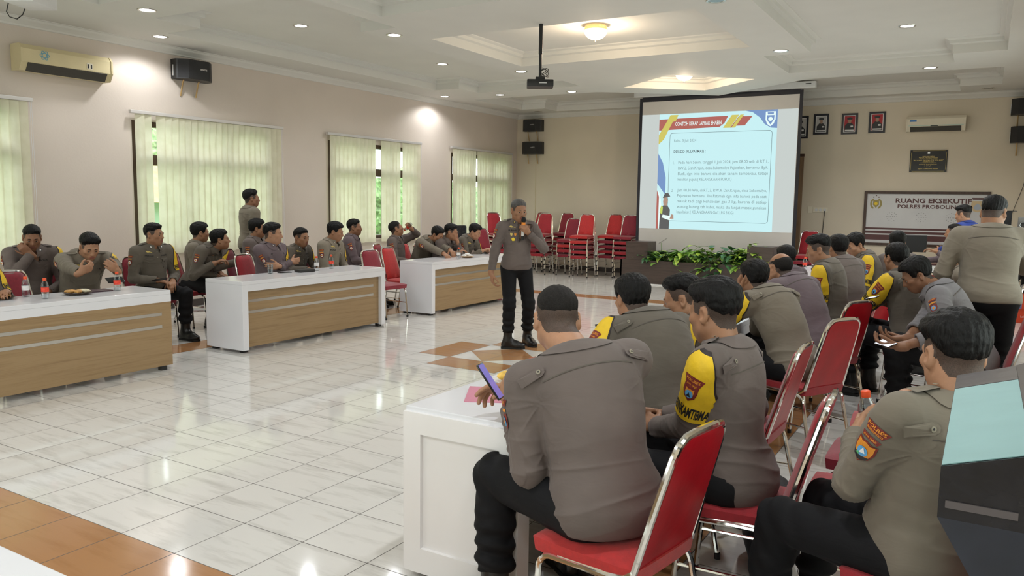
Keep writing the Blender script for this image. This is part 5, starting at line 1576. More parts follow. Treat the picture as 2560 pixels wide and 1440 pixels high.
# ------------------------------------------------------------------ a person
def bvh_of(v, q): return BVHTree.FromPolygons([tuple(p) for p in v], [tuple(f) for f in q])
class Decals:
    """flat badges and lettering pressed onto a curved garment"""
    def __init__(s, bvh): s.bvh = bvh; s.items = {}
    def press(s, part, verts, faces, o, n, up, m, off=0.0015, reach=0.12, parent_mats=None):
        o, n = Vector(o), Vector(n).normalized()
        up = Vector(up); up = (up - n * up.dot(n)).normalized()
        rt = up.cross(n)
        out = []
        for p in verts:
            st = o + rt * p[0] + up * p[1] + n * reach
            hit = s.bvh.ray_cast(st, -n, reach * 2.2)
            out.append(None if hit[0] is None else hit[0] + n * off + hit[1] * (off * 0.5))
        d = s.items.setdefault(part, ([], [], [], []))
        keep = [f for f in faces if all(out[i] is not None for i in f)]
        b = len(d[0])
        idx = {}
        for f in keep:
            for i in f:
                if i not in idx:
                    idx[i] = len(d[0]); d[0].append(out[i])
        if m not in d[3]: d[3].append(m)
        for f in keep:
            d[1].append(tuple(idx[i] for i in f)); d[2].append(d[3].index(m))
    def poly(s, part, pts, o, n, up, m, off=0.0015, sub=1, **kw):
        """polygon given by its outline, filled as a fan with rings so it can bend"""
        k = len(pts)
        c = (sum(p[0] for p in pts) / k, sum(p[1] for p in pts) / k)
        rings = max(1, sub)
        vs = [c]; fs = []
        for r_ in range(1, rings + 1):
            t = r_ / rings
            vs += [(c[0] + (p[0] - c[0]) * t, c[1] + (p[1] - c[1]) * t) for p in pts]
        for i in range(k): fs.append((0, 1 + i, 1 + (i + 1) % k))
        for r_ in range(1, rings):
            a, b = 1 + (r_ - 1) * k, 1 + r_ * k
            for i in range(k): fs.append((a + i, b + i, b + (i + 1) % k, a + (i + 1) % k))
        s.press(part, vs, fs, o, n, up, m, off, **kw)
    def text(s, part, txt, w, h, o, n, up, m, off=0.002, **kw):
        vs, fs = fit_text(txt, w, h, bold=kw.pop('bold', 0.02), shear=kw.pop('shear', 0.0))
        s.press(part, [(v.x, v.y) for v in vs], fs, o, n, up, m, off, **kw)
    def build(s, base, parent):
        for part, (v, f, mi, ms) in s.items.items():
            if not f: continue
            part = part.split('#')[0]
            me = bpy.data.meshes.new(part)
            me.from_pydata([tuple(p - Vector(base)) for p in v], [], f)
            for m in ms: me.materials.append(m)
            me.polygons.foreach_set('material_index', mi)
            me.update()
            o = bpy.data.objects.new(part, me); COL.objects.link(o); o.parent = parent
def rectp(w, h, n=3):
    return [(-w / 2 + w * i / n, -h / 2) for i in range(n)] + [(w / 2, -h / 2 + h * i / n) for i in range(n)] + [(w / 2 - w * i / n, h / 2) for i in range(n)] + [(-w / 2, h / 2 - h * i / n) for i in range(n)]
def shield(w, h):
    return [(-w / 2, h / 2), (-w * .25, h * .44), (0, h / 2), (w * .25, h * .44), (w / 2, h / 2), (w * .5, h * .1), (w * .36, -h * .25), (0, -h / 2), (-w * .36, -h * .25), (-w * .5, h * .1)]
def fanp(w0, w1, h):
    return [(-w0 / 2, -h / 2), (0, -h * .40), (w0 / 2, -h / 2), (w1 / 2, h * .38), (w1 * .25, h * .48), (0, h / 2), (-w1 * .25, h * .48), (-w1 / 2, h * .38)]

def hand(fd, W, D, PN, side, s, curl, spread, thumb, h):
    """palm, four unequal bent fingers and a thumb; side +1 right hand, -1 left hand"""
    across = np.cross(D, PN) * side            # towards the little finger... thumb is at -across
    across = -across
    k = min(0.008, 2 * h)
    fd.cone(W - D * 0.03 * s, W + D * 0.012 * s, 0.027 * s, 0.026 * s, 0.02)
    P0 = W + D * 0.055 * s
    fd.ell(P0 + PN * 0.002, (0.048 * s, 0.040 * s, 0.0165 * s), np.stack([D, across, PN]), 0.016)
    fd.ell(W + D * 0.035 * s - across * 0.022 * s + PN * 0.008 * s, (0.032 * s, 0.018 * s, 0.016 * s), np.stack([_n(D - across * 0.35), across, PN]), 0.012)
    L_ = [(0.046, 0.028, 0.022), (0.050, 0.031, 0.023), (0.046, 0.029, 0.022), (0.036, 0.022, 0.019)]
    for i in range(4):
        u = (i - 1.5) / 1.5
        b = W + D * (0.092 - 0.006 * abs(u) - (0.008 if i == 3 else 0)) * s + across * (u * 0.0300 * s)
        dr = _n(D + across * u * spread)
        ax = np.cross(dr, PN)
        c = curl[i] if isinstance(curl, (list, tuple)) else curl
        r = (0.0098 if i < 3 else 0.0086) * s
        p = b
        fd.cone(b - D * 0.03 * s, b, r, r, k)
        for j, ln in enumerate(L_[i]):
            dr = _rot(dr, ax, c * (55, 75, 45)[j])
            q = p + dr * ln * s
            fd.cone(p, q, r * (1 - 0.06 * j), r * (0.94 - 0.08 * j), min(k, 0.003) if j else k)
            p = q
    # thumb leaves the side of the palm near its base
    tb = W + D * 0.022 * s - across * 0.024 * s + PN * 0.006 * s
    td = _n(D * 0.62 - across * 0.72 + PN * (0.15 + 0.55 * thumb))
    t1 = tb + td * 0.042 * s
    td2 = _n(td + D * 0.35 + across * 0.55 * thumb + PN * 0.2 * thumb)
    t2 = t1 + td2 * 0.032 * s
    td3 = _n(td2 + across * 0.35 * thumb + D * 0.15)
    fd.cone(tb, t1, 0.0145 * s, 0.0115 * s, 0.010)
    fd.cone(t1, t2, 0.0112 * s, 0.0102 * s, 0.003)
    fd.cone(t2, t2 + td3 * 0.024 * s, 0.0102 * s, 0.0082 * s, 0.003)

def head_sdf(fd, J, full):
    c, s = J['HC'], J['hs']
    M = np.stack([J['HR'], J['HF'], J['HU']])
    def p(x, y, z): return c + (J['HR'] * x + J['HF'] * y + J['HU'] * z) * s
    def E(x, y, z, r, k=0.02, op='+', MM=None): fd.ell(p(x, y, z), np.array(r) * s, M if MM is None else MM, k, op)
    E(0, -0.014, 0.034, (0.0765, 0.097, 0.086), 0.02)
    E(0, 0.030, -0.032, (0.0620, 0.066, 0.084), 0.035)
    E(0, 0.055, -0.094, (0.030, 0.028, 0.022), 0.035)
    for k in (-1, 1):
        E(k * 0.047, 0.012, -0.058, (0.024, 0.034, 0.028), 0.03)
        E(k * 0.044, 0.058, -0.018, (0.024, 0.026, 0.020), 0.02)
    if full:
        fd.cone(p(-0.036, 0.083, 0.020), p(0.036, 0.083, 0.020), 0.012 * s, 0.012 * s, 0.018)
        E(0, 0.074, -0.062, (0.034, 0.024, 0.028), 0.02)
        for k in (-1, 1): E(k * 0.032, 0.106, 0.000, (0.019, 0.020, 0.012), 0.012, '-')
        for k in (-1, 1): E(k * 0.0315, 0.0760, -0.0085, (0.0170, 0.0135, 0.0065), 0.004)
        for k in (-1, 1): E(k * 0.0315, 0.0785, 0.0060, (0.0170, 0.0140, 0.0080), 0.004)
        fd.cone(p(0, 0.090, 0.012), p(0, 0.108, -0.026), 0.0075 * s, 0.0120 * s, 0.014)
        E(0, 0.103, -0.030, (0.014, 0.014, 0.010), 0.008)
        for k in (-1, 1): E(k * 0.0135, 0.094, -0.033, (0.0085, 0.012, 0.0085), 0.006)
        E(0, 0.0925, -0.0575, (0.023, 0.010, 0.0058), 0.005)
        E(0, 0.0905, -0.0680, (0.020, 0.010, 0.0068), 0.005)
        E(0, 0.1005, -0.0622, (0.024, 0.006, 0.0014), 0.003, '-')
    for k in (-1, 1):
        ax = _n(J['HR'] * k * 0.9 - J['HF'] * 0.45)
        up = _n(J['HU'] - J['HF'] * 0.12 * 1)
        up = _n(up - ax * up.dot(ax)); bk = np.cross(ax, up)
        MM = np.stack([ax, bk, up])
        E(k * 0.081, -0.012, -0.004, (0.010, 0.020, 0.032), 0.006, '+', MM)
        fd.ell(p(k * 0.089, -0.006, -0.002), np.array((0.008, 0.011, 0.019)) * s, MM, 0.006, '-')
        E(k * 0.079, -0.004, -0.030, (0.008, 0.009, 0.011), 0.008)
    fd.cone(J['N'] - J['a2'] * 0.03, c - J['HF'] * 0.022 * s - J['HU'] * 0.055 * s, 0.066 * J['s'] * J.get('gn', 1), 0.058 * s * J.get('gn', 1), 0.03)

ZL = {  # hairline height by depth, head frame: (depth y, lowest hair z)
    'short': ([-0.2, -0.10, -0.06, -0.035, -0.020, 0.004, 0.016, 0.040, 0.052, 0.075, 0.2], [-0.070, -0.070, -0.060, -0.025, 0.022, 0.028, -0.002, 0.006, 0.055, 0.074, 0.080]),
    'fade': ([-0.2, -0.10, -0.06, -0.035, -0.020, 0.004, 0.016, 0.040, 0.052, 0.075, 0.2], [-0.015, -0.015, 0.0, 0.022, 0.045, 0.050, 0.040, 0.048, 0.062, 0.076, 0.082]),
    'high': ([-0.2, -0.10, -0.06, -0.035, -0.020, 0.004, 0.016, 0.040, 0.052, 0.075, 0.2], [0.010, 0.010, 0.024, 0.045, 0.062, 0.066, 0.062, 0.064, 0.070, 0.078, 0.085]),
    'bald': ([-0.2, -0.10, -0.06, -0.035, -0.020, 0.004, 0.016, 0.040, 0.052, 0.075, 0.2], [-0.070, -0.070, -0.060, -0.025, 0.022, 0.028, 0.004, 0.012, 0.20, 0.20, 0.20])}
def hair_mesh(J, style, h, tt, tsd, seed):
    c, s = J['HC'], J['hs']
    M = np.stack([J['HR'], J['HF'], J['HU']])
    tt *= 0.78
    hi = np.abs(M).T @ np.array([0.115, 0.145, 0.135]) * s
    fd = Field(c - hi - 0.03, c + hi + 0.05, h)
    ys, zs = ZL[style]
    r = np.array([0.0775, 0.098, 0.087]) * s
    def shell(X, Y, Z):
        x, y, z = X - c[0], Y - c[1], Z - c[2]
        a = [(M[i, 0] * x + M[i, 1] * y + M[i, 2] * z) / s for i in range(3)]
        zl = np.interp(a[1], ys, zs) - 0.004 * np.cos(a[0] * 60) * (a[1] > 0.05)
        u = [a[0], a[1] + 0.014, a[2] - 0.034]
        k0 = np.sqrt(sum((u[i] * s / r[i]) ** 2 for i in range(3)))
        k1 = np.sqrt(sum((u[i] * s / r[i] ** 2) ** 2 for i in range(3)))
        d = k0 * (k0 - 1) / np.maximum(k1, 1e-6)
        up = np.clip((a[2] - 0.010) / 0.095, 0, 1)
        up = up * up * (3 - 2 * up)
        th = tsd + (tt - tsd) * up
        if tt > 0.012:
            th = th + tt * 0.45 * up * np.exp(-((a[1] - 0.065) / 0.035) ** 2)
        if style == 'bald':
            th = th * np.clip((0.070 - a[2] + 0.35 * np.maximum(0, -a[1] - 0.04)) / 0.02, -0.5, 1)
        edge = np.clip((a[2] - zl) / (0.030 if style in ('fade', 'high') else 0.012), -0.6, 1)
        return (d - th * np.sign(edge) * np.abs(edge) ** 0.7 * s - 0.0 * s + np.where(edge < 0, 0.006, 0.0)) * 0.8
    fd.put(c - 0.4, c + 0.4, shell, 0.0)
    v, q = fd.mesh(1)
    if len(v) == 0: return v, q
    n = vnormals(v, q)
    l = (v - c) @ M.T / s
    if tt > 0.006:
        st = np.sin(l[:, 0] * 260 + 2.5 * np.sin(l[:, 1] * 40 + seed) + seed) * np.sin(l[:, 1] * 55 + l[:, 0] * 70 + seed)
        v = v + n * ((0.0022 * st + 0.0016 * pnoise(l, 150, seed)) * min(1, tt / 0.02))[:, None] * s
    return v, q

PEOPLE = []
def person(sp):
    J = skeleton(sp)
    s, g = J['s'], sp.get('g', 1.0)
    J['gn'] = 0.9 + 0.1 * g + (0.08 if g > 1.1 else 0)
    h = sp.get('res', 0.007)           # body resolution; garments follow it
    sit = sp.get('sit', True)
    base = np.array([sp['x'], sp['y'], 0.0])
    seed = sp.get('seed', len(PEOPLE) * 1.37)
    F, Rt = J['F'], J['Rt']
    a1, a2, R1_, F1, R2_, F2 = J['a1'], J['a2'], J['R1'], J['F1'], J['R2'], J['F2']
    P, W, NK = J['P'], J['W'], J['N']
    M1, M2 = np.stack([R1_, F1, a1]), np.stack([R2_, F2, a2])
    sk = sp.get('skin', 0)
    # ---- body: one continuous surface from head to ankles
    pts = np.array([J[k] for k in J if isinstance(J[k], np.ndarray) and k in ('P', 'N', 'HC', 'SR', 'SL', 'ER', 'EL', 'WR', 'WL', 'KR', 'KL', 'AR', 'AL')])
    lo, hi = pts.min(0) - 0.24, pts.max(0) + 0.24
    lo[2] = max(lo[2], -0.02)
    B = Field(lo, hi, h)
    B.ell(P + a1 * 0.02, np.array([0.135 * g, 0.10 * g, 0.12]) * s, M1, 0.03)
    B.ell(W, np.array([0.12 * g, 0.09 * g, 0.15]) * s, M1, 0.04)
    B.ell(W + a2 * 0.16 * s, np.array([0.135 * g, 0.09 * g, 0.14]) * s, M2, 0.04)
    for sd in 'RL':
        B.cone(J['N'] - a2 * 0.05 * s, J['S' + sd], 0.045 * s, 0.045 * s, 0.03)
        B.cone(J['S' + sd], J['E' + sd], 0.047 * s, 0.036 * s, 0.02)
        B.cone(J['E' + sd], J['W' + sd], 0.037 * s, 0.025 * s, 0.01)
        B.cone(J['Q' + sd], J['K' + sd], 0.070 * s, 0.048 * s, 0.03)
        B.cone(J['K' + sd], J['A' + sd], 0.046 * s, 0.034 * s, 0.02)
        cl = sp.get('c' + sd, 0.5)
        hand(B, J['W' + sd], J['D' + sd], J['PN' + sd], 1 if sd == 'R' else -1, 1.0 * s * sp.get('hand', 1.0), cl, sp.get('sp' + sd, 0.03), sp.get('th' + sd, 0.4), h)
    head_sdf(B, J, True)
    bv, bq = B.mesh(1)
    # scalp and lips are their own colours
    c, hs = J['HC'], J['hs']
    MH = np.stack([J['HR'], J['HF'], J['HU']])
    fc = bv[bq].mean(1)
    l = (fc - c) @ MH.T / hs
    mi = np.zeros(len(bq), int)
    lip = (l[:, 1] > 0.075) & (np.abs(l[:, 0]) < 0.024 * (1 - ((l[:, 2] + 0.0625) / 0.016) ** 2)) & (np.abs(l[:, 2] + 0.0625) < 0.0125)
    mi[lip] = 1
    ys, zs = ZL['short']
    scalp = (l[:, 2] > np.interp(l[:, 1], ys, zs)) & (np.abs(l).max(1) < 0.14) & ~((np.abs(l[:, 0]) > 0.0765) & (l[:, 2] < 0.03))
    if sp.get('style') != 'bald': mi[scalp] = 2
    else:
        mi[scalp & (l[:, 2] < 0.055)] = 2
    body = np_obj('person', bv, bq, [SKINS[sk], LIPS[sk], SCALP[sk]], base, None, mi)
    body.location = base
    tag(body, sp['label'], 'person')
    # ---- eyes and brows
    if sp.get('face', True):
        for k in (-1, 1):
            ev = MB()
            cc = c + (J['HR'] * (k * 0.0315) + J['HF'] * 0.0790 + J['HU'] * (0.0000)) * hs
            gz = _n(J['HF'] + J['HU'] * sp.get('gz', -0.05) + J['HR'] * sp.get('gx', 0.0))
            ev.lathe([(0.001, 0.0128), (0.0062, 0.0112), (0.0066, 0.0108), (0.0095, 0.0085), (0.0125, 0.002), (0.0115, -0.005), (0.001, -0.0125)], Vector(cc - base), 14, axis=tuple(gz), mis=[1, 1, 0, 0, 0, 0])
            ev.build('eye', [M_EYEW, M_IRIS], body, smooth=True)
        bvt = bvh_of(bv, bq)
        for k in (-1, 1):
            row = []
            for t in range(6):
                x = 0.014 + 0.031 * t / 5
                z = 0.0215 + 0.004 * math.sin(t / 5 * math.pi * 0.75)
                st = c + (J['HR'] * (k * x) + J['HF'] * 0.15 + J['HU'] * z) * hs
                hit = bvt.ray_cast(Vector(st), Vector(-J['HF']), 0.12)
                row.append((Vector(hit[0]) if hit[0] is not None else Vector(st - J['HF'] * 0.06)) - Vector(base))
            br = MB()
            br.tube(row, [0.0022, 0.0035, 0.0038, 0.0034, 0.0026, 0.0012], 6)
            br.build('eyebrow', M_HAIR if sp.get('hairm') != 'grey' else M_HAIRG, body, smooth=True)
    # ---- hair
    style = sp.get('style', 'short')
    hv, hq = hair_mesh(J, style, max(0.0035, h * 0.72), sp.get('tt', 0.022), sp.get('ts', 0.007), seed)
    if len(hv):
        np_obj('hair', hv, hq, {'grey': M_HAIRG, 'crop': M_HAIRS}.get(sp.get('hairm'), M_HAIR), base, body)
    # ---- shirt
    hg = h * 1.12
    pt2 = np.array([J[k] for k in ('P', 'N', 'SR', 'SL', 'ER', 'EL', 'WR', 'WL')])
    S = Field(pt2.min(0) - 0.27, pt2.max(0) + 0.22, hg)
    bl = sp.get('belly', g)
    S.ell(W + a2 * 0.150 * s, np.array([0.166 * g, 0.118 * g, 0.185]) * s, M2, 0.03)
    S.ell(W + a2 * 0.200 * s - F2 * 0.045 * s, np.array([0.145 * g, 0.075 * g, 0.13]) * s, M2, 0.05)
    S.ell(W + F1 * 0.018 * s * bl, np.array([0.152 * g, 0.116 * bl, 0.17]) * s, M1, 0.06)
    S.ell(P + a1 * 0.055 * s + F1 * 0.01 * s, np.array([0.168 * g, 0.136 * (g + bl) / 2, 0.13]) * s, M1, 0.06)
    if sit:
        S.ell(P - a1 * 0.015 - F1 * 0.030, np.array([0.178 * g, 0.128 * g, 0.11]) * s, M1, 0.05)
    else:
        S.ell(P - a1 * 0.01, np.array([0.176 * g, 0.132 * g, 0.13]) * s, M1, 0.05)
    for sd, k in (('R', 1), ('L', -1)):
        sh, el, wr = J['S' + sd], J['E' + sd], J['W' + sd]
        S.cone(NK - a2 * 0.022 * s + R2_ * k * 0.045 * s, sh - a2 * 0.004, 0.052 * s, 0.060 * s, 0.035)
        S.cone(sh - R2_ * k * 0.012, sh + (el - sh) * 0.30, 0.066 * s * (0.6 + 0.4 * g), 0.066 * s * (0.6 + 0.4 * g), 0.045)
        S.cone(sh + (el - sh) * 0.25, el, 0.064 * s * (0.6 + 0.4 * g), 0.054 * s * (0.7 + 0.3 * g), 0.02)
        lim = 0.60 if sp.get('rolled') else 0.965
        S.cone(el, el + (wr - el) * lim, 0.054 * s * (0.7 + 0.3 * g), (0.049 if sp.get('rolled') else 0.041) * s, 0.012)
        ce_ = el + (wr - el) * lim
        S.cone(ce_ - _n(wr - el) * 0.055, ce_, 0.0435 * s if not sp.get('rolled') else 0.053 * s, 0.0425 * s if not sp.get('rolled') else 0.052 * s, 0.006)
        S.half(ce_ + _n(wr - el) * 0.004, _n(wr - el), 0.0, ce_ - 0.07, ce_ + 0.07)
        S.cone(ce_ - _n(wr - el) * 0.02, ce_ + _n(wr - el) * 0.05, 0.034 * s, 0.036 * s, 0.002, '-')
    # hem
    hem = P - a1 * (0.062 if sit else 0.035) * s
    S.half(hem, -a1 - (F1 * (-0.25) if sit else 0), 0.012, P - 0.3, P + 0.3)
    # neck opening
    S.cone(NK - a2 * 0.005 * s + F2 * 0.012, NK + J['nd'] * 0.14 * s + F2 * 0.012, 0.064 * s * J['gn'], 0.090 * s * J['gn'], 0.006, '-')
    sv, sq = S.mesh(2)
    sn = vnormals(sv, sq)
    # folds: rings across bent elbows, sags round the waist, pulls from the armpits
    dsp = np.zeros(len(sv))
    amp = 0.0072 * sp.get('fold', 1.0)
    pn = pnoise(sv, 9, seed)
    def ridge(u, v, fu, fv, sd_):
        """irregular sharp creases running across u"""
        q = np.stack([u * fu + 0.5 * np.sin(v * fv * 0.7 + sd_), v * fv, v * fv * 0.6 + u * fu * 0.15], 1)
        n_ = pnoise(q, 1.0, sd_)
        return (1 - np.minimum(1, np.abs(n_) * 2.2)) ** 2 * (0.6 + 0.4 * np.sin(v * fv + u * 9 + sd_)) - 0.25
    for sd, k in (('R', 1), ('L', -1)):
        sh, el, wr = J['S' + sd], J['E' + sd], J['W' + sd]
        u = _n(wr - el); w = _n(el - sh)
        r = np.linalg.norm(sv - el, axis=1)
        ax = _n(w + u)
        lat = np.cross(ax, J['F2'])
        dsp += amp * 1.1 * np.exp(-(r / 0.11) ** 2) * ridge((sv - el) @ ax, (sv - el) @ _n(lat + 1e-6), 62, 11, seed + k)
        t = ((sv - el) @ u)
        rr_ = np.linalg.norm(sv - el - t[:, None] * u, axis=1)
        inside = (t > 0.04) & (rr_ < 0.085)
        dsp += inside * amp * 0.7 * ridge(t, (sv - el) @ _n(np.cross(u, w) + 1e-6), 48, 12, seed + 3 + k) * np.clip((t - 0.04) / 0.06, 0, 1)
        t2 = ((sv - sh) @ w)
        r2 = np.linalg.norm(sv - sh - t2[:, None] * w, axis=1)
        ins2 = np.clip((t2 - 0.05) / 0.06, 0, 1) * (r2 < 0.10)
        dsp += ins2 * amp * 0.55 * ridge(t2, (sv - sh) @ J['F2'], 36, 12, seed + 7 + k)
        arm = sh - a2 * 0.09 * s - R2_ * k * 0.02
        dv = sv - arm
        r3 = np.linalg.norm(dv, axis=1)
        ang = np.arctan2(dv @ a2, dv @ R2_ * k)
        dsp += amp * 0.9 * np.exp(-(r3 / 0.15) ** 2) * ridge(ang, r3, 4.5, 8, seed + 11 + k)
    tz = (sv - P) @ a1
    latr = (sv - P) @ R1_
    waist = np.exp(-((tz - 0.09) / 0.13) ** 2) * (np.abs(latr) < 0.26)
    dsp += amp * 1.25 * waist * ridge(tz, latr, 30, 6.5, seed + 17)
    dsp += amp * 0.5 * np.exp(-((tz - 0.34) / 0.12) ** 2) * (np.abs(latr) < 0.2) * ridge(tz + 0.35 * latr, latr, 22, 7, seed + 23)
    dsp += 0.0016 * pnoise(sv, 20, seed)
    sv = sv + sn * dsp[:, None]
    col = sp.get('shirt', 'brown')
    shirt = np_obj('shirt', sv, sq, SHIRTS[col], base, body)
    bvh = bvh_of(sv, sq)
    # ---- collar: stands round the neck and folds down over the yoke
    cn = MB()
    up = _n(J['nd'] * 0.8 + a2 * 0.4)
    ctr = NK + F2 * 0.006 - up * 0.002
    rx = _n(R2_ - up * R2_.dot(up)); ry = np.cross(up, rx)
    gk = J['gn']
    loops_ = [(0.072 * gk, -0.004), (0.0665 * gk, 0.024), (0.069 * gk, 0.038), (0.079 * gk, 0.035), (0.096 * gk, 0.008), (0.112 * gk, -0.014)]
    nn = 30
    cv = []
    for li, (r_, z) in enumerate(loops_):
        for i in range(nn + 1):
            a = R(90 + 16 + (360 - 32) * i / nn)
            front = max(0.0, math.sin(a))
            rr2 = r_ * (1 + (0.10 * front if li >= 4 else 0))
            q = ctr + (rx * math.cos(a) * rr2 * 0.98 + ry * math.sin(a) * rr2 * 1.02) * s + up * (z - (0.030 * front ** 2 if li >= 3 else 0.012 * front ** 2)) * s
            if li >= 4:
                hit = bvh.find_nearest(Vector(q))
                if hit[0] is not None:
                    d = (Vector(q) - hit[0]).dot(hit[1])
                    if d < 0.005 or li == 5: q = np.array(hit[0] + hit[1] * 0.0055)
            cv.append(q - base)
    w_ = nn + 1
    cn.add(cv, [(j * w_ + i, j * w_ + i + 1, (j + 1) * w_ + i + 1, (j + 1) * w_ + i) for j in range(len(loops_) - 1) for i in range(nn)])
    cn.build('collar', SHIRTS[col], shirt, smooth=True, fix=False)
    # ---- trousers
    pt3 = np.array([J[k] for k in ('P', 'KR', 'KL', 'AR', 'AL')])
    lo3, hi3 = pt3.min(0) - 0.22, pt3.max(0) + 0.22
    lo3[2] = max(0.0, lo3[2])
    T = Field(lo3, hi3, hg)
    T.ell(P - a1 * 0.005, np.array([0.166 * g, 0.126 * g, 0.115]) * s, M1, 0.02)
    if sit: T.ell(P - F1 * 0.03 - a1 * 0.02, np.array([0.165 * g, 0.11 * g, 0.085]) * s, M1, 0.03)
    gl_ = 0.6 + 0.4 * g
    for sd, k in (('R', 1), ('L', -1)):
        H, K, A = J['Q' + sd], J['K' + sd], J['A' + sd]
        T.cone(H, K, 0.092 * s * gl_, 0.071 * s * gl_, 0.03)
        T.cone(K, K + (A - K) * 0.35, 0.070 * s * gl_, 0.067 * s * gl_, 0.02)
        T.cone(K + (A - K) * 0.35, K + (A - K) * 0.80, 0.067 * s * gl_, 0.063 * s, 0.02)
        bt = K + (A - K) * (0.93 if not sp.get('boots', True) else 0.78)
        T.cone(K + (A - K) * 0.70, bt, 0.062 * s, 0.056 * s, 0.015)
        T.half(bt + (A - K) * 0.02, A - K, 0.01, bt - 0.12, bt + 0.12)
    tv, tq = T.mesh(2)
    tn = vnormals(tv, tq)
    dsp = 0.003 * pnoise(tv, 16, seed)
    pn = pnoise(tv, 8, seed + 4)
    for sd in 'RL':
        K, A, H = J['K' + sd], J['A' + sd], J['Q' + sd]
        r = np.linalg.norm(tv - K, axis=1)
        ax = _n(_n(K - H) + _n(A - K))
        dsp += 0.006 * np.exp(-(r / 0.12) ** 2) * np.sin(((tv - K) @ ax) * 85 + 3 * pn)
        t = (tv - K) @ _n(A - K)
        dsp += 0.005 * np.clip((t - 0.1) / 0.1, 0, 1) * np.sin(t * 75 + 4 * pn)
    tv = tv + tn * dsp[:, None]
    np_obj('trousers', tv, tq, M_NAVY if sp.get('navy') else M_TROUS, base, body)
    # ---- boots
    for sd, k in (('R', 1), ('L', -1)):
        K, A, T_ = J['K' + sd], J['A' + sd], J['T' + sd]
        zf = A[2] - 0.095
        g_ = np.array([A[0], A[1], zf])
        side = np.cross(T_, [0, 0, 1])
        lo4 = np.minimum(g_ - 0.2, A - 0.2); hi4 = np.maximum(g_, A) + 0.26
        Bt = Field(lo4, hi4, hg * 0.9)
        sh_top = K + (A - K) * 0.72
        Bt.cone(A + (sh_top - A), A, 0.052 * s, 0.046 * s, 0.01)
        Bt.cone(g_ - T_ * 0.030 + [0, 0, 0.045], g_ + T_ * 0.10 + [0, 0, 0.045], 0.042 * s, 0.043 * s, 0.03)
        Bt.ell(g_ + T_ * 0.125 + [0, 0, 0.038], np.array([0.075, 0.046, 0.036]) * s, np.stack([T_, side, [0, 0, 1.0]]), 0.03)
        Bt.cone(A, g_ + T_ * 0.09 + [0, 0, 0.055], 0.046 * s, 0.036 * s, 0.03)
        Bt.half([0, 0, zf + 0.012], [0, 0, -1], 0.004)
        v4, q4 = Bt.mesh(1)
        bo = np_obj('boot', v4, q4, M_BOOT, base, body)
        sl_ = [(-0.075, 0), (-0.065, 0.034), (-0.02, 0.040), (0.05, 0.040), (0.11, 0.050), (0.16, 0.044), (0.195, 0.02), (0.203, 0)]
        ol = sl_ + [(x, -y) for x, y in sl_[-2:0:-1]]
        MB().prism([tuple(g_ + (T_ * x + side * y) * s + [0, 0, 0.0] - base) for x, y in ol], (0, 0, 0.022)).build('sole', M_SOLE, bo)
    # ---- insignia
    D = Decals(bvh)
    dec(D, sp, J, base, sv)
    D.build(base, shirt)
    for sd in sp.get('band', ''):
        armband(J, bvh, base, shirt, sd, sp)
    if sp.get('watch'):
        sd = sp['watch']
        w = J['W' + sd] - _n(J['W' + sd] - J['E' + sd]) * 0.004
        u = _n(J['W' + sd] - J['E' + sd])
        MB().lathe([(0.0275, -0.010), (0.030, -0.010), (0.030, 0.010), (0.0275, 0.010)], Vector(w - base), 18, axis=tuple(u)).build('wristwatch', M_BLACKP, body, smooth=True)
    PEOPLE.append(body)
    return body, J

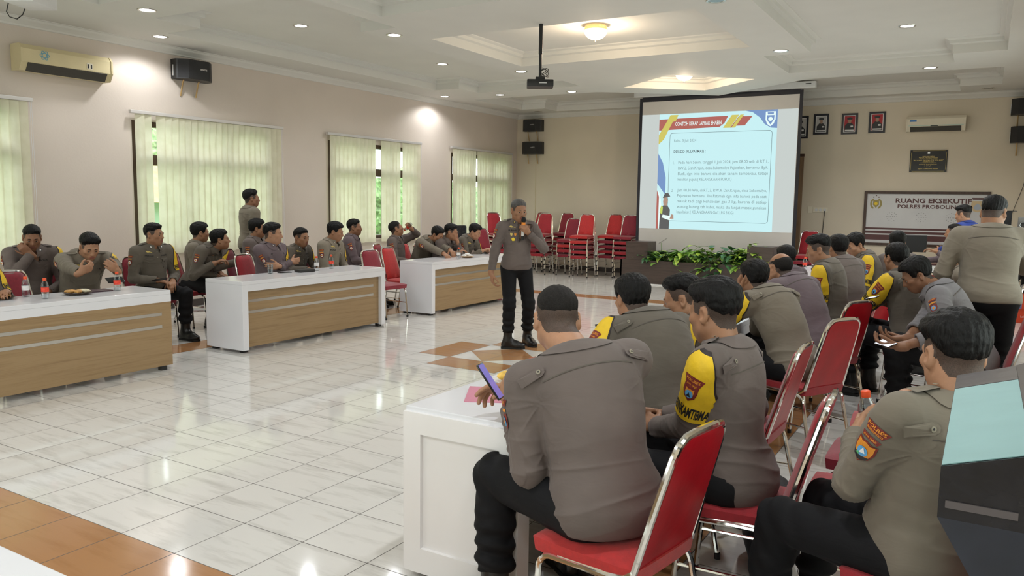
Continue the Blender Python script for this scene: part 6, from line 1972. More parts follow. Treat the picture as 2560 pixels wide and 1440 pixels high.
def armband(J, bvh, base, shirt, sd, sp):
    """yellow quilted sleeve cover with badge and lettering on the outer upper arm"""
    sh, el = J['S' + sd], J['E' + sd]
    k = 1 if sd == 'R' else -1
    s_ = J['s'] * (0.6 + 0.4 * sp.get('g', 1.0)) * 1.03
    w = _n(el - sh); Ln = np.linalg.norm(el - sh)
    out = sp.get('bo' + sd)
    out = np.asarray(out, float) if out is not None else J['R2'] * k + J['F2'] * 0.15
    out = _n(out - w * out.dot(w)); tn = np.cross(w, out)
    rows, cols = 18, 25
    vs, ok = {}, {}
    mb = MB()
    grid = []
    for i in range(rows):
        t = i / (rows - 1)
        ax = sh + w * Ln * (-0.10 + 0.90 * t) + (J['a2'] * 0.02 * (1 - t) if t < 0.3 else 0)
        half = 34 + 66 * min(1, t / 0.75) ** 0.8
        if t > 0.9: half -= (t - 0.9) * 120
        row = []
        for j in range(cols):
            a = R(half * (j / (cols - 1) * 2 - 1))
            d = _n(out * math.cos(a) + tn * math.sin(a) + (-w * 0.85 * (1 - t / 0.3) if t < 0.3 else 0))
            hit = bvh.ray_cast(Vector(ax + d * 0.16), Vector(-d), 0.16)
            far = hit[0] is None or (hit[0] - Vector(ax)).length > (0.105 if t < 0.3 else 0.078) * s_
            row.append(ax + d * (0.060 if hit[0] is None else (0.105 if t < 0.3 else 0.074)) * s_ if far else np.array(hit[0] + Vector(d) * 0.005))
        grid.append(row)
    g = [[p - base for p in r_] for r_ in grid]
    flat = [p for r_ in g for p in r_]
    fs, ms = [], []
    for i in range(rows - 1):
        for j in range(cols - 1):
            fs.append((i * cols + j, i * cols + j + 1, (i + 1) * cols + j + 1, (i + 1) * cols + j))
            ms.append(1 if (i == 0 or j == 0 or j == cols - 2) else (1 if i == rows - 2 and False else 0))
    # turned edge down to the sleeve
    rim = [(0, j) for j in range(cols)] + [(i, cols - 1) for i in range(1, rows)] + [(rows - 1, j) for j in range(cols - 2, -1, -1)] + [(i, 0) for i in range(rows - 2, 0, -1)]
    nb = len(flat)
    cen = np.mean(flat, 0)
    for i, j in rim:
        p = np.array(flat[i * cols + j])
        hit = bvh.find_nearest(Vector(p + base))
        flat.append(np.array(hit[0]) - base - np.array(hit[1]) * 0.002 if hit[0] is not None else p)
    for q in range(len(rim)):
        a, b = rim[q], rim[(q + 1) % len(rim)]
        fs.append((a[0] * cols + a[1], b[0] * cols + b[1], nb + (q + 1) % len(rim), nb + q)); ms.append(1)
    m = MB(); m.v = [tuple(p) for p in flat]; m.f = fs; m.m = ms
    if k < 0: pass
    ab = m.build('armband', [M_BAND, M_BANDB], shirt, smooth=60)
    ab['label'] = 'yellow quilted armband'
    me = ab.data
    vv = np.array([v.co for v in me.vertices]) + base
    bb = BVHTree.FromPolygons([tuple(p) for p in vv], [tuple(p.vertices) for p in me.polygons])
    D = Decals(bb)
    up = -w
    def at(t, a=0.0):
        ax = sh + w * Ln * (-0.10 + 0.90 * t)
        d = _n(out * math.cos(R(a)) + tn * math.sin(R(a)))
        return ax + d * 0.075, d
    o, n = at(0.42)
    D.poly('police_patch', fanp(0.055, 0.088, 0.048), o + up * 0.032, n, up, M_PATCHR, 0.0015, 3)
    D.poly('police_patch', shield(0.062, 0.080), o - up * 0.022, n, up, M_PATCHR, 0.0015, 3)
    D.poly('police_patch', shield(0.036, 0.048), o - up * 0.021, n, up, M_PATCHO, 0.0024, 3)
    D.poly('police_patch', [(0.017 * math.cos(a * .5), 0.020 * math.sin(a * .5)) for a in range(13)], o - up * 0.024, n, up, M_PATCHB, 0.0033, 2)
    D.poly('police_patch', [(-0.009, -0.010), (0.009, -0.010), (0.0, 0.012)], o - up * 0.026, n, up, M_PATCHK, 0.0040, 1)
    D.text('police_patch', 'POLRES', 0.062, 0.012, o + up * 0.040, n, up, M_PATCHO, 0.0026)
    D.text('police_patch', 'JAWA TIMUR', 0.046, 0.009, o + up * 0.020, n, up, M_PATCHO, 0.0026)
    # lettering follows the arm round
    vs, fs2 = fit_text('BHABINKAMTIBMAS', 2 * R(88), 0.050, bold=0.035)
    pts = []
    for v in vs:
        a = v.x * k * (1 if np.dot(np.cross(up, out), tn) * k > 0 else -1)
        ax = sh + w * Ln * (-0.10 + 0.90 * 0.84) + up * v.y
        d = _n(out * math.cos(a) + tn * math.sin(a))
        hit = bb.ray_cast(Vector(ax + d * 0.16), Vector(-d), 0.16)
        pts.append(None if hit[0] is None else hit[0] + Vector(d) * 0.0016)
    keep = [f for f in fs2 if all(pts[i] is not None for i in f)]
    used = sorted({i for f in keep for i in f}); ix = {i: n_ for n_, i in enumerate(used)}
    lm = MB(); lm.v = [tuple(pts[i] - Vector(base)) for i in used]; lm.f = [tuple(ix[i] for i in f) for f in keep]; lm.m = [0] * len(keep)
    if keep: lm.build('armband_lettering', M_INK, shirt, fix=False)
    D.build(base, shirt)

def dec(D, sp, J, base, sv):
    s = J['s']
    NK, a2, F2, R2_, W = J['N'], J['a2'], J['F2'], J['R2'], J['W']
    def chest(x, z): return W + a2 * (0.17 + z) * s + R2_ * x * s, F2
    ds = sp.get('dec', '')
    if 'F' in ds:      # front of the shirt: name tag, unit tag, rank tabs, pockets, placket
        for k in (-1, 1):
            o, n = chest(k * 0.082, -0.005)
            D.poly('chest_pocket#%d' % k, rectp(0.105, 0.10), o - a2 * 0.055, n, a2, SHIRTS[sp.get('shirt', 'brown')], 0.003, 3)
            D.poly('pocket_flap#%d' % k, [(-0.054, 0.02), (0.054, 0.02), (0.054, -0.012), (0, -0.022), (-0.054, -0.012)], o, n, a2, SHIRTS[sp.get('shirt', 'brown')], 0.006, 2)
            oc_ = NK - a2 * 0.022 * s + R2_ * k * 0.058 * s + F2 * 0.03
            D.poly('collar_tab#%d' % k, rectp(0.020, 0.030, 2), oc_, _n(F2 + a2 * 0.6), a2, M_PATCHK, 0.010, 1)
            D.poly('collar_tab#%d' % k, [(-0.006, -0.008), (0.006, -0.008), (0.006, 0.004), (0, 0.010), (-0.006, 0.004)], oc_, _n(F2 + a2 * 0.6), a2, M_GOLD if sp.get('rank') else M_WPRINT, 0.012, 1)
        o, n = chest(0.082, 0.045)
        D.text('name_tag', sp.get('name', 'POLRI'), 0.085, 0.018, o, n, a2, M_INK, 0.003, bold=0.03)
        o, n = chest(-0.082, 0.045)
        D.text('unit_tag', 'POLRI', 0.075, 0.017, o, n, a2, M_INK, 0.003, bold=0.03)
        if sp.get('rank') or 'W' in ds:
            o, n = chest(0.075, 0.09)
            D.poly('wing_badge', [(-0.040, -0.004), (-0.02, -0.014), (0, -0.010), (0.02, -0.014), (0.040, -0.004), (0.03, 0.006), (0.012, 0.006), (0, 0.018), (-0.012, 0.006), (-0.03, 0.006)], o, n, a2, M_GOLD, 0.003, 2)
        if sp.get('rank'):
            for x, m in ((0.058, M_PATCHO), (0.098, M_GOLD)):
                o, n = chest(x, -0.000)
                D.poly('pocket_badge#%s' % m.name, shield(0.024, 0.032), o, n, a2, m, 0.008, 1)
            o, n = chest(0.080, -0.052)
            D.poly('pocket_badge', [(0.019 * math.cos(R(a)), 0.021 * math.sin(R(a))) for a in range(90, 450, 72)], o, n, a2, M_YEL, 0.008, 1)
        for z in (0.09, 0.03, -0.03, -0.09, -0.15):
            o, n = chest(0, z)
            D.poly('shirt_button#%.2f' % z, [(0.006 * math.cos(a), 0.006 * math.sin(a)) for a in range(6)], o, n, a2, M_BTN, 0.003, 1)
        o, n = chest(0.017, -0.05)
        D.poly('placket', [(-0.002, -0.20), (0.002, -0.20), (0.002, 0.0), (0.002, 0.16), (-0.002, 0.16), (-0.002, 0.0)], o, n, a2, M_PATCHK if False else M_BTN, 0.0015, 1)
    if 'B' in ds:      # back of the shirt: yoke seam
        for k in (-1, 1):
            vs, fs = [], []
            for i in range(15):
                x = k * 0.155 * i / 14
                z = 0.222 - 0.012 * (i / 14) ** 2
                for dz in (0.0022, -0.0022): vs.append((-x, z + dz - 0.17))
            fs = [(2 * i, 2 * i + 1, 2 * i + 3, 2 * i + 2) for i in range(14)]
            D.press('yoke_seam#%d' % k, [(x * s, z * s) for x, z in vs], fs, W + a2 * 0.17 * s, -F2, a2, M_BTN if False else SEAM, 0.002, 0.2)
    for sd in ds:
        if sd in 'rl':   # shoulder strap tab with a button on the sleeve back, r right, l left
            k = 1 if sd == 'r' else -1
            S_ = J['S' + sd.upper()]; E_ = J['E' + sd.upper()]
            w = _n(E_ - S_)
            n = _n(-F2 * 0.9 + R2_ * k * 0.35 + a2 * 0.1)
            o = S_ - a2 * 0.015 * s - R2_ * k * 0.045 * s
            ax = _n(R2_ * -k + a2 * 0.22)
            D.poly('strap_tab#' + sd, [(-0.017, -0.055), (0.017, -0.055), (0.019, 0.03), (0.012, 0.045), (0, 0.049), (-0.012, 0.045), (-0.019, 0.03)], o, n, ax, SHIRTS[sp.get('shirt', 'brown')], 0.0075, 3)
            D.poly('strap_button#' + sd, [(0.0085 * math.cos(a * .5), 0.0085 * math.sin(a * .5)) for a in range(13)], o + ax * 0.028, n, ax, M_BTN, 0.012, 1)
            D.poly('strap_button#' + sd, [(0.0035 * math.cos(a * .7), 0.0035 * math.sin(a * .7)) for a in range(9)], o + ax * 0.028, n, ax, M_PATCHK, 0.013, 1)
        if sd in 'es':   # shoulder boards on top of the shoulders
            for k in (-1, 1):
                S_ = J['SR'] if k > 0 else J['SL']
                o = S_ * 0.62 + NK * 0.38 + a2 * 0.02
                ax = _n(NK - S_); ax = _n(ax - a2 * ax.dot(a2))
                D.poly('shoulder_board#%d' % k, [(-0.021, -0.05), (0.021, -0.05), (0.019, 0.038), (0, 0.052), (-0.019, 0.038)], o, _n(a2 + F2 * 0.05), ax, SHIRTS[sp.get('shirt', 'brown')], 0.0065, 3)
                D.poly('shoulder_button#%d' % k, [(0.008 * math.cos(a * .6), 0.008 * math.sin(a * .6)) for a in range(11)], o + ax * 0.036, _n(a2 + F2 * 0.05), ax, M_BTN, 0.011, 1)
        if sd in 'xy':   # embroidered sleeve badge: x right, y left
            k = 1 if sd == 'x' else -1
            S_ = J['SR'] if k > 0 else J['SL']; E_ = J['ER'] if k > 0 else J['EL']
            w = _n(E_ - S_)
            n = sp.get('pn')
            n = np.asarray(n, float) if n is not None else R2_ * k + F2 * 0.3
            n = _n(n - w * n.dot(w))
            o = S_ + w * 0.095 * s + n * 0.06
            up = -w
            if sp.get('bluepatch'):
                D.poly('sleeve_badge#' + sd, fanp(0.060, 0.090, 0.030), o + up * 0.050, n, up, M_PATCHR, 0.003, 3)
                D.poly('sleeve_badge#' + sd, fanp(0.058, 0.072, 0.016), o + up * 0.018, n, up, M_PATCHR, 0.003, 3)
                D.text('sleeve_badge#' + sd, 'POLRES', 0.070, 0.011, o + up * 0.056, n, up, M_PATCHO, 0.0045)
                D.text('sleeve_badge#' + sd, 'PROBOLINGGO', 0.060, 0.007, o + up * 0.043, n, up, M_PATCHO, 0.0045)
                D.text('sleeve_badge#' + sd, 'JAWA TIMUR', 0.052, 0.008, o + up * 0.018, n, up, M_PATCHO, 0.0045)
                D.poly('sleeve_badge#' + sd, shield(0.070, 0.082), o - up * 0.036, n, up, M_PATCHR, 0.003, 3)
                D.poly('sleeve_badge#' + sd, shield(0.060, 0.072), o - up * 0.036, n, up, M_PATCHO, 0.004, 3)
                D.poly('sleeve_badge#' + sd, [(-0.026, -0.012), (0.026, -0.012), (0.02, -0.024), (0, -0.034), (-0.02, -0.024)], o - up * 0.036, n, up, M_PATCHK, 0.005, 2)
                D.poly('sleeve_badge#' + sd, [(0.018 * math.cos(a * .5), 0.018 * math.sin(a * .5)) for a in range(13)], o - up * 0.036, n, up, M_PATCHB, 0.0055, 2)
                D.poly('sleeve_badge#' + sd, [(-0.008, -0.012), (0.012, -0.004), (0.0, 0.014)], o - up * 0.034, n, up, M_WPRINT, 0.0065, 1)
                D.poly('sleeve_badge#' + sd, [(-0.018, -0.016), (-0.004, -0.018), (-0.008, -0.006)], o - up * 0.036, n, up, M_GREENP, 0.0065, 1)
            else:
                D.poly('sleeve_badge#' + sd, fanp(0.045, 0.070, 0.026), o + up * 0.038, n, up, M_PATCHR, 0.003, 3)
                D.text('sleeve_badge#' + sd, 'POLRES', 0.052, 0.009, o + up * 0.040, n, up, M_PATCHO, 0.0045)
                D.poly('sleeve_badge#' + sd, fanp(0.045, 0.052, 0.012), o + up * 0.012, n, up, M_PATCHO, 0.003, 2)
                D.poly('sleeve_badge#' + sd, shield(0.054, 0.064), o - up * 0.030, n, up, M_PATCHR, 0.003, 3)
                D.poly('sleeve_badge#' + sd, [(0.017 * math.cos(a * .5), 0.019 * math.sin(a * .5)) for a in range(13)], o - up * 0.028, n, up, M_WPRINT if sd == 'x' else M_PATCHB, 0.0042, 2)
                D.poly('sleeve_badge#' + sd, [(0.009 * math.cos(a * .5), 0.010 * math.sin(a * .5)) for a in range(13)], o - up * 0.028, n, up, M_PATCHO, 0.005, 2)
SEAM = mat('dark stitched seam', (0.10, 0.085, 0.07), 0.8)
# ================================================================== the people, where they sit and stand
CAST = [
    dict(f=0, lean=12, hy=-5, hp=10, band='L', hR=(-3.48, 0.605, 0.8), hL=(-3.46, 0.845, 0.8), shirt='brown', res=0.011, label='seated officer cut off by the left edge, only a yellow armband showing', s=1.018, hz=0.53, x=-3.9, y=0.705),
    dict(f=-22, lean=10, hy=-25, hp=22, hR=(-4.725, 1.719, 1.01), eR=(0.2, -0.7, -0.9), dR=(-0.1, -0.7, 0.7), pR=(-0.84, 0.392, 0.375), cR=0.9, hL=(-4.635, 1.819, 0.62), band='L', shirt='brown', dec='Fxs', style='fade', hairm='', tt=0.016, ts=0.004, res=0.008, skin=2, g=1.05, name='OAKE', label='seated officer by the left wall rubbing his nose with one hand', s=1.093, hz=0.53, x=-4.95, y=1.839),
    dict(f=-12, lean=30, hy=-14, hp=26, g=1.15, belly=1.2, hs=1.05, hR=(-3.4, 1.6, 0.81), hL=(-3.36, 1.86, 0.81), eR=(-0.1, -1.0, -0.4), eL=(-0.1, 1.0, -0.4), cR=0.85, cL=0.85, dR=(0.35, 0.75, 0.45), dL=(0.3, -0.75, 0.45), pR=(-0.6, 0.5, 0.5), pL=(-0.6, -0.5, 0.5), thR=0.8, thL=0.8, band='L', dec='FxsW', shirt='khaki', style='fade', tt=0.03, ts=0.004, res=0.007, skin=1, name='WANCA', label='stout officer leaning over the nearest left table and looking at his phone', s=1.1, hz=0.53, x=-4.65, y=2.137),
    dict(f=-5, lean=4, hy=22, hp=2, hR=(-4.346, 2.864, 0.68), hL=(-4.312, 3.022, 0.66), cR=0.6, cL=0.6, band='L', dec='FxsW', shirt='olive', style='fade', tt=0.022, ts=0.004, res=0.007, skin=0, fR=(-4.155, 2.747, 0.0), fL=(-4.187, 3.071, 0.0), name='NASRULLAH', label='slim officer between the two nearest left tables, gazing towards the screen', s=1.048, hz=0.53, x=-4.6, y=2.947),
    dict(f=40, lean=4, hy=66, hp=4, shirt='khaki', dec='B', style='short', tt=0.026, res=0.009, label='officer seen from behind his shoulder in front of the wide blind, partly hidden', s=1.016, hz=0.53, x=-5.0, y=3.816),
    dict(f=12, lean=33, side=-4, hy=52, hp=-4, hL=(-4.534, 4.127, 0.8), hR=(-4.561, 3.774, 0.8), eL=(0.0, -1.0, -0.4), cL=0.5, cR=0.6, band='L', dec='xs', shirt='olive', style='short', tt=0.028, ts=0.006, res=0.007, skin=0, fR=(-4.663, 3.773, 0.0), fL=(-4.67, 3.996, 0.0), label='officer leaning his arm on the end of the middle left table, looking up', s=1.1, hz=0.53, x=-4.977, y=3.808),
    dict(sit=False, f=72, lean=2, hy=62, hp=0, shirt='khaki', dec='B', style='fade', tt=0.024, ts=0.004, res=0.008, skin=2, hR=(-5.081, 5.084, 1.02), hL=(-5.281, 5.181, 1.05), label='standing officer seen from behind against the wide blind', s=1.024, x=-5.263, y=4.912),
    dict(f=25, lean=3, hy=48, hp=2, shirt='brown', dec='xs', style='short', tt=0.028, res=0.009, label='officer half hidden behind the stout officer with folded arms', s=1.074, hz=0.53, x=-4.9, y=4.651),
    dict(f=10, lean=3, hy=34, hp=3, g=1.2, belly=1.3, hs=1.03, hR=(-3.768, 4.275, 0.83), hL=(-3.69, 4.005, 0.8), eR=(0.3, -0.0, -1.0), eL=(0.3, 0.0, -1.0), dR=(0.1, 1.0, 0.1), dL=(0.1, -1.0, 0.1), pR=(-1.0, 0.0, 0.0), pL=(-1.0, 0.0, 0.0), cR=0.4, cL=0.4, band='L', dec='Fxs', shirt='purple', style='fade', tt=0.026, ts=0.005, res=0.007, skin=1, name='ADITYA', label='stout officer with folded arms at the middle left table', s=1.033, hz=0.53, x=-3.98, y=4.096),
    dict(f=2, lean=8, hy=4, hp=6, hR=(-3.956, 4.747, 0.7), hL=(-3.963, 4.927, 0.7), band='L', dec='FxsW', shirt='olive', style='fade', tt=0.018, ts=0.004, res=0.007, skin=0, rank=0, name='SUGIONO', label='slim officer facing the camera behind the middle left table, two bottles before him', s=0.917, hz=0.53, x=-4.3, y=4.835),
    dict(f=12, lean=8, hy=30, hp=12, hR=(-3.655, 5.111, 0.66), hL=(-3.661, 5.233, 0.66), band='L', dec='FxsW', shirt='light', style='short', tt=0.028, ts=0.006, res=0.008, skin=0, name='INDRA', label='officer in pale khaki glancing down beside the third window', s=1.063, hz=0.53, x=-4.0, y=5.099),
    dict(f=28, lean=4, hy=34, hp=0, hR=(-4.318, 6.398, 0.66), hL=(-4.429, 6.565, 0.66), dec='xs', shirt='purple', style='fade', tt=0.02, ts=0.004, res=0.008, skin=2, label='officer in mauve shirt upright against the third window', s=1.05, hz=0.53, x=-4.7, y=6.307),
    dict(f=16, lean=-4, hy=52, hp=-14, hL=(-4.14, 7.103, 1.16), eL=(0.1, 1.0, -0.05), dL=(-0.3, -0.5, 0.6), pL=(0.5, -0.6, 0.0), cL=0.75, hR=(-3.978, 6.909, 0.66), band='L', dec='Fxs', shirt='brown', style='fade', hairm='crop', tt=0.006, ts=0.003, res=0.008, skin=0, name='YLN', label='crop-haired officer drinking from a small bottle by the third window', s=0.994, hz=0.53, x=-4.3, y=6.941),
    dict(f=-4, lean=32, hy=2, hp=28, g=1.08, hR=(-3.42, 7.0, 0.8), hL=(-3.3, 7.1, 0.81), eR=(-0.2, 1.0, -0.4), eL=(0.0, -1.0, -0.4), cR=0.6, cL=0.6, band='L', dec='Fxs', shirt='khaki', style='short', tt=0.024, res=0.008, skin=0, label='officer leaning low over the furthest left table, looking down', s=1.1, hz=0.53, x=-4.238, y=7.374),
    dict(f=8, lean=20, hy=20, hp=10, hL=(-3.605, 7.576, 0.961), eL=(0.4, 0.3, -1.0), dL=(-0.2, 0.0, 1.0), pL=(-1.0, 0.0, 0.0), cL=0.9, hR=(-3.543, 7.477, 0.8), dec='Fs', shirt='brown', style='fade', tt=0.028, ts=0.004, res=0.009, skin=0, label='officer at the furthest left table holding a hand to his mouth', s=1.018, hz=0.53, x=-3.95, y=7.5),
    dict(f=4, lean=24, hy=6, hp=22, hR=(-3.468, 8.071, 0.8), hL=(-3.458, 8.222, 0.8), band='L', dec='FxsW', shirt='olive', style='short', tt=0.028, res=0.009, skin=1, label='young officer looking down at the end of the furthest left table', s=1.057, hz=0.53, x=-3.95, y=8.088),
    dict(sit=False, f=-42, lean=1, hy=-36, hp=10, g=1.02, hR=(-1.081, 4.588, 0.8), dR=(0.1, 0.1, -1.0), cR=0.55, thR=0.5, hL=(-0.769, 4.852, 1.271), eL=(0.543, 0.453, -0.8), dL=(0.026, -0.699, 0.432), pL=(-0.931, 0.059, 0.139), cL=0.95, thL=0.7, dec='FxsW', rank=1, shirt='brown', style='fade', hairm='grey', tt=0.012, ts=0.003, res=0.006, skin=0, watch='L', name='PURWO', fR=(-0.947, 4.737, 0.0), fL=(-0.879, 5.052, 0.0), tR=(0.35, 0.15, 0.0), hand=1.05, belly=1.06, label='grey-haired officer standing in the middle and speaking into a microphone', s=0.972, x=-0.941, y=4.893),
    dict(hz=0.55, f=152, lean=24, tw=-20, hf=0.055, hd=-0.01, hy=128, hp=22, g=1.14, belly=1.25, hs=1.05, hL=(1.95, -0.02, 0.835), hR=(1.93, 0.13, 0.85), eL=(0.7, -0.6, -0.6), eR=(0.5, 0.8, -0.4), dL=(-0.45, 0.35, 0.55), dR=(-0.95, -0.35, 0.2), pL=(0.1, 0.9, 0.2), pR=(-0.1, -0.5, -0.8), cL=[0.55, 0.6, 0.65, 0.7], cR=[0.35, 0.5, 0.6, 0.6], thL=0.75, thR=0.6, dec='Blry', pn=(-0.75, -0.65, 0.0), shirt='brown', style='high', hairm='crop', tt=0.01, ts=0.003, res=0.004, skin=1, fL=(1.93, -0.09, 0.0), fR=(2.0, 0.4, 0.0), face=True, hand=1.05, fold=1.1, label='nearest officer, back to the camera, holding a phone above the pink folder', s=1.113, x=2.382, y=-0.057),
    dict(f=150, lean=30, hy=140, hp=10, g=1.18, belly=1.15, hL=(1.778, 1.201, 0.8), hR=(1.908, 1.427, 0.8), eL=(0.1, -1.0, -0.2), band='L', dec='Bl', shirt='olive', style='short', tt=0.026, ts=0.01, res=0.006, skin=0, label='stout officer leaning on the table beyond the nearest one, back to the camera', s=1.135, hz=0.53, x=2.205, y=1.14),
    dict(f=178, lean=26, hy=192, hp=16, hL=(1.975, 1.611, 0.8), hR=(1.981, 1.801, 0.8), eL=(0.5, -1.0, -0.2), band='L', dec='B', shirt='olive', style='high', tt=0.032, ts=0.004, res=0.006, skin=1, label='young officer in profile with a quiff, looking down to the left', s=1.051, hz=0.53, x=2.376, y=1.647),
    dict(shL=0.015, f=176, lean=6, hy=158, hp=10, g=1.02, hL=(2.3, 0.62, 0.655), hR=(2.27, 0.78, 0.66), eL=(0.6, -0.5, -1.0), eR=(0.5, 0.6, -1.0), cL=0.7, cR=0.7, dL=(-0.8, 0.5, 0.1), dR=(-0.8, -0.4, 0.1), pL=(0.3, 0.6, -0.5), pR=(0.3, -0.6, -0.5), thL=0.5, band='L', boL=(-0.15, -1.0, 0.1), dec='Blrs', shirt='brown', style='fade', tt=0.03, ts=0.005, res=0.005, skin=0, hs=1.05, label='officer with clasped hands and a yellow armband, behind the nearest officer', s=1.065, hz=0.53, x=2.67, y=0.549),
    dict(f=152, lean=34, hy=142, hp=4, hL=(1.99, 3.093, 0.991), hR=(2.064, 3.187, 0.991), eL=(-0.6, -0.3, -1.0), eR=(-0.6, 0.3, -1.0), dL=(0.0, 0.0, 1.0), dR=(0.0, 0.0, 1.0), pL=(0.5, 0.0, 0.0), pR=(0.5, 0.0, 0.0), band='L', dec='Blr', shirt='khaki', style='short', tt=0.028, ts=0.008, res=0.006, skin=0, label='officer resting elbows on the table with his hands before his face', s=1.153, hz=0.53, x=2.445, y=2.899),
    dict(f=152, lean=34, hy=146, hp=6, hL=(1.961, 4.101, 1.004), hR=(2.131, 4.201, 0.8), eL=(-0.5, -0.5, -1.0), dL=(0.0, 0.0, 1.0), pL=(0.6, 0.5, 0.0), dec='B', shirt='purple', style='bald', tt=0.005, ts=0.005, hairm='crop', res=0.006, skin=0, label='balding officer in a mauve shirt leaning on the table with a hand at his cheek', s=1.16, hz=0.53, x=2.402, y=3.943),
    dict(f=150, lean=14, hy=140, hp=4, shirt='purple', style='short', tt=0.024, res=0.012, skin=2, hL=(1.495, 5.773, 0.8), hR=(1.595, 5.946, 0.8), label='officer almost hidden behind the balding one, only dark hair showing', s=0.914, hz=0.53, x=1.892, y=5.659),
    dict(f=176, lean=10, hy=190, hp=16, hL=(2.064, 4.989, 0.84), hR=(2.014, 5.132, 0.82), eL=(0.6, -0.5, -1.0), band='LR', boL=(-0.2, -1.0, 0.1), dec='B', shirt='olive', style='high', tt=0.034, ts=0.004, res=0.006, skin=0, label='officer in profile with a yellow armband reading downwards, left of the sign board', s=1.16, hz=0.53, x=2.365, y=4.988),
    dict(f=150, lean=16, hy=126, hp=2, dec='B', shirt='brown', style='short', tt=0.028, res=0.009, hL=(2.026, 5.788, 0.8), hR=(2.126, 5.962, 0.8), label='officer seen from behind between the profile officer and the smiling one', s=1.16, hz=0.53, x=2.422, y=5.675),
    dict(f=196, lean=16, hy=224, hp=24, hL=(2.13, 6.709, 0.8), hR=(2.074, 6.901, 0.8), band='L', shirt='olive', dec='s', style='short', tt=0.028, res=0.007, skin=1, label='young officer turned towards the camera, looking down with a faint smile', s=1.16, hz=0.53, x=2.492, y=6.896),
    dict(f=158, lean=14, hy=132, hp=4, g=1.1, belly=1.1, hL=(2.766, 4.808, 0.84), hR=(2.762, 4.853, 0.8), eL=(-0.3, -0.9, -0.1), dL=(-0.2, 1.0, 0.1), band='L', dec='Bl', shirt='olive', style='short', tt=0.018, ts=0.006, res=0.006, skin=0, label='officer leaning his folded arms over a chair back, yellow armband, back turned', s=1.131, hz=0.53, x=3.032, y=4.614),
    dict(f=180, lean=28, hy=196, hp=32, hL=(3.02, 3.4, 0.66), hR=(3.03, 3.58, 0.66), eL=(0.7, -0.6, -0.6), eR=(0.5, 0.7, -0.6), dL=(-1.0, 0.25, -0.05), dR=(-1.0, -0.2, -0.05), pL=(0.2, 0.3, 0.9), pR=(0.0, 0.2, 0.9), cL=0.5, cR=0.5, rolled=1, dec='Bys', pn=(-0.4, -1.0, 0.0), shirt='grey', style='short', tt=0.028, ts=0.008, res=0.006, skin=2, label='officer in a blue grey shirt bent over the phone in his hands', s=1.16, hz=0.53, x=3.449, y=3.938),
    dict(f=140, lean=4, hy=100, hp=5, shirt='brown', style='short', tt=0.024, res=0.012, label='officer at the back, only tousled hair showing beside the black monitor', s=1.121, hz=0.53, x=2.704, y=7.07),
    dict(sit=False, f=100, lean=9, hy=74, hp=22, g=1.22, belly=1.2, hL=(3.236, 4.425, 0.98), hR=(3.537, 4.559, 1.2), eR=(1.037, -0.122, -0.5), eL=(-0.353, -0.875, -0.3), dec='B', shirt='light', style='fade', tt=0.02, ts=0.004, res=0.006, skin=0, label='large officer standing with his back turned at the right edge', s=1.031, x=3.518, y=4.211),
    dict(sit=False, f=150, lean=12, hy=158, hp=14, shirt='blue', style='high', tt=0.03, ts=0.004, res=0.009, skin=1, hL=(2.925, 10.436, 1.0), hR=(3.025, 10.61, 1.0), label='man in a royal blue shirt standing near the sign board', s=0.985, x=3.322, y=10.323),
    dict(f=175, lean=10, hy=180, hp=5, hz=0.66, hL=(2.92, 9.75, 1.0), shirt='purple', style='high', hairm='crop', tt=0.012, ts=0.003, res=0.009, skin=0, hR=(2.75, 10.2, 0.84), fR=(2.953, 10.255, 0.12), fL=(2.932, 10.016, 0.12), label='crop-haired man seated at the emblem desk reaching out one hand', s=0.989, x=3.242, y=10.11),
    dict(f=178, lean=16, hy=180, hp=12, shirt='light', navy=1, style='short', tt=0.022, res=0.01, skin=0, hL=(2.93, 7.55, 0.82), hR=(3.063, 6.163, 0.8), label='man in navy trousers mostly hidden by the large standing officer', s=1.085, hz=0.53, x=3.458, y=6.03),
    dict(f=160, tw=-24, lean=-11, hy=122, hp=10, g=1.2, belly=1.25, hs=1.06, hL=(3.13, 0.36, 0.83), hR=(3.26, 0.6, 0.93), eL=(-0.35, -0.25, -1.0), eR=(0.2, 0.8, -0.5), dL=(-0.0, 0.95, 0.15), dR=(-0.25, -0.9, 0.05), pL=(0.9, 0.1, 0.1), pR=(0.5, 0.0, -0.8), cL=[0.55, 0.6, 0.65, 0.65], cR=[0.4, 0.5, 0.55, 0.6], thL=0.5, thR=0.6, dec='Blrye', bluepatch=1, pn=(-0.5, -1.0, 0.1), shirt='khaki', style='fade', tt=0.028, ts=0.006, res=0.004, skin=1, fL=(2.85, 0.283, 0.0), fR=(2.979, 0.577, 0.0), fold=1.1, label='officer at the lower right corner opening a small water bottle', s=1.011, hz=0.53, x=3.361, y=0.225),
]
for _i, _sp in enumerate(CAST):
    person(_sp)
# ================================================================== chairs under the people, and the empty ones
chair(-3.920, 0.705, 0, 'red banquet chair of the officer cut off by the left edge', 0)
chair(-4.969, 1.846, -22, 'red banquet chair of the officer rubbing his nose', 1)
chair(-4.698, 2.148, -12, 'red banquet chair of the stout officer using a phone at the left table', 1)
chair(-4.619, 2.948, -5, 'red banquet chair of the slim officer between the two nearest left tables', 1)
chair(-5.015, 3.803, 40, 'red banquet chair behind the officer leaning on the middle left table, at the wide blind', 1)
chair(-4.996, 3.753, 12, 'red banquet chair left of the officer leaning on the end of the middle left table', 0)
chair(-4.918, 4.643, 25, 'red banquet chair of the officer half hidden behind folded arms', 1)
chair(-4.030, 4.087, 10, 'red banquet chair of the stout officer with folded arms', 0)
chair(-4.320, 4.835, 2, 'red banquet chair of the officer facing the camera behind two bottles', 0)
chair(-4.020, 5.095, 12, 'red banquet chair of the officer in pale khaki by the third window', 1)
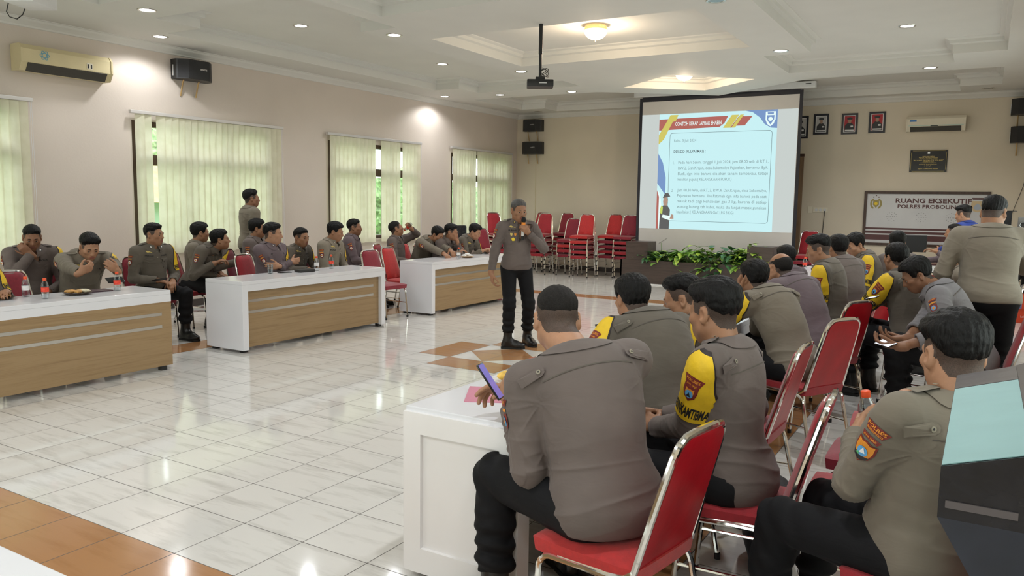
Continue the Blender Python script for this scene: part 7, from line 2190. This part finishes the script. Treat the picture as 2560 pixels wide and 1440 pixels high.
chair(-4.718, 6.298, 28, 'red banquet chair of the upright officer in mauve at the third window', 1)
chair(-4.319, 6.936, 16, 'red banquet chair of the drinking officer', 0)
chair(-4.258, 7.375, -4, 'red banquet chair of the officer leaning low over the furthest left table', 2)
chair(-3.970, 7.498, 8, 'red banquet chair of the officer with a hand at his mouth', 0)
chair(-3.970, 8.086, 4, 'red banquet chair of the young officer at the end of the furthest left table', 0)
chair(2.417, -0.076, 170, 'red banquet chair of the nearest officer, bright red with shiny vinyl back', 2)
chair(2.248, 1.115, 178, 'red banquet chair of the stout officer beyond the nearest one', 0)
chair(2.396, 1.646, 178, 'red banquet chair of the young officer with a quiff', 0)
chair(2.690, 0.548, 183, 'red banquet chair of the officer with clasped hands', 0)
chair(2.463, 2.890, 152, 'red banquet chair of the officer resting elbows on the table', 0)
chair(2.420, 3.934, 152, 'red banquet chair of the balding officer in mauve', 0)
chair(1.909, 5.649, 150, 'red banquet chair of the officer hidden behind the balding one', 1)
chair(2.385, 4.986, 176, 'red banquet chair of the officer in profile reading downwards', 0)
chair(2.440, 5.665, 150, 'red banquet chair of the officer between the profile officer and the smiling one', 1)
chair(2.511, 6.901, 196, 'red banquet chair of the young officer with a faint smile', 0)
chair(3.079, 4.596, 158, 'red banquet chair of the officer leaning over a chair back', 1)
chair(3.469, 3.938, 180, 'red banquet chair of the officer in blue grey bent over his phone', 0)
chair(2.719, 7.057, 140, 'red banquet chair of the officer beside the black monitor', 1)
chair(3.478, 6.029, 178, 'red banquet chair of the man in navy trousers', 1)
chair(3.399, 0.211, 160, 'red banquet chair of the officer opening a small water bottle', 0)
chair(3.12, 0.84, 182, 'empty red chair nearest beside the officer opening a bottle', 0)
chair(3.11, 1.44, 180, 'empty red chair second beyond the officer opening a bottle', 1)
chair(3.12, 2.06, 184, 'empty red chair behind the bent officer in blue grey', 0)
chair(3.38, 5.0, -160, 'empty red chair in front of the large standing officer', 0)
chair(-3.86, 1.22, 0, 'empty red chair between the officer rubbing his nose and the plates', 1)
chair(-3.52, 5.75, -6, 'empty red chair in the gap between the middle and furthest left tables', 1)
chair(-3.7, 6.4, 4, 'red chair in front of the drinking officer at the furthest left table', 2)
MIC_MID, MIC_TOP = [-0.8, 4.787, 1.319], [-0.79, 4.78, 1.414]
SIP_FROM, SIP_TO = [-4.14, 7.038, 1.204], [-4.232, 7.034, 1.127]
# ================================================================== things held in the hands
def oriented(o, loc, x, y):
    """local X and Y axes along the given directions"""
    x = Vector(x).normalized(); y = Vector(y); y = (y - x * y.dot(x)).normalized(); z = x.cross(y)
    o.matrix_world = Matrix(((x.x, y.x, z.x, loc[0]), (x.y, y.y, z.y, loc[1]), (x.z, y.z, z.z, loc[2]), (0, 0, 0, 1)))
    return o
def phone(label, loc, long_, side, lit=None):
    """long_ runs towards the top of the phone, side to its left, the screen faces long_ x side"""
    t = thing('phone', label, 'phone', (0, 0, 0), 0)
    MB().box((0, 0, 0), (0.158, 0.076, 0.008), bevel=0.0035).build('phone_body', M_PHB, t, smooth=True)
    MB().box((0, 0, 0.0042), (0.148, 0.068, 0.0008)).build('screen', lit or M_PHB, t)
    oriented(t, loc, long_, side)
    return t
M_SCRP = mat('lit violet phone screen', (0.02, 0.02, 0.05), 0.15, noise=0.0, emit=(0.16, 0.13, 0.42), estr=0.9)
M_SCRW = mat('lit white phone screen', (0.1, 0.1, 0.1), 0.2, emit=(0.75, 0.80, 0.90), estr=1.0)
phone('phone with a violet screen in the hands of the nearest officer', (1.888, -0.075, 0.935), (-0.081, -0.018, 0.115), (0.3, -1, 0.1), M_SCRP)
phone('phone with a bright screen held by the bent officer in blue grey', (2.93, 3.40, 0.672), (-0.8, 0.9, 0.0), (-0.9, -0.8, -0.5), M_SCRW)
phone('lit phone in the hand resting on a chair back, by the yellow armband', (2.748, 4.15, 0.905), (0.1, 1.0, 0.0), (-1, 0.1, -0.25), M_SCRW)
phone('dark phone edge beside the stout officer beyond the nearest one', (1.68, 1.44, 0.87), (-0.5, 0.3, 0.8), (0.3, 0.9, 0))
phone('black phone in the hands of the stout officer at the nearest left table', (-3.345, 1.73, 0.842), (0.05, 1.0, 0.0), (-0.8, 0.05, 0.55))
phone('phone on the lap of the slim officer between the nearest left tables', (-4.16, 2.75, 0.712), (0.9, 0.2, 0.1), (-0.2, 0.9, 0.2))
bottle((3.165, 0.475, 0.775), 'water bottle with orange cap in the hands of the officer at the lower right', 0, (R(4), R(-8), 0), 1.12)
# microphone of the speaking officer
mc = thing('microphone', 'black microphone with an orange ring held by the speaking officer', 'microphone', (0, 0, 0))
MB().lathe([(0.001, 0.062), (0.016, 0.058), (0.025, 0.040), (0.026, 0.022), (0.020, 0.004)], n=20).build('foam_head', mat('black foam', (0.010, 0.010, 0.010), 0.9, bump=0.5, bscale=200), mc, smooth=True)
MB().lathe([(0.019, 0.006), (0.022, 0.004), (0.022, -0.022), (0.018, -0.026)], n=20).build('orange_ring', mat('orange plastic ring', (0.85, 0.28, 0.03), 0.4), mc, smooth=True)
MB().lathe([(0.018, -0.024), (0.016, -0.14), (0.0155, -0.145)], n=20).build('handle', mat('white microphone handle', (0.75, 0.75, 0.74), 0.35), mc, smooth=True)
MB().lathe([(0.0155, -0.143), (0.016, -0.19), (0.001, -0.192)], n=20).build('tail', M_BLACKP, mc, smooth=True)
_ax = Vector(MIC_TOP) - Vector(MIC_MID)
mc.matrix_world = Matrix.Translation(Vector(MIC_TOP) - _ax.normalized() * 0.03) @ _ax.to_track_quat('Z', 'Y').to_matrix().to_4x4()
# the small bottle being drunk from
db_ = copy_tree(_bp[1])
db_['label'] = 'small red labelled bottle tipped to the mouth of the drinking officer'; db_['group'] = 'small water bottles'; db_['category'] = 'bottle'
_d = (Vector(SIP_TO) - Vector(SIP_FROM)).normalized()
db_.matrix_world = Matrix.Translation(Vector(SIP_TO) - _d * 0.175) @ _d.to_track_quat('Z', 'Y').to_matrix().to_4x4()
